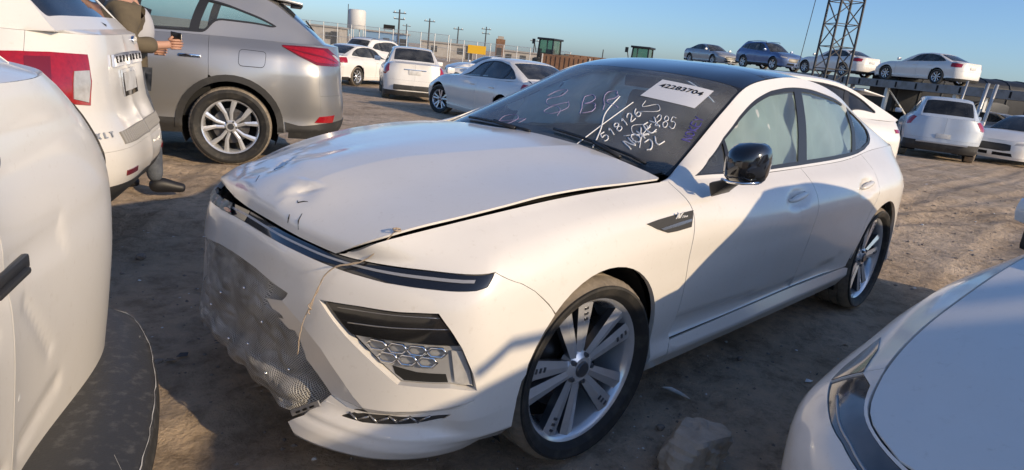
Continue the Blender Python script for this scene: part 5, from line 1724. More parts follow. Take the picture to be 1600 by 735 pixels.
def build_car(root, P, detail=1, paint='white', skip=(), rear='std', wheels=True, wheel_style='pair', steer=0.0, spin=.3, glass='bg_glass', dusty=True, roof_mat=None, spokes=5, face='alloy', front='std'):
    S = CarShape(P)
    B, HHo, T, G = S.HB, S.HH, S.HT, S.HG
    st = {0: .05, 1: .075, 2: .11}[detail]
    wb, r = P['wb'], P['r']
    ra = r + .055
    lod = {0: 0, 1: 1, 2: 2}[detail]
    gp = {0: .002, 1: .003, 2: .005}[detail]
    def xz(pts, **k):
        k.setdefault('ur', (B.ts[4], B.ts[13]))
        return [tuple(q) for q in B.inv(pts, (0, 2), **k)]
    def arch(cx, a0, a1, n=14):
        return [tuple(q) for q in B.inv(circ((cx, r + .01), ra, a0, a1, n), (0, 2), ur=(B.ts[4] - .1, B.ts[13]), vr=(0, 6.3))]
    dx0, dx1, dx2 = P['doors']
    def vline(x, lo=1.6, n=5):
        ue = xz([(x, P['zb'] + (P['zbelt'] - P['zb']) * .5)])[0][0]
        return [(ue, v) for v in np.linspace(lo, 7, n)]
    e0, e1, e2 = vline(dx0), vline(dx1), vline(dx2)
    sill = 1.6
    out = {}
    add = lambda nm, *a, **k: out.setdefault(nm, []).extend(panel(nm, *a, **k) if isinstance(k.get('mirror'), str) and k['mirror'] == 'both' else [panel(nm, *a, **k)])
    # fender
    ua0 = B.ts[4] + .03
    fa = arch(0, 165, -8)
    hu0 = B.ts[2] + .02
    fb = [q for q in fa]
    f_out = [(ua0, 5.2)] + fb + [(e0[0][0], .9), e0[0]] + e0[1:] + rowp(7, e0[-1][0], hu0, 14)[1:] + [(ua0 - .10, 6.15), (ua0, 6.1)]
    f_out = [(ua0, 6.1), (ua0, 5.2)] + fb + [(e0[0][0], .9)] + e0 + rowp(7, e0[-1][0], ua0, 12)[1:]
    if 'front' not in skip:
        add('front_fender', B, f_out, paint, root, step=st, gap=gp, mirror='both')
    add('front_door', B, rowp(sill, e0[0][0], e1[0][0], 6) + e1[1:] + rowp(7, e1[-1][0], e0[-1][0], 8)[1:] + e0[::-1][1:], paint, root, step=st, gap=gp, mirror='both')
    # rear door with arch cut
    raR = arch(wb, 175, -8)
    cutp = [q for q in raR if q[0] < e2[0][0] - .01]
    if cutp:
        lo_ = cutp[0]
        d_out = rowp(sill, e1[0][0], cutp[0][0] - .015, 6) + cutp + [q for q in e2 if q[1] > cutp[-1][1] + .1] + rowp(7, e2[-1][0], e1[-1][0], 8)[1:] + e1[::-1][1:]
        q_out = [q for q in raR if q[0] >= e2[0][0] - .01]
        pre = [q for q in e2[::-1] if q[1] > q_out[0][1] + .1]
    else:
        d_out = rowp(sill, e1[0][0], e2[0][0], 6) + e2[1:] + rowp(7, e2[-1][0], e1[-1][0], 8)[1:] + e1[::-1][1:]
        q_out = [(e2[0][0], 1.0)] + raR
        pre = e2[::-1]
    add('rear_door', B, d_out, paint, root, step=st, gap=gp, mirror='both')
    uq = B.ts[13] - .03
    add('quarter_panel', B, pre + q_out + [(uq, 1.5), (uq, 7.0)] + rowp(7, uq, e2[-1][0], 8)[1:], paint, root, step=st, gap=gp * .5, mirror='both')
    ue = raR[0][0]
    add('rocker_panel', B, rowp(0, fa[-1][0], ue, 10) + [(ue, .8), (ue - .01, sill)] + rowp(sill, ue - .02, e0[0][0], 10) + [(e0[0][0], .9), (fa[-1][0] + .02, .85)], paint if not P['suv'] else 'plastic', root, step=st, gap=gp * .5, mirror='both')
    # hood
    if 'front' not in skip:
        hT = HHo.ts[-1]
        add('hood', HHo, [(0, v) for v in np.linspace(4, 0, 12)] + rowp(0, 0, hT, 12)[1:] + [(hT, v) for v in np.linspace(0, 4, 12)][1:] + rowp(4, hT, 0, 12)[1:-1], paint, root, step=st, gap=P.get('hgap', gp), wall=P.get('hwall', .02), offset=P.get('hoff', .002))
        add('hood_inner', HHo, rowp(.15, 0, .16, 4) + [(.16, v) for v in np.linspace(.6, 3.4, 8)] + rowp(3.85, .16, 0, 4) + [(0, v) for v in np.linspace(3.4, .6, 8)], paint, root, step=st, gap=0, wall=0, offset=-.014)
        bo = rowp(0, 0, ua0 - .02, 10) + [(ua0 + .02, .5)] + [q for q in arch(0, 205, 166, 5)] + [(ua0, 5.2), (ua0, 6.1)]
        hl = [(B.ts[2] - .05, 5.35), (B.ts[3], 5.30), (ua0 - .03, 5.55), (ua0 + .10, 6.35), (ua0 - .02, 6.50), (B.ts[3], 6.45), (B.ts[2], 6.25)]
        if front == 'std':
            bo = bo + [(ua0, 7)] + rowp(7, ua0, 0, 14)[1:]
            gr = [(0, 3.2), (B.ts[1], 3.2), (B.ts[2] - .1, 3.5), (B.ts[2] - .12, 5.3), (B.ts[1], 5.5), (0, 5.5)]
            lo_g = rnd([(B.ts[1] * .2, 1.3), (B.ts[2], 1.4), (B.ts[2] - .05, 2.7), (B.ts[1] * .2, 2.7)], .05)
            hl[3] = (ua0 - .01, 6.2)
            hl[4] = (ua0 - .04, 6.45)
            hl = P.get('hl', hl)
            hl = [(min(q[0], ua0 - .004), q[1]) for q in hl]
            add('front_bumper', B, bo, paint, root, holes=[hl, lo_g], step=st * .8, gap=.0, mirror='join')
            add('grille', B, gr, 'satin', root, step=st, gap=0, wall=.004, mirror='join', offset=.003)
            add('lower_grille', B, lo_g, 'void', root, step=st, gap=-.01, wall=0, mirror='join', offset=-.03)
            add('headlight', B, hl, P.get('hlm', 'clear_lens'), root, step=st, gap=gp, wall=.02, mirror='both', offset=-.004)
    # greenhouse
    win = [tuple(q) for q in G.inv(P['side'], (0, 2))]
    win = [tuple(q) for q in (rnd(np.array(win) * [1, G.sv], .06, 3) / [1, G.sv])]
    gE = G.ts[-1]
    add('pillar_frame', G, rowp(0, 0, gE, 24) + [(gE, 1)] + rowp(2, gE, 0, 24) + [(0, 1)], paint, root, holes=[win], step=st, gap=0, wall=.015, mirror='both')
    (bl0, bl1), (bh0, bh1) = P['bpil']
    zlo = P['zbelt'] + .02
    def gz(x, top):
        s_ = np.array(P['side'])
        # crossing of the outline at x
        ys = []
        for i in range(len(s_)):
            a, b = s_[i], s_[(i + 1) % len(s_)]
            if (a[0] - x) * (b[0] - x) <= 0 and a[0] != b[0]:
                ys.append(a[1] + (b[1] - a[1]) * (x - a[0]) / (b[0] - a[0]))
        return (max(ys) if top else min(ys)) if ys else zlo
    def gi(pts): return [tuple(q) for q in G.inv(pts, (0, 2))]
    add('window_trim', G, gi([(bl0, gz(bl0, 0)), (bl1, gz(bl1, 0)), (bh1, gz(bh1, 1)), (bh0, gz(bh0, 1))]), 'satin', root, step=st, gap=0, wall=.004, mirror='both', offset=-.002)
    c0, c1, c2, c3 = P['cpil']
    add('window_trim', G, gi([(c0, gz(c0, 0)), (c1, gz(c1, 0)), (c3, gz(c3, 1)), (c2, gz(c2, 1))]), 'satin', root, step=st, gap=0, wall=.004, mirror='both', offset=-.002)
    if detail < 2:
        wi = inset(np.array(win) * [1, G.sv], .018) / [1, G.sv]
        add('window_trim', G, win, 'satin', root, holes=[wi], step=st, gap=0, wall=.006, mirror='both', offset=.001)
    add('window_pane', G, win, glass, root, step=st * 1.3, gap=0, wall=0, mirror='both', offset=-.008)
    # top
    def tu(x): return T.inv([(x, 0)], (0, 1))[0][0]
    uh, ub0, ub1 = tu(P['scr'][1] - .05), tu(P['bk'][0] + .02), tu(P['bk'][1] + .02)
    add('windscreen', T, [(0, v) for v in np.linspace(.1, 5.9, 12)] + [(uh, v) for v in np.linspace(5.9, .1, 12)], glass, root, step=st * 1.3, gap=0, wall=0)
    if 'roof' not in skip:
        add('roof_panel', T, [(uh, v) for v in np.linspace(0, 6, 14)] + rowp(6, uh, ub0, 8)[1:] + [(ub0, v) for v in np.linspace(6, 0, 14)][1:] + rowp(0, ub0, uh, 8)[1:-1], roof_mat or paint, root, step=st, gap=0, wall=.01)
    add('screen_surround', T, [(0, 0), (0, .12)] + rowp(.12, 0, uh, 6)[1:] + rowp(0, uh, 0, 6)[:-1], 'satin', root, step=st, gap=0, wall=.004, mirror='both')
    tE = T.ts[-1]
    sf = P.get('bkside', .35)
    if 'backlight' not in skip:
        gl = rnd(np.array([(ub0 + .03, sf), (ub1 - .02, sf * .8), (ub1 - .02, 6 - sf * .8), (ub0 + .03, 6 - sf)]) * [1, T.sv], .06, 4) / [1, T.sv]
        add('rear_screen_frame', T, [(ub0, v) for v in np.linspace(0, 6, 14)] + rowp(6, ub0, tE, 6)[1:] + [(tE, v) for v in np.linspace(6, 0, 14)][1:] + rowp(0, tE, ub0, 6)[1:-1], paint, root, holes=[gl], step=st, gap=0, wall=.01)
        add('rear_screen', T, gl, glass, root, step=st, gap=0, wall=0, offset=-.004)
    # tail
    E_ = B.ts[-1]
    ra_, rb_ = [], []
    for t in np.linspace(0, 1, 7):
        ra_.append(T.ev([tE], [t * 3])[0])
        rb_.append(B.ev([B.ts[13] - .03 + (E_ - B.ts[13] + .03) * t], [7])[0])
    TD = Loft([rb_, (np.array(ra_) + np.array(rb_)) / 2 + [0, 0, .012 if not P['suv'] else 0], ra_])
    add('trunk_lid' if not P['suv'] else 'tailgate_shelf', TD, rowp(0, 0, TD.ts[-1], 6) + [(TD.ts[-1], 1)] + rowp(2, TD.ts[-1], 0, 6) + [(0, 1)], paint, root, step=st, gap=0, wall=0, mirror='join')
    fl = [B.ev([u], [7])[0] for u in np.linspace(B.inv([(P['bk'][1] - .06, 9)], (0, 2), ur=(B.ts[6], B.ts[13]), vr=(6.99, 7))[0][0], B.ts[13] - .03, 6)]
    fc = T.ev([tE], [0])[0]
    fc2 = G.ev([G.ts[-1]], [1])[0] + [-.02, .012, 0]
    for s_ in (1, -1):
        vs_ = np.array(fl + [fc, fc2]) * [1, s_, 1] - [0, 0, .003]
        mesh_obj('deck_corner', vs_, [(i, i + 1, 6) for i in range(5)] + [(0, 6, 7)], paint, root, False)
    if rear == 'std':
        vb = P.get('vbump', 3.9)
        add('rear_bumper', B, [(uq, 1.5), (uq, vb)] + rowp(vb, uq, E_, 8)[1:] + [(E_, 2), (E_, .6)] + rowp(.6, E_, B.ts[12] + .06, 8)[1:], paint, root, step=st, gap=0, mirror='join')
        add('bumper_valance', B, rowp(0, B.ts[12] + .08, E_, 8) + rowp(1.5, E_, B.ts[12] + .08, 8), 'plastic', root, step=st, gap=0, mirror='join', offset=.004)
        lamp = P.get('tail', [(-.20, 5.0), (.0, 4.9), (.24, 5.0), (.26, 6.3), (.0, 6.55), (-.24, 6.6)])
        lampuv = [(B.ts[13] + a, b) for a, b in lamp]
        add('tailgate' if P['suv'] else 'trunk_face', B, rowp(vb, uq, E_, 8) + [(E_, 5.5)] + rowp(7, E_, uq, 8), paint, root, step=P.get('tgstep', st), gap=gp * .5, mirror='join', disp=P.get('tgdisp'))
        add('tail_lamp', B, lampuv, P.get('tailm', 'red_lens'), root, step=st * .6, gap=0, wall=.01, mirror='both', offset=.006)
        pz = P.get('plate', 4.9)
        pp = B.ev([E_], [pz if pz else 1])[0]
        if pz: MB().box((pp[0] + .008, 0, pp[2]), (.012, .34, .12)).obj('number_plate', 'plate', root, bevel=.004)
    # underbody
    mb = MB()
    w = P['w']
    mb.box((wb / 2, 0, P['zb'] + .09), (wb - 2 * ra - .04, w * 1.72, .14))
    mb.box((wb / 2, 0, P['zb'] + .10), (P['xr'] - P['xf'] - .5, w * 1.1, .18))
    mb.box((wb / 2 + .25, 0, P['zb'] + .35), (wb - 2 * ra, w * 1.76, .38))
    mb.box((wb + .25, 0, P['zb'] + .4), (P['xr'] - wb - .1, w * 1.1, .45))
    mb.box((0, 0, P['zb'] + .35), (1.0, w * 1.1, .35))
    mb.box((.95, 0, P['zbelt'] - .06), (.5, w * 1.5, .10))
    for sy in (-.36, .36):
        mb.box((wb * .62, sy, P['zbelt'] + .02), (.16, .46, .55), (0, .3, 0))
    mb.box((wb * .98, 0, P['zbelt'] - .02), (.16, 1.2, .45), (0, .4, 0))
    mb.obj('underbody', 'void', root)
    if wheels:
        liner(root, 0, r + .01, ra + .015, w * .55, w * .92)
        liner(root, wb, r + .01, ra + .015, w * .55, w * .92)
        ww = w - .125
        for sx, sy in ((0, -1), (0, 1), (wb, -1), (wb, 1)):
            wheel('wheel', root, (sx, sy * ww, r), sy, r, P['tw'], P['rim'], spokes, wheel_style, steer=steer if sx == 0 else 0, dusty=dusty, spin=spin + sx, lod=lod, face=face)
    if detail < 2 or True:
        for side in (-1, 1):
            mb = MB()
            z_ = P['zbelt'] + .07
            mb.box((dx0 + .22, side * (w + .10), z_ + .03), (.11, .19, .13))
            if not P.get('nomirror'): mb.obj('door_mirror', P.get('mirror', paint), root, bevel=.035)
            for hx in (dx1 - .16, dx2 - .16):
                mb = MB()
                hp = B.ev(*xz([(hx, P['zb'] + (P['zbelt'] - P['zb']) * .86)])[0])[0]
                mb.box((hx, side * (abs(hp[1]) + .008), hp[2]), (.19, .03, .028))
                mb.obj('door_handle', P.get('handle', paint), out['front_door' if hx < dx1 else 'rear_door'][0 if side < 0 else 1], bevel=.01)
    return S, out
# ------------------------------------------------------------------ the four near vehicles
LROW = R(-26)
def at_tail(tail, rz, xr):
    """origin of a car whose tail centre stands at `tail`"""
    return (tail[0] - math.cos(rz) * xr, tail[1] - math.sin(rz) * xr, 0)
def arc_uv(L, c, r, a0, a1, n=18, ur=None):
    return [tuple(q) for q in L.inv(circ(c, r, a0, a1, n), (0, 2), ur=ur or (L.ts[5], L.ts[13]), vr=(0, 6.5))]
# ---- silver SUV
_p = dict(RXS)
_lamp = [(4.767, 6.73), (4.90, 6.79), (5.05, 6.82), (5.284, 6.80), (5.387, 6.36), (5.60, 5.85), (5.62, 5.42), (5.40, 5.36), (5.104, 5.39), (4.943, 5.89), (4.811, 6.44)]
_p.update(tail=[(u - 5.159, v) for u, v in _lamp], tailm='dark_red_lens', vbump=3.55, plate=4.3, handle='chrome')
rx = empty('silver_suv', (1.33 - math.cos(LROW) * _p['wb'], 5.28 - math.sin(LROW) * _p['wb'], 0), LROW, 'silver SUV with split-spoke alloy wheel and red tail lamp, parked behind the crashed saloon', 'car')
S_, o_ = build_car(rx, _p, 0, 'silver', glass='glass', wheel_style='rx', spin=.2)
B_ = S_.HB
_c2 = [(4.83, 6.62), (5.04, 6.68), (5.26, 6.62), (5.34, 6.30), (5.50, 5.95), (5.55, 5.60), (5.36, 5.55), (5.15, 5.60), (5.02, 5.95), (4.90, 6.35)]
for i_, mr in enumerate((False, True)):
    tl = o_['tail_lamp'][i_]
    panel('lamp_core', B_, _c2, 'red_lens', tl, step=.03, gap=0, wall=.004, mirror=mr, offset=.009)
    panel('reverse_lens', B_, [(5.40, 6.22), (5.44, 6.26), (5.56, 5.95), (5.57, 5.72), (5.52, 5.78)], 'clear_lens', tl, step=.03, gap=0, wall=.003, mirror=mr, offset=.012)
    panel('lamp_strip', B_, [(4.86, 6.50), (5.05, 6.30), (5.30, 6.02), (5.50, 5.68), (5.50, 5.60), (5.28, 5.92), (5.03, 6.20)], 'dark_red_lens', tl, step=.03, gap=0, wall=.003, mirror=mr, offset=.012)
    rr, zc = _p['r'] + .055, _p['r'] + .01
    for cx in (0, _p['wb']):
        panel('arch_trim', B_, arc_uv(B_, (cx, zc), rr + .058, -4, 184, 22) + arc_uv(B_, (cx, zc), rr - .004, 184, -4, 22), 'plastic', rx, step=.05, gap=0, wall=.02, mirror=mr, offset=.010)
    panel('bumper_reflector', B_, [(5.128, 1.95), (5.175, 2.35), (5.385, 2.41), (5.36, 1.90)], 'red_lens', rx, step=.04, gap=0, wall=.006, mirror=mr, offset=.008)
    panel('bumper_cladding', B_, [(4.86, 1.85), (5.0, 1.45), (5.2, 1.80), (5.5, 2.0), (5.8, 2.05), (5.8, 1.5), (5.3, 1.2), (5.0, .7), (4.88, .75)], 'plastic', rx, step=.04, gap=0, wall=.012, mirror=mr, offset=.008)
_fd = rnd(B_.inv([(2.865, .985), (3.10, .985), (3.115, 1.13), (2.875, 1.135)], (0, 2), ur=(B_.ts[9], B_.ts[13])) * [1, B_.sv], .035, 5) / [1, B_.sv]
_fo = inset(np.array(_fd) * [1, B_.sv], -.004) / [1, B_.sv]
panel('fuel_door', B_, _fd, 'silver', rx, step=.05, gap=0, wall=.003, offset=.002)
panel('fuel_door_seam', B_, _fo, 'void', rx, holes=[_fd], step=.05, gap=0, wall=0, offset=.0015)
mb = MB(); mb.add([(3.05, -.56, 1.655), (3.05, .56, 1.655), (3.45, .54, 1.615), (3.45, -.54, 1.615), (3.05, -.56, 1.69), (3.05, .56, 1.69), (3.45, .54, 1.64), (3.45, -.54, 1.64)], [(0, 3, 2, 1), (4, 5, 6, 7), (0, 1, 5, 4), (1, 2, 6, 5), (2, 3, 7, 6), (3, 0, 4, 7)]); mb.obj('spoiler', 'silver', rx, bevel=.012)
mb = MB(); mb.box((3.40, 0, 1.615), (.12, .9, .025)); mb.obj('brake_lamp_strip', 'satin', rx, bevel=.008)
mb = MB(); mb.tube([(3.64, 0, 1.30), (3.55, -.1, 1.42), (3.50, -.25, 1.47)], .009, 6); mb.obj('rear_wiper', 'satin', rx, smooth=True)
M['pad_base'] = mat('step_pad_base', (.25, .24, .22), .75)
# ---- white SUV with lettering on the chrome bar
_p = dict(EXS)
_p.update(tail=[(5.10 - 5.331, 6.0), (5.27 - 5.331, 6.12), (5.416 - 5.331, 6.16), (5.64 - 5.331, 6.10), (5.66 - 5.331, 5.06), (5.63 - 5.331, 4.32), (5.45 - 5.331, 4.45), (5.25 - 5.331, 5.0), (5.12 - 5.331, 5.6)], plate=None)
EXT = (-.49, 2.39)
ex = empty('white_suv', at_tail(EXT, LROW, _p['xr']), LROW, 'white SUV with red tail lamp and chrome lettering bar, second from the left', 'car')
S_, o_ = build_car(ex, _p, 0, 'white2', glass='dark_glass')
B_ = S_.HB
E_ = B_.ts[-1]
for i_, mr in enumerate((False, True)):
    panel('reverse_lens', B_, [(5.545, 5.45), (5.64, 5.48), (5.645, 5.0), (5.615, 4.42), (5.53, 4.55)], 'clear_lens', o_['tail_lamp'][i_], step=.03, gap=0, wall=.004, mirror=mr, offset=.011)
    panel('lamp_divider', B_, [(5.30, 5.95), (5.42, 5.98), (5.43, 4.75), (5.31, 5.05)], 'dark_red_lens', o_['tail_lamp'][i_], step=.03, gap=0, wall=.003, mirror=mr, offset=.009)
    panel('bumper_reflector', B_, [(5.74, 2.02), (5.74, 2.20), (5.88, 2.22), (5.88, 2.04)], 'dark_red_lens', ex, step=.04, gap=0, wall=.006, mirror=mr, offset=.006)
cb_ = panel('chrome_bar', B_, [(E_ - .36, 5.55), (E_ - .36, 6.05), (E_ - .18, 6.10), (E_, 6.10), (E_, 5.55)], 'chrome', ex, step=.04, gap=0, wall=.015, mirror='join', offset=.018)
for k, ch in enumerate('EXPLORER'):
    y_ = -.31 + k * .0886
    q = B_.ev([E_ - abs(y_)], [5.82])[0]
    n_ = B_.nrm([E_ - abs(y_) - .002], [5.82])[0]
    if y_ > 0: n_ = n_ * [1, -1, 1]
    text_mesh('lettering', ch, .050, 'ink_black', cb_, (q[0] + n_[0] * .020, y_ , q[2] + n_[2] * .02), (-n_[1], n_[0], 0), (-n_[2], 0, 1), .0015, .001)
for k, ch in enumerate('XLT'):
    y_ = -.70 + k * .045
    uu = B_.inv([(y_, .735)], (1, 2), ur=(B_.ts[13], E_))[0]
    q, n_ = B_.ev([uu[0]], [uu[1]])[0], B_.nrm([uu[0]], [uu[1]])[0]
    text_mesh('lettering', ch, .042, 'lamp_silver', ex, tuple(q + n_ * .009), (-n_[1], n_[0], 0), (-n_[2], 0, 1), .002, .0015)
pf = panel('plate_frame', B_, [(E_ - .17, 4.35), (E_ - .17, 5.35), (E_, 5.35), (E_, 4.35)], 'chrome', ex, step=.05, gap=0, wall=.008, mirror='join', offset=.010)
panel('plate_recess', B_, [(E_ - .145, 4.52), (E_ - .145, 5.2), (E_, 5.2), (E_, 4.52)], 'plate', pf, step=.05, gap=0, wall=0, mirror='join', offset=.012)
sp_ = panel('step_pad', B_, [(E_ - .50, 3.05), (E_ - .50, 3.42), (E_ - .3, 3.45), (E_, 3.45), (E_, 3.02), (E_ - .3, 3.02)], 'pad_base', ex, step=.05, gap=0, wall=.004, mirror='join', offset=.004)
M['pad_grey'] = mat('grey_step_pad', (.34, .325, .30), .7)
for k in range(14):
    u0 = E_ - .49 + k * .035
    for mr in (False, True):
        panel('pad_rib', B_, [(u0, 3.07), (u0, 3.42), (u0 + .021, 3.42), (u0 + .021, 3.07)], 'pad_grey', sp_, step=.06, gap=0, wall=.003, mirror=mr, offset=.0075)
mb = MB(); mb.lathe([(0, -.01), (.055, -.01), (.06, 0), (.055, .012)], 24, 'x'); mb.v = [(x, y, z * .45) for x, y, z in mb.v]
eo = mb.obj('oval_badge', 'chrome', ex, smooth=True, sharp=40); eo.location = tuple(B_.ev(*B_.inv([(-.30, 1.205)], (1, 2), ur=(B_.ts[13], E_))[0])[0] * [1, -1, 1])
mb = MB(); mb.tube([(3.82, .0, 1.28), (3.74, -.15, 1.33), (3.70, -.32, 1.37)], .011, 6); mb.obj('rear_wiper', 'satin', ex, smooth=True)
# ---- nearest white SUV on the left : bare stamped tailgate, scuffed black bumper
_p = dict(NLS)
def capsule(y, z, a, b, r, d):
    ax, az = a; bx, bz = b
    L2 = (bx - ax) ** 2 + (bz - az) ** 2
    t = np.clip(((y - ax) * (bx - ax) + (z - az) * (bz - az)) / L2, 0, 1)
    q = np.hypot(y - ax - t * (bx - ax), z - az - t * (bz - az))
    return d * (1 / (1 + np.exp((q - r) / .007)))
def tg_disp(X):
    y, z = X[:, 1], X[:, 2]
    s_ = np.abs(y)
    d = capsule(s_, z, (.072, .825), (.19, .675), .012, -.005)
    d += capsule(s_, z, (.235, .572), (.05, .535), .020, -.006)
    d += -.006 / (1 + np.exp((np.maximum(s_ - .28, np.abs(z - .905) - .032)) / .010))
    d += .010 * np.clip((z - 1.13) / .06, 0, 1)
    return d
_p.update(vbump=1.95, plate=None, tgdisp=tg_disp, tgstep=.013, tailm='smoked_lens', tail=[(.10, 4.5), (.28, 4.6), (.36, 5.2), (.32, 6.2), (.20, 6.5), (-.1, 6.55), (-.2, 6.2), (0, 5.3)])
NLT = (-1.575, -.755)
nl = empty('white_suv', at_tail(NLT, LROW, _p['xr']), LROW, 'nearest white SUV at the left edge with bare stamped tailgate and scuffed black bumper', 'car')
S_, o_ = build_car(nl, _p, 0, 'white2', glass='dark_glass')
B_ = S_.HB
E_ = B_.ts[-1]
tg = o_['tailgate'][0]
mb = MB(); mb.box((3.882, 0, .905), (.014, .20, .030)); mb.obj('tailgate_handle', 'satin', tg, bevel=.008)
mb = MB(); mb.box((3.890, .0, .895), (.016, .15, .012)); mb.obj('handle_grip', 'plastic', tg, bevel=.005)
for y_, z_ in ((.195, .662), (-.195, .662), (.035, .70), (-.035, .70), (.03, .655)):
    MB().box((3.868, y_, z_), (.010, .016, .016)).obj('clip', 'plate', tg, bevel=.003)
M['oval_blue'] = mat('oval_blue', (.012, .02, .07), .2, coat=1.0)
bo_ = empty('oval_badge', (3.852, 0, 1.10)); bo_.parent = tg
mb = MB(); mb.lathe([(0, .012), (.078, .012), (.085, .008), (.088, 0)], 32, 'x'); mb.v = [(x, y, z * .42) for x, y, z in mb.v]; mb.obj('rim', 'chrome', bo_, smooth=True, sharp=40)
mb = MB(); mb.lathe([(0, .0155), (.074, .0145), (.079, .012)], 32, 'x'); mb.v = [(x, y, z * .40) for x, y, z in mb.v]; mb.obj('face', 'oval_blue', bo_, smooth=True)
text_mesh('lettering', 'Ford', .045, 'chrome', bo_, (.0165, 0, 0), (0, 1, 0), (0, 0, 1), .0008, .0005, shear=.35)
# bumper: plan (y, rear offset from xr)
_pl = [(0, .200), (.30, .186), (.62, .130), (.83, .066), (.97, -.01), (1.04, -.12), (1.06, -.32)]
_bz = [(.475, -.26, 0), (.468, -.085, .0), (.440, -.006, .0), (.405, .0, 0), (.36, -.004, 0), (.32, -.02, 0)]
rows_ = []
for z_, off, _q in _bz:
    rows_.append([(3.87 + d + off * (1 - .6 * (y / 1.06) ** 2), -(y + (off if y > .8 else 0) * .3), z_ - .012 * (y / 1.06) ** 2) for y, d in _pl])
NB = Loft([[(x, y, z) for x, y, z in r_[::-1]] for r_ in rows_[::-1]], creases=(3,))
nE = NB.ts[-1]
bm_ = panel('rear_bumper_top', NB, rowp(0, 0, nE, 12) + [(nE, v) for v in (1, 2, 3, 4)] + rowp(5, nE, 0, 12) + [(0, v) for v in (4, 3, 2, 1)], 'scuffed', nl, step=.03, gap=0, wall=0, mirror='join')
_lb = [[(x - .02 * k, y * (1 - .01 * k), .322 - .05 * k - .012 * (y / 1.06) ** 2) for x, y, z in rows_[-1]][::-1] for k in (2, 1, 0)]
LBm = Loft(_lb)
panel('rear_bumper_lower', LBm, rowp(0, 0, LBm.ts[-1], 10) + rowp(2, LBm.ts[-1], 0, 10), 'white2', nl, step=.05, gap=0, wall=0, mirror='join')
mb = MB()
rg_ = random.Random(4)
for s_ in (-1, 1):
    pts_ = NB.ev(np.linspace(.15, nE, 40), [3.05] * 40) + [0, 0, .001]
    mb.tube([(x + rg_.uniform(-.002, .002), y * s_, z + .0005) for x, y, z in pts_], [rg_.uniform(.0003, .0016) for _ in pts_], 5)
for k in range(4):
    u_, v_ = rg_.uniform(.5, nE), rg_.uniform(3.1, 4.6)
    a_ = NB.ev([u_, u_ + rg_.uniform(-.05, .05)], [v_, v_ + rg_.uniform(-.35, .35)]) + [0, 0, .0006]
    s_ = 1 if k % 4 == 0 else -1
    mb.tube([(x, -y * s_ * -1 if s_ > 0 else -y, z) for x, y, z in a_], rg_.uniform(.0003, .0007), 4)
M['scratch'] = mat('scratch_white', (.55, .54, .51), .8)
mb.obj('scratch', 'scratch', bm_)
# ---- near right white saloon
_p = dict(NRS)
nr = empty('white_sedan', (.346, -2.568, 0), -.167, 'white saloon in the near right corner, dusty bonnet and smoked headlamp towards the camera', 'car')
S_, o_ = build_car(nr, _p, 0, 'white')
B_ = S_.HB
for i_, mr in enumerate((False, True)):
    hl_ = o_['headlight'][i_]
    panel('lamp_tip', B_, [(.99, 5.80), (1.08, 5.84), (1.22, 6.16), (1.13, 6.42), (.99, 6.55)], 'smoked_lens', hl_, step=.04, gap=0, wall=.006, mirror=mr, offset=.002)
    for k_ in range(1):
        us_ = np.linspace(.52, .90, 14)
        vs_ = np.interp(us_, [.52, .70, .84, .96], [6.0, 6.30, 6.22, 6.05]) + .20 * k_
        X_ = B_.ev(us_, vs_) - B_.nrm(us_, vs_) * .0045
        if mr: X_ = X_ * [1, -1, 1]
        mb = MB(); mb.tube(X_, .0026 if k_ else .0042, 5); mb.obj('lamp_strip', 'lamp_silver' if k_ == 0 else 'lamp_grey', hl_, smooth=True)
for side in (-1, 1):
    e_ = empty('door_mirror', (1.10, side * .95, .955)); e_.parent = nr
    mb = MB(); mb.box((0, 0, .03), (.12, .17, .11)); mb.obj('cap', 'white', e_, bevel=.045)
    mb = MB(); mb.box((.01, -side * .03, -.075), (.10, .13, .10)); mb.obj('foot', 'satin', e_, bevel=.02)
# ------------------------------------------------------------------ cars farther back
def car(name, P, loc, rz, label, cat='car', group=None, detail=2, z=0.0, **k):
    e = empty(name, (loc[0], loc[1], z + float(fall(*loc))), rz, label, cat, group)
    build_car(e, P, detail, **k)
    return e
def clone(base, loc, rz, label, paint=None, group=None, z=0.0, name=None):
    c = copy_tree(base, None, {'white_paint': paint} if paint else None)
    c.location = (loc[0], loc[1], z if z > 1 else float(fall(*loc)))
    c.rotation_euler = (0, 0, rz)
    c['label'] = label
    if name: c.name = name
    if group: c['group'] = group
    elif 'group' in c: del c['group']
    return c
def head(hx, hy): return math.atan2(-hy, -hx)
# small saloon seen from behind
_p = dict(SEDAN); _p.update(w=.87, wb=2.60, xr=3.62, ztail=1.06, bk=(2.42, 3.02), bkz=(1.44, 1.09), scrz=(.99, 1.44), roof=((1.7, 1.49), (2.0, 1.50)), zh1=.99, zbelt=.96, zbelt2=1.02,
    side=[(.84, 1.0), (1.3, 1.29), (1.5, 1.385), (1.8, 1.42), (2.1, 1.415), (2.4, 1.36), (2.62, 1.24), (2.76, 1.11), (2.7, 1.08), (2.3, 1.05), (1.7, 1.03), (1.2, 1.01)],
    cpil=(2.32, 2.38, 2.38, 2.44), doors=(.50, 1.6, 2.36), tail=[(-.20, 4.6), (.02, 4.35), (.14, 5.0), (.05, 6.5), (-.08, 6.75), (-.26, 6.6)], plate=5.0, vbump=3.6)
versa = car('white_small_sedan', _p, (0, 0), 0, 'small white saloon seen squarely from behind, boot lid facing the camera', group=None, detail=1)
_h = (.53, .848)
versa.rotation_euler = (0, 0, head(*_h))
versa.location = (9.96 + _h[0] * 2.6, 13.9 + _h[1] * 2.6, -.27)
mb = MB(); mb.box((3.585, 0, .905), (.03, .62, .03)); mb.obj('trunk_trim', 'chrome', versa, bevel=.006)
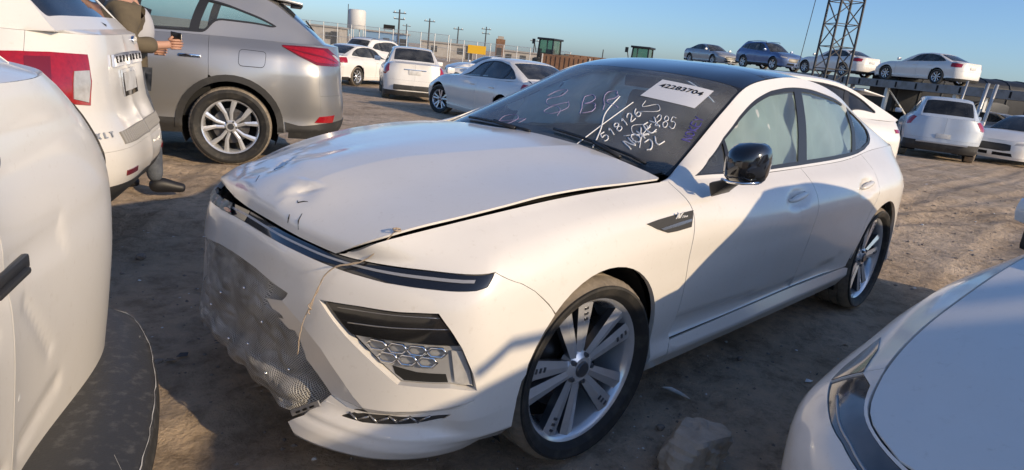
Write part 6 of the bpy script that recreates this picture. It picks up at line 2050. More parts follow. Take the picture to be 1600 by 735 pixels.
mb = MB(); mb.box((3.60, 0, .42), (.05, 1.15, .14)); mb.obj('bumper_opening', 'plastic', versa, bevel=.02)
# saloon turned towards us, front wheel turned
_p = dict(SEDAN); _p.update(white='white')
alt = car('white_parked_sedan', _p, (8.93, 10.05), head(.20, .97), 'white saloon with its front wheel steered, just left of the crashed car windscreen', detail=1, steer=R(20), paint='white')
sedan2 = car('white_far_sedan', dict(SEDAN), (0, 0), 0, 'white saloon partly hidden behind the silver SUV tail', detail=2, spokes=8, wheel_style='single')
_h = (.93, .37)
_rw = np.array((11.06, 19.97))
sedan2.rotation_euler = (0, 0, head(*_h))
sedan2.location = (_rw[0] + _h[0] * 2.78, _rw[1] + _h[1] * 2.78, -.36)
suv2 = car('white_far_suv', dict(SUV), (0, 0), 0, 'white SUV with roof rails just over the white saloon roof', detail=2)
for s_ in (-1, 1):
    mb = MB(); mb.tube([(1.3, s_ * .53, 1.63), (1.4, s_ * .53, 1.70), (2.2, s_ * .53, 1.725), (3.1, s_ * .51, 1.67), (3.2, s_ * .51, 1.62)], .018, 6); mb.obj('roof_rail', 'lamp_grey', suv2, smooth=True)
suv2.location = (15.2, 13.0, -.33); suv2.rotation_euler = (0, 0, head(-.75, .66))
clone(sedan2, (16.8, 19.8), head(-.55, .83), 'white saloon roof showing right of the small saloon')
clone(suv2, (18.0, 26.0), head(.93, .37), 'white SUV roof between the two white saloons', name='white_far_suv')
clone(sedan2, (22.5, 26.5), head(-.9, .3), 'far white saloon near the yellow board')
# behind the crashed car, to the right
_p = dict(SUV); _p.update(w=.93, zb=.22, zh0=.78, zh1=1.0, zbelt=.98, zbelt2=1.04, ztail=1.02, r=.35, rim=.245, scrz=(1.0, 1.47), roof=((1.7, 1.545), (2.3, 1.54)), bk=(2.75, 3.70), bkz=(1.46, 1.05), wrb=.66,
    side=[(.80, 1.0), (1.25, 1.30), (1.45, 1.40), (1.8, 1.46), (2.3, 1.45), (2.7, 1.39), (3.0, 1.28), (3.22, 1.14), (3.2, 1.11), (2.6, 1.06), (1.9, 1.03), (1.2, 1.0)], cpil=(2.60, 2.68, 2.68, 2.76),
    tail=[(-.14, 5.5), (.1, 5.5), (.5, 5.52), (.5, 5.85), (.1, 5.9), (-.16, 5.95)], plate=3.2, vbump=3.0)
hat = car('white_fastback', _p, at_tail((9.55, 1.38), LROW, 3.87)[:2], LROW, 'white fastback with dark rear glass and thin tail lamp behind the crashed car', detail=1, glass='dark_glass')
mb = MB(); mb.add([(3.02, -.60, 1.40), (3.02, .60, 1.40), (3.42, .60, 1.345), (3.42, -.60, 1.345), (3.02, -.60, 1.425), (3.02, .60, 1.425), (3.42, .60, 1.36), (3.42, -.60, 1.36)], [(0, 3, 2, 1), (4, 5, 6, 7), (0, 1, 5, 4), (1, 2, 6, 5), (2, 3, 7, 6), (3, 0, 4, 7)]); mb.obj('spoiler', 'white', hat, bevel=.01)
_p = dict(SUV); _p.update(tail=[(-.20, 4.9), (.0, 4.8), (.10, 5.0), (.12, 6.6), (.0, 6.8), (-.2, 6.8)], plate=3.5, vbump=3.0, bkside=.25)
bl = car('ice_blue_suv', _p, (0, 0), 0, 'pale blue SUV seen from behind with a dusty handprinted rear window', detail=1, paint='ice', glass='dark_glass')
_h = (.93, .30)
bl.rotation_euler = (0, 0, head(*_h)); bl.location = (20.0 + _h[0] * 2.79, 2.75 + _h[1] * 2.79, -.25)
_bb = CarShape(_p).HB
panel('bumper_cladding', _bb, rowp(1.3, _bb.ts[13] - .1, _bb.ts[-1], 8) + rowp(2.5, _bb.ts[-1], _bb.ts[13] - .1, 8), 'plastic', bl, step=.08, gap=0, wall=.01, mirror='join', offset=.012)
mb = MB(); mb.box((3.885, 0, .50), (.03, 1.2, .05)); mb.obj('bumper_trim', 'lamp_silver', bl, bevel=.01)
clone(sedan2, (22.3, 1.55), head(-.985, .17), 'white saloon at the right edge beside the pale blue SUV')
# the next car in the near row, out of the frame : its shadow lies on the near right bonnet
clone(suv2, (-1.5, -4.46), R(-12), 'tall white SUV parked beyond the near right saloon, outside the picture', name='white_far_suv')
_ov = [o for o in bpy.data.objects if o.get('label', '').startswith('tall white SUV parked beyond')][0]
_ov.scale = (1.12, 1.06, 1.07)  # unseen car, stretched and stripped of mirrors to shape its shadow
for _c in [c for c in _ov.children if c.name.startswith('door_mirror')]: bpy.data.objects.remove(_c, do_unlink=True)
# ------------------------------------------------------------------ platform with four cars
DK = np.array((.42, .908)); DP = np.array((35.4, 7.5)); DN = np.array((-.908, .42))
DZ = 2.04
dk_rz = math.atan2(DK[1], DK[0])
M['deck'] = mat('deck_steel', (.24, .24, .24), .6, noise=((.15, .13, .11), 3, .45, .75))
M['galv'] = mat('galvanised_steel', (.45, .46, .47), .45, metal=.6)
M['rust'] = mat('rusty_steel', (.16, .085, .05), .85, noise=((.26, .15, .09), 2.2, .4, .7))
rack = empty('car_platform', (DP[0], DP[1], 0), dk_rz, 'long raised steel platform carrying four cars on its deck', 'platform')
mb = MB(); mb.box((6.5, 0, DZ - .10), (27, 2.3, .16)); mb.obj('deck', 'deck', rack, bevel=.01)
for sy in (-1.12, 1.12):
    mb = MB(); mb.box((6.5, sy, DZ - .22), (27, .12, .34)); mb.obj('side_beam', 'deck', rack)
for x in np.arange(-6.2, 20, 1.1):
    MB().box((x, 1.19, DZ - .20), (.07, .04, .26)).obj('stiffener', 'void', rack)
for x in (-6.4, -2.6, 1.0, 5.0, 9.5, 14.0, 19.0):
    for sy in (-.95, .95):
        MB().box((x, sy, (DZ - .3 - .4) / 2), (.16, .16, DZ - .3 + .4)).obj('post', 'galv', rack)
    MB().bar((x, -.95, .2), (x, .95, DZ - .4), .07).obj('brace', 'galv', rack)
def on_deck(px_pos, fwd, base, label, paint):
    h_ = DK * fwd
    o = np.array(px_pos) - h_ * -1.42
    o = np.array(px_pos) + h_ * 1.42
    return clone(base, o, head(*h_), label, paint, z=DZ - .018)
on_deck((35.42, 7.53), 1, sedan2, 'white saloon at the right end of the raised platform', None)
on_deck((37.74, 12.55), 1, sedan2, 'white saloon on the platform behind the lattice mast', None)
on_deck((40.05, 17.55), -1, suv2, 'blue SUV on the raised platform', 'blue').name = 'blue_suv'
on_deck((42.61, 23.08), -1, sedan2, 'grey saloon at the far left end of the raised platform', 'grey_silver')
clone(sedan2, (35.5, 5.9), head(.42, .908), 'grey stripped saloon standing under the platform', 'grey_silver')
clone(sedan2, (38.5, 4.2), head(.9, -.3), 'white wreck standing right of the platform posts', None)
# dark box trailer
M['trailer'] = mat('dark_trailer', (.016, .018, .021), .5, noise=((.03, .03, .032), 1.5, .4, .7))  # dark paint taken darker still, shade is put into the base colour
def dark_trailer(loc, rz, label, sx=1.0, sz=1.0):
    tr_ = empty('dark_trailer', loc, rz, label, 'trailer')
    tr_.scale = (sx, 1, sz)
    mb = MB()
    for i in range(9):
        a0 = math.pi * i / 8
    pr = [(-1.25, .9), (1.25, .9), (1.25, 2.55)] + [(1.25 * math.cos(a), 2.55 + .45 * math.sin(a)) for a in np.linspace(0, math.pi, 9)][1:-1] + [(-1.25, 2.55)]
    mb.prism(pr, -9, 9, 'x'); mb.obj('box', 'trailer', tr_, bevel=.02)
    for x in np.arange(-8.8, 9, 1.1):
        for sy in (-1, 1):
            MB().box((x, sy * 1.27, 1.7), (.08, .05, 1.62)).obj('rib', 'trailer', tr_)
        mb = MB(); mb.tube([(x, 1.25 * math.cos(a) * 1.01, 2.55 + .46 * math.sin(a)) for a in np.linspace(0, math.pi, 9)], .035, 5); mb.obj('roof_bow', 'trailer', tr_)
    mb = MB(); mb.box((0, 0, .72), (17.5, 1.2, .3)); mb.obj('chassis', 'void', tr_)
    for x in (-7, -5.6, 5.6, 7):
        for sy in (-1, 1):
            mb = MB(); mb.lathe([(.2, -.14), (.45, -.14), (.48, -.1), (.48, .1), (.45, .14), (.2, .14)], 20, 'y', c=(x, sy * .95, .48)); mb.obj('tyre', 'rubber', tr_, smooth=True, sharp=40)
dark_trailer((43.0, 3.2, -.36), head(-.70, .71), 'long dark ribbed trailer behind the platform at the right')
dark_trailer((42.0, 11.5, -.36), head(-.42, -.908), 'low dark wagon standing behind the platform posts', .8, .62)
# pair of leaning posts on the right
for i, (px, py) in enumerate(((31.0, 4.15), (31.6, 3.95), (30.2, 4.7))):
    pg = empty('steel_post', (px, py, -.36), 0, ('pale steel post, left of the two standing close by the dark trailer', 'pale steel post, right of the two standing close by the dark trailer', 'thin pale post left of the post pair by the dark trailer')[i], 'post', 'pale posts by the dark trailer')
    mb = MB(); mb.tube([(0, 0, 0), (.1, -.05, 1.2), (.25, -.1, 2.55)], .07 if i < 2 else .04, 8); mb.obj('pole', 'galv', pg, smooth=True)
    MB().box((0, 0, .03), (.3, .3, .06)).obj('base_plate', 'galv', pg)
# ------------------------------------------------------------------ lattice mast
tw = empty('lattice_mast', (24.8, 7.87, -.36), R(50), 'tall dark lattice mast rising out of the picture in front of the platform', 'mast')
M['mast'] = mat('mast_steel', (.035, .036, .042), .6)
_tb, _tt, _th = .47, .37, 14.0
def leg_at(i, z):
    h_ = _tb + (_tt - _tb) * z / _th
    return Vector(((-1, 1, 1, -1)[i] * h_, (-1, -1, 1, 1)[i] * h_, z))
for i in range(4):
    mb = MB(); mb.tube([leg_at(i, 0), leg_at(i, _th)], .045, 6); mb.obj('leg', 'mast', tw)
lv = np.arange(0, _th, .8)
for k, z in enumerate(lv):
    for i in range(4):
        j = (i + 1) % 4
        a, b = (leg_at(i, z), leg_at(j, z + .8)) if k % 2 == 0 else (leg_at(j, z), leg_at(i, z + .8))
        MB().bar(a, b, .032).obj('diagonal', 'mast', tw)
        MB().bar(leg_at(i, z), leg_at(j, z), .028).obj('horizontal', 'mast', tw)
cb = MB(); cb.tube([(0, 0, 0.0), (.35, -.1, 5), (1.0, -.3, 14)], .014, 5)
ao = cb.obj('guy_wire', 'mast', None); ao.location = (24.2, 9.0, -.36); tag(ao, 'thin cable rising left of the lattice mast', 'cable')
# ------------------------------------------------------------------ left background
def fence(a, b, n, h, label):
    e = empty('mesh_fence', (a[0], a[1], -.36), 0, label, 'fence')
    d = Vector((b[0] - a[0], b[1] - a[1], 0))
    for i in range(n + 1):
        q = d * (i / n)
        mb = MB(); mb.tube([q, q + Vector((0, 0, h))], .05, 6); mb.obj('post', 'galv', e)
    for zz in (.15, h * .5, h - .03):
        mb = MB(); mb.tube([Vector((0, 0, zz)), d + Vector((0, 0, zz))], .025, 5); mb.obj('rail', 'galv', e)
    m = M.get('wire_mesh')
    if m is None:
        m = M['wire_mesh'] = bpy.data.materials.new('wire_mesh')
        m.use_nodes = True
        nt = m.node_tree
        bs = nt.nodes['Principled BSDF']
        bs.inputs['Base Color'].default_value = (.30, .31, .32, 1)
        tr2 = nt.nodes.new('ShaderNodeBsdfTransparent')
        mx = nt.nodes.new('ShaderNodeMixShader')
        mx.inputs[0].default_value = .18
        nt.links.new(tr2.outputs[0], mx.inputs[1]); nt.links.new(bs.outputs[0], mx.inputs[2])
        nt.links.new(mx.outputs[0], nt.nodes['Material Output'].inputs['Surface'])
    mesh_obj('wire_mesh', [(0, 0, .1), tuple(d + Vector((0, 0, .1))), tuple(d + Vector((0, 0, h))), (0, 0, h)], [(0, 1, 2, 3)], m, e, False)
    return e
fence((33.0, 73.5), (47.43, 58.89), 13, 2.9, 'tall grey mesh fence with thin posts at the far left')
fence((47.6, 58.7), (57.12, 48.93), 9, 2.5, 'lower mesh fence behind the yellow board')
M['conc'] = mat('concrete', (.42, .39, .35), .9, noise=((.32, .29, .25), 1.5, .4, .7))
M['bluewall'] = mat('blue_wall', (.16, .30, .48), .7)
M['yellow'] = mat('yellow_board', (.72, .42, .02), .5)
M['brown'] = mat('brown_wall', (.22, .12, .07), .85, noise=((.15, .08, .05), 1, .4, .7))
M['gable'] = mat('grey_roof', (.30, .28, .26), .8)
def shed(name, loc, rz, d, m_, label, roof='gable', win=0, cat='building'):
    e = empty(name, (loc[0], loc[1], -.36), rz, label, cat)
    x, y, z = d
    MB().box((0, 0, z / 2), (x, y, z)).obj('wall', m_, e)
    MB().box((0, 0, z + .1), (x + .5, y + .5, .2)).obj('roof', roof, e)
    for i in range(win):
        MB().box((-x / 2 + x * (i + .5) / win, -y / 2 - .03, z * .55), (.9, .08, .9)).obj('window', 'bg_glass', e)
    MB().box((x * .42, -y / 2 - .03, 1.0), (1.0, .07, 2.0)).obj('door', 'satin', e)
    return e
shed('concrete_shed', (46.6, 89.0), R(-40), (9, 6, 2.5), 'conc', 'low concrete building behind the fence at the far left', win=3)
shed('blue_shed', (57.5, 86.0), R(-40), (6, 4, 2.6), 'bluewall', 'blue shed wall beyond the fence', win=1)
shed('pale_shed', (66, 82), R(-40), (8, 5, 2.0), 'conc', 'pale low building with flat roof right of the blue shed', win=2)
shed('pale_shed', (76, 74), R(-40), (9, 6, 1.9), 'conc', 'long pale building behind the yellow board', win=4)
tk = empty('water_tank', (60, 99, -.36), 0, 'upright white tank on the roofline at the far left', 'tank')
mb = MB(); mb.lathe([(0, 6.0), (1.3, 5.9), (1.45, 5.6), (1.45, 3.0), (1.3, 2.8), (0, 2.8)], 24, 'z'); mb.obj('shell', 'plate', tk, smooth=True, sharp=40)
for i in range(4):
    a = i * math.pi / 2 + .6
    mb = MB(); mb.tube([(1.2 * math.cos(a), 1.2 * math.sin(a), 0), (1.2 * math.cos(a), 1.2 * math.sin(a), 2.85)], .08, 6); mb.obj('leg', 'galv', tk)
mb = MB(); mb.tube([(-1.7, 0, 0), (-1.7, 0, 6.6)], .06, 6); mb.obj('ladder', 'mast', tk)
bbd = empty('dark_billboard', (58, 86.5, -.36), R(-40), 'small dark board on posts above the blue shed', 'board')
MB().box((0, 0, 3.5), (1.7, .2, .7)).obj('board', 'void', bbd)
for s_ in (-.7, .7): MB().box((s_, 0, 1.6), (.14, .14, 3.2)).obj('post', 'galv', bbd)
yb = empty('yellow_board', (46.28, 52.6, -.36), R(-45), 'yellow advertising board on posts in front of the fence', 'board')
MB().box((0, 0, 1.65), (1.9, .15, .85)).obj('panel', 'yellow', yb)
for s_ in (-.8, .8): MB().box((s_, .05, .7), (.1, .1, 1.4)).obj('post', 'galv', yb)
kk = empty('brick_kiosk', (57, 60.5, -.36), R(-40), 'small brick hut with a chimney just above the yellow board', 'hut')
MB().box((0, 0, 1.6), (1.1, 1.1, 3.2)).obj('wall', 'rust', kk); MB().box((0, 0, 3.3), (.7, .7, .5)).obj('roof', 'conc', kk); MB().box((-.1, -.57, 1.2), (.6, .06, 1.9)).obj('door', 'satin', kk)
def pole(loc, h, arms, label):
    e = empty('utility_pole', (loc[0], loc[1], -.36), 0, label, 'pole', 'utility poles along the skyline')
    mb = MB(); mb.tube([(0, 0, 0), (0, 0, h)], [.14, .09], 6); mb.obj('shaft', 'mast', e)
    for k in range(arms):
        MB().box((0, 0, h - .4 - .7 * k), (1.6 - .3 * k, .1, .1), (0, 0, R(-40))).obj('crossarm', 'mast', e)
        for s_ in (-.6, .6): MB().box((s_ * .75, -s_ * .6, h - .28 - .7 * k), (.12, .12, .16)).obj('insulator', 'plate', e)
def gpx(px, dep):
    d_ = _m.to_3x3() @ Vector(((px - 800) / CAM_F, 0, -1))
    base = Vector(CAM_POS)
    v_ = _m.to_3x3() @ Vector(((px - 800) / CAM_F * 1.0, (367.5 - (83 + (px - 800) * .108)) / CAM_F, -1))
    return base + v_ * dep
for px, dep, h, arms, lb in ((622, 80, 5.3, 2, 'tallest utility pole with two crossarms above the blue shed'), (669, 95, 5.2, 1, 'utility pole second from the left with one crossarm'), (714, 105, 4.8, 1, 'utility pole third from the left, above the small white saloon'), (757, 110, 5.4, 2, 'utility pole with two crossarms just right of the yellow board'), (634, 130, 5.0, 1, 'faint far pole right of the tallest pole'), (780, 130, 4.4, 1, 'faint far pole midway between board and loader'), (833, 120, 4.6, 1, 'pole standing just left of the first loader'), (940, 120, 4.0, 0, 'thin bare pole between the two loaders')):
    q = gpx(px, dep); pole((q.x, q.y), h, arms, lb)
def loader(loc, rz, s, label):
    e = empty('wheel_loader', (loc[0], loc[1], -.36), rz, label, 'loader', None)
    e.scale = (s, s, s)
    M.setdefault('machine', mat('machine_paint', (.10, .085, .05), .6, noise=((.05, .045, .04), 4, .4, .7)))
    M.setdefault('cabglass', glass_mat('cab_glass', (.35, .55, .45), .1))
    MB().box((0, 0, 1.15), (3.2, 1.3, .9)).obj('chassis', 'machine', e, bevel=.08)
    MB().box((1.3, 0, 1.7), (1.5, 1.2, .7)).obj('engine_hood', 'machine', e, bevel=.1)
    for x, y in ((-.65, -.6), (-.65, .6), (.65, -.6), (.65, .6)):
        MB().bar((x - .25, y, 1.5), (x * .92 - .25, y * .92, 2.95), .09).obj('cab_post', 'satin', e)
    MB().box((-.25, 0, 3.0), (1.55, 1.4, .14)).obj('cab_roof', 'satin', e, bevel=.03)
    MB().box((-.25, 0, 2.3), (1.2, 1.1, 1.3)).obj('cab_glass', 'cabglass', e)
    MB().box((-.1, 0, 1.9), (.5, .5, .8)).obj('seat', 'void', e)
    for x in (-1.2, 1.2):
        for y in (-.85, .85):
            mb = MB(); mb.lathe([(.25, -.22), (.6, -.22), (.68, -.14), (.68, .14), (.6, .22), (.25, .22)], 20, 'y', c=(x, y, .68)); mb.obj('tyre', 'rubber', e, smooth=True, sharp=40)
            mb = MB(); mb.lathe([(0, -.2), (.26, -.2), (.3, -.1)], 14, 'y', c=(x, y, .68)); mb.obj('rim', 'machine', e, smooth=True, sharp=40)
    MB().bar((-1.2, 0, 1.5), (-2.9, 0, .8), .25).obj('lift_arm', 'machine', e)
    mb = MB(); mb.prism([(-3.3, .2), (-2.7, .25), (-2.8, 1.2), (-2.95, 1.2), (-2.95, .45), (-3.4, .3)], -1.2, 1.2, 'y'); mb.obj('bucket', 'machine', e)
    MB().bar((-.9, .75, 2.0), (-1.05, .95, 2.9), .05).obj('mirror_arm', 'satin', e)
    MB().box((-1.05, .95, 2.75), (.06, .22, .35)).obj('cab_mirror', 'satin', e)
    return e
loader((34.98, 31.6), R(15), .98, 'dark loader with a boxy cab behind the brown container')
loader((39.79, 26.92), R(20), 1.02, 'loader with greenish cab glass right above the crashed car roof')
ct = empty('brown_container', (32.6, 27.9, -.36), R(-52), 'brown container with pale door bars left of the loaders', 'container')
MB().box((0, 0, .95), (3.4, 1.9, 1.9)).obj('box', 'brown', ct, bevel=.02)
for x in np.arange(-1.5, 1.6, .3): MB().box((x, -.97, .95), (.10, .05, 1.7)).obj('rib', 'brown', ct)
for x in (-1.55, 1.55): MB().box((x, -1.0, .95), (.08, .06, 1.9)).obj('door_bar', 'plate', ct)
rw = empty('rusty_wagon', (56, 42.8, -.36), R(-45), 'long low rust brown wagon between the loaders', 'wagon')
MB().box((0, 0, 1.45), (9, 2.4, 1.5)).obj('box', 'rust', rw, bevel=.03)
for x in np.arange(-4.2, 4.4, .7): MB().box((x, -1.22, 1.45), (.12, .06, 1.4)).obj('rib', 'rust', rw)
MB().box((0, 0, .6), (8.6, 1.6, .25)).obj('chassis', 'void', rw)
for x in (-3, -2, 2, 3):
    mb = MB(); mb.lathe([(0, -.1), (.4, -.1), (.45, 0), (.4, .1)], 18, 'y', c=(x, -.9, .45)); mb.obj('wheel', 'void', rw)
# ------------------------------------------------------------------ person between the two SUVs
M['skin'] = mat('skin', (.46, .25, .17), .55)
M['jacket'] = mat('olive_jacket', (.12, .095, .06), .85, noise=((.085, .068, .045), 9, .4, .7), bump=(30, .3, .006))
M['shirt'] = mat('grey_shirt', (.42, .42, .44), .85)
M['jeans'] = mat('blue_grey_trousers', (.07, .08, .10), .9, noise=((.13, .145, .17), 14, .4, .7), bump=(26, .6, .01))
M['shoe'] = mat('black_shoe', (.015, .015, .018), .5)
M['hair'] = mat('dark_hair', (.02, .015, .012), .6)
def skin_mesh(name, joints, edges, radii, m_, parent, root=0, sub=2):
    me = bpy.data.meshes.new(name)
    me.from_pydata([Vector(j) for j in joints], edges, [])
    o = bpy.data.objects.new(name, me)
    COL.objects.link(o)
    sk = o.modifiers.new('skin', 'SKIN')
    for i, v in enumerate(me.skin_vertices[0].data):
        r_ = radii[i]
        v.radius = r_ if isinstance(r_, tuple) else (r_, r_)
        v.use_root = (i == root)
    sk.use_smooth_shade = True
    sb = o.modifiers.new('sub', 'SUBSURF')
    sb.levels = sb.render_levels = sub
    dg = bpy.context.evaluated_depsgraph_get()
    me2 = bpy.data.meshes.new_from_object(o.evaluated_get(dg))
    bpy.data.objects.remove(o, do_unlink=True)
    me2.materials.clear()
    me2.materials.append(M[m_])
    me2.polygons.foreach_set('use_smooth', [True] * len(me2.polygons))
    o2 = bpy.data.objects.new(name, me2)
    COL.objects.link(o2)
    o2.parent = parent
    return o2
# local frame: faces +x, left side +y
ps = empty('person', (-.20, 3.62, 0), R(-12), 'person in an olive jacket standing between the white and silver SUVs, holding a phone', 'person')
J = {}
def jn(k, p_, r_): J[k] = (p_, r_)
jn('pel', (0, 0, .96), (.14, .11)); jn('sp1', (.0, 0, 1.12), (.135, .105)); jn('sp2', (.0, 0, 1.30), (.16, .115)); jn('nk0', (.0, 0, 1.48), (.09, .08)); jn('nk1', (.015, 0, 1.55), .055)
jn('hd0', (.03, 0, 1.62), (.075, .085)); jn('hd1', (.03, 0, 1.70), (.078, .095)); jn('hd2', (.025, 0, 1.775), (.062, .075))
for s_, n_ in ((1, 'l'), (-1, 'r')):
    jn('hip' + n_, (.0, s_ * .10, .90), .095)
    kx, ax = (.14, .17) if s_ < 0 else (-.02, -.14)
    jn('kne' + n_, (kx, s_ * .11, .50), .060); jn('ank' + n_, (ax, s_ * .115, .10), .034)
    jn('too' + n_, (ax + .17, s_ * .125, .045), .035)
    jn('sho' + n_, (.0, s_ * .19, 1.42), .065)
jn('elbr', (.02, -.26, 1.14), .045); jn('wrir', (.24, -.20, 1.16), .032); jn('palr', (.30, -.185, 1.17), (.030, .018))
jn('elbl', (-.02, .27, 1.14), .045); jn('wril', (.16, .22, 1.10), .032); jn('pall', (.22, .20, 1.10), (.030, .018))
names = list(J)
ed = [('pel', 'sp1'), ('sp1', 'sp2'), ('sp2', 'nk0'), ('nk0', 'nk1'), ('nk1', 'hd0'), ('hd0', 'hd1'), ('hd1', 'hd2'), ('pel', 'hipl'), ('pel', 'hipr'), ('hipl', 'knel'), ('knel', 'ankl'), ('ankl', 'tool'), ('hipr', 'kner'), ('kner', 'ankr'), ('ankr', 'toor'), ('nk0', 'shol'), ('nk0', 'shor'), ('shol', 'elbl'), ('shor', 'elbr'), ('elbl', 'wril'), ('elbr', 'wrir'), ('wril', 'pall'), ('wrir', 'palr')]
skin_mesh('body', [J[k][0] for k in names], [(names.index(a), names.index(b)) for a, b in ed], [J[k][1] for k in names], 'skin', ps)
def sub(keys, edges, grow, nm, m_, over=None):
    over = over or {}
    js = [over.get(k, J[k][0]) for k in keys]
    rs = []
    for k in keys:
        r_ = J[k][1]
        rs.append((r_[0] + grow, r_[1] + grow) if isinstance(r_, tuple) else r_ + grow)
    return skin_mesh(nm, js, [(keys.index(a), keys.index(b)) for a, b in edges], rs, m_, ps)
sub(['pel', 'sp1', 'sp2', 'nk0', 'shol', 'shor', 'elbl', 'elbr', 'wril', 'wrir'], [('pel', 'sp1'), ('sp1', 'sp2'), ('sp2', 'nk0'), ('nk0', 'shol'), ('nk0', 'shor'), ('shol', 'elbl'), ('shor', 'elbr'), ('elbl', 'wril'), ('elbr', 'wrir')], .030, 'jacket', 'jacket', {'pel': (0, 0, .80), 'nk0': (-.01, 0, 1.47), 'wrir': (.21, -.21, 1.16), 'wril': (.13, .23, 1.11)})
sub(['sp1', 'sp2', 'nk0'], [('sp1', 'sp2'), ('sp2', 'nk0')], .022, 'shirt', 'shirt', {'sp1': (.055, 0, 1.10), 'sp2': (.055, 0, 1.28), 'nk0': (.045, 0, 1.46)})
sub(['pel', 'hipl', 'hipr', 'knel', 'kner', 'ankl', 'ankr'], [('pel', 'hipl'), ('pel', 'hipr'), ('hipl', 'knel'), ('hipr', 'kner'), ('knel', 'ankl'), ('kner', 'ankr')], .026, 'trousers', 'jeans', {'pel': (0, 0, 1.0), 'ankl': (-.135, .115, .09), 'ankr': (.165, -.115, .09)})
for n_, s_ in (('l', 1), ('r', -1)):
    a_ = J['ank' + n_][0]
    skin_mesh('shoe', [(a_[0] - .06, a_[1], .055), (a_[0] + .02, a_[1], .080), (a_[0] + .12, a_[1] + s_ * .005, .055), (a_[0] + .21, a_[1] + s_ * .01, .042)], [(0, 1), (1, 2), (2, 3)], [(.048, .050), (.058, .075), (.050, .050), (.040, .036)], 'shoe', ps)
skin_mesh('hair', [(-.005, 0, 1.68), (.01, 0, 1.75), (.02, 0, 1.80)], [(0, 1), (1, 2)], [(.088, .085), (.088, .095), (.06, .07)], 'hair', ps)
# face features
mb = MB(); mb.tube([(.115, 0, 1.70), (.135, 0, 1.672), (.118, 0, 1.662)], [.008, .014, .008], 6); mb.obj('nose', 'skin', ps, smooth=True)
for s_ in (-1, 1):
    mb = MB(); mb.lathe([(0, -.008), (.009, 0), (0, .008)], 8, 'z', c=(.110, s_ * .032, 1.715)); mb.obj('eye', 'hair', ps, smooth=True)
    mb = MB(); mb.lathe([(0, -.028), (.012, -.012), (.014, .012), (0, .028)], 8, 'z', c=(.02, s_ * .098, 1.69)); mb.obj('ear', 'skin', ps, smooth=True)
mb = MB(); mb.tube([(.112, -.025, 1.640), (.118, 0, 1.638), (.112, .025, 1.640)], .005, 5); mb.obj('mouth', 'dark_red_lens' if False else 'skin', ps, smooth=True)
# hands : five fingers each
def fingers(p0, dirv, side, curl):
    mb = MB()
    d = Vector(dirv).normalized()
    up = Vector((0, 0, 1))
    sd = d.cross(up).normalized()
    for k, (o_, L_) in enumerate(((-.030, .072), (-.010, .082), (.010, .078), (.028, .062))):
        b = Vector(p0) + up * (-o_) * 1.0 + d * .02
        q1 = b + d * L_ * .45
        q2 = q1 + (d * .7 + sd * curl).normalized() * L_ * .35
        q3 = q2 + (d * .1 + sd * curl * 1.3).normalized() * L_ * .28
        mb.tube([b - d * .03, b, q1, q2, q3], [.010, .0098, .0092, .0085, .006], 7)
    b = Vector(p0) - d * .02 + up * .03
    mb.tube([b, b + up * .03 + d * .03 + sd * curl * .01, b + up * .035 + d * .062 + sd * curl * .02], [.012, .0105, .007], 7)
    return mb
fingers((.305, -.185, 1.17), (1, .05, .05), -1, -.9).obj('fingers', 'skin', ps, smooth=True)
fingers((.225, .20, 1.10), (1, -.1, .0), 1, .6).obj('fingers', 'skin', ps, smooth=True)
ph_ = MB(); ph_.box((0, 0, 0), (.010, .074, .150)); pho = ph_.obj('phone', 'black', None, bevel=.006)
_pw = Matrix.Rotation(R(-12), 4, 'Z') @ Vector((.335, -.165, 1.20)) + Vector((-.20, 3.62, 0))
pho.location = _pw; pho.rotation_euler = (R(8), R(-35), R(60))
tag(pho, 'dark phone held in the hand of the person between the SUVs', 'phone')
# ------------------------------------------------------------------ foreground bits
M['rock'] = mat('pale_rock', (.52, .46, .385), .95, noise=((.34, .28, .22), 7, .35, .7, 12), bump=(22, .9, .02))
M['stone'] = mat('grey_stone', (.28, .25, .22), .95, noise=((.18, .15, .13), 20, .35, .7))
def rock(name, loc, size, seed, m_, label, flat=.7, sub_=4):
    bm = bmesh.new()
    bmesh.ops.create_icosphere(bm, subdivisions=sub_, radius=1.0)
    r_ = np.random.RandomState(seed)
    pl = [(Vector(r_.normal(size=3)).normalized(), r_.uniform(.55, .85)) for _ in range(16)]
    for v in bm.verts:
        d = v.co.normalized()
        k = 1.0
        for n_, t_ in pl:
            c = d.dot(n_)
            if c > 1e-3: k = min(k, t_ / c)
        nz = .06 * math.sin(d.x * 7 + seed) * math.sin(d.y * 8) + .03 * math.sin(d.z * 19 + d.x * 13) + .02 * math.sin(d.y * 31 + d.z * 27)
        v.co = Vector((d.x * size[0], d.y * size[1], d.z * size[2])) * (k + nz)
    me = bpy.data.meshes.new(name)
    bm.to_mesh(me); bm.free()
    me.materials.append(M[m_])
    me.polygons.foreach_set('use_smooth', [True] * len(me.polygons))
    me.set_sharp_from_angle(angle=R(32))
    o = bpy.data.objects.new(name, me); COL.objects.link(o)
    o.location = loc
    if label: tag(o, label, 'rock')
    return o
rock('rock', (.36, -1.17, .035), (.185, .135, .115), 5, 'rock', 'large pale angular rock on the dirt at the bottom edge')
mb = MB()
mb.add([(0, 0, .0), (.05, .012, .004), (.085, .045, .010), (.10, .085, .004), (.06, .075, .012), (.02, .04, .008)], [(0, 1, 2, 3, 4, 5)])
mb.add([(x, y, z - .003) for x, y, z in [(0, 0, .0), (.05, .012, .004), (.085, .045, .010), (.10, .085, .004), (.06, .075, .012), (.02, .04, .008)]], [(5, 4, 3, 2, 1, 0)])
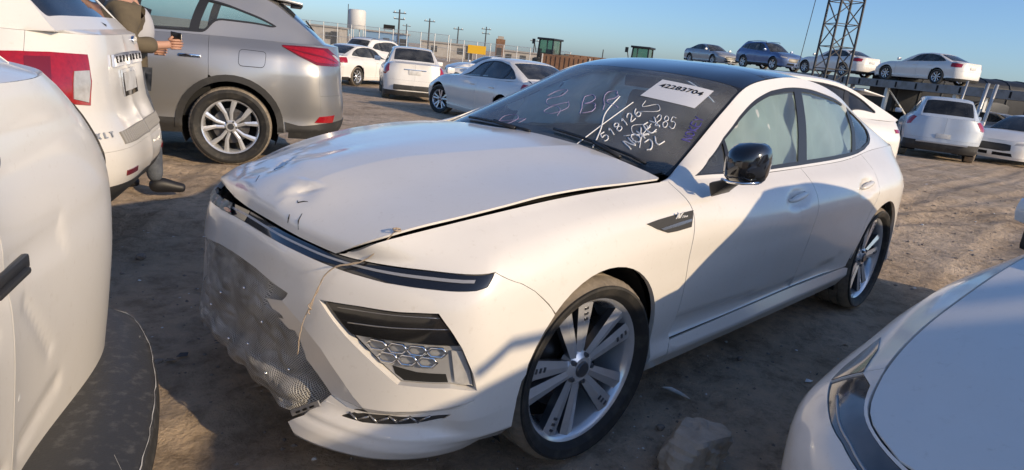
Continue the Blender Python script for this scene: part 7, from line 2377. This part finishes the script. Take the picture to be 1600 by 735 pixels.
sh_ = mb.obj('plastic_shard', 'white', None); sh_.location = (.74, -.93, .012); sh_.rotation_euler = (R(6), R(-5), R(75)); tag(sh_, 'white plastic shard lying on the dirt beside the crashed saloon', 'shard')
for i, (x, y, r_, lb) in enumerate(((.43, -.98, .020, 'small round stone between the front wheel and the large rock'), (1.35, -.85, .018, 'small stone beyond the white shard near the sill'), (-.95, .55, .022, 'pale stone on the dirt in front of the netting'), (-.62, 1.9, .03, 'lump of dirt on the lane between the cars'), (1.8, 7.2, .10, 'pale boulder on the lane behind the silver SUV tail'))):
    rock('stone', (x, y, r_ * .5 + float(fall(x, y))), (r_ * 1.2, r_, r_ * .8), 20 + i, 'stone', lb, sub_=2)
# loose gravel and crumbs of glass : one uncountable scatter
rg3 = np.random.RandomState(11)
gv, gf, gm = [], [], []
base_v = np.array([(1, 0, 0), (-1, 0, 0), (0, 1, 0), (0, -1, 0), (0, 0, 1), (0, 0, -1)], float)
base_f = [(0, 2, 4), (2, 1, 4), (1, 3, 4), (3, 0, 4), (2, 0, 5), (1, 2, 5), (3, 1, 5), (0, 3, 5)]
def scatter(n, x0, x1, y0, y1, lo, hi, white=.08):
    xs_, ys_ = rg3.uniform(x0, x1, n), rg3.uniform(y0, y1, n)
    zs_ = ground_z(xs_, ys_)
    for x, y, zg_ in zip(xs_, ys_, zs_):
        s_ = lo + (hi - lo) * rg3.rand() ** 3
        V_ = base_v * (s_ * rg3.uniform(.6, 1.2, size=(6, 1))) * [1, 1, .6]
        a = rg3.rand() * 6.3
        c, q = math.cos(a), math.sin(a)
        V_ = np.stack([V_[:, 0] * c - V_[:, 1] * q + x, V_[:, 0] * q + V_[:, 1] * c + y, V_[:, 2] + zg_ + s_ * .2], 1)
        b = len(gv)
        gv.extend(V_)
        gf.extend([tuple(b + i for i in f_) for f_ in base_f])
        gm.extend([1 if rg3.rand() < white else 0] * 8)
scatter(1500, -1.3, 1.8, -1.7, 1.6, .002, .013)
scatter(260, -.3, .6, -1.25, -.75, .0015, .007, .5)
scatter(500, -1.2, 3.5, 0.5, 5.0, .003, .016)
scatter(1600, 3.3, 12, -2.8, 4.0, .003, .024)
gro = mesh_obj('gravel', gv, gf, ['stone', 'marker_white'], None, False, gm)
tag(gro, 'loose gravel and crumbs scattered over the dirt', 'gravel', kind='stuff')

# scraps of broken trim and litter
M['scrap_dark'] = mat('dark_plastic_scrap', (.03, .03, .03), .5)
M['scrap_blue'] = mat('faded_scrap', (.30, .33, .36), .6)
rg4 = np.random.RandomState(21)
sv, sf, sm = [], [], []
for _ in range(240):
    x, y = (rg4.uniform(-1.2, 2.2), rg4.uniform(-1.5, 2.5)) if rg4.rand() < .55 else (rg4.uniform(3.4, 12), rg4.uniform(-2.4, 4))
    n_ = rg4.randint(3, 6)
    s_ = .004 + .022 * rg4.rand() ** 2.2
    a0 = rg4.rand() * 6.3
    zz = float(ground_z(np.array([x]), np.array([y]))[0]) + .004
    b_ = len(sv)
    for k in range(n_):
        a = a0 + 6.283 * k / n_
        rr = s_ * rg4.uniform(.4, 1.3)
        sv.append((x + rr * math.cos(a) * 1.5, y + rr * math.sin(a), zz + rg4.uniform(0, .5) * s_))
    sf.append(tuple(range(b_, b_ + n_)))
    sm.append(rg4.choice([0, 0, 1, 2, 3], p=[.3, .2, .2, .15, .15]))
so_ = mesh_obj('litter', sv, sf, ['marker_white', 'scrap_dark', 'scrap_blue', 'twine'], None, False, sm)
tag(so_, 'crumbs of broken trim and litter strewn on the dirt', 'litter', kind='stuff')
print('objects', len(bpy.data.objects), 'tris', sum(len(o.data.polygons) for o in bpy.data.objects if o.type == 'MESH'))
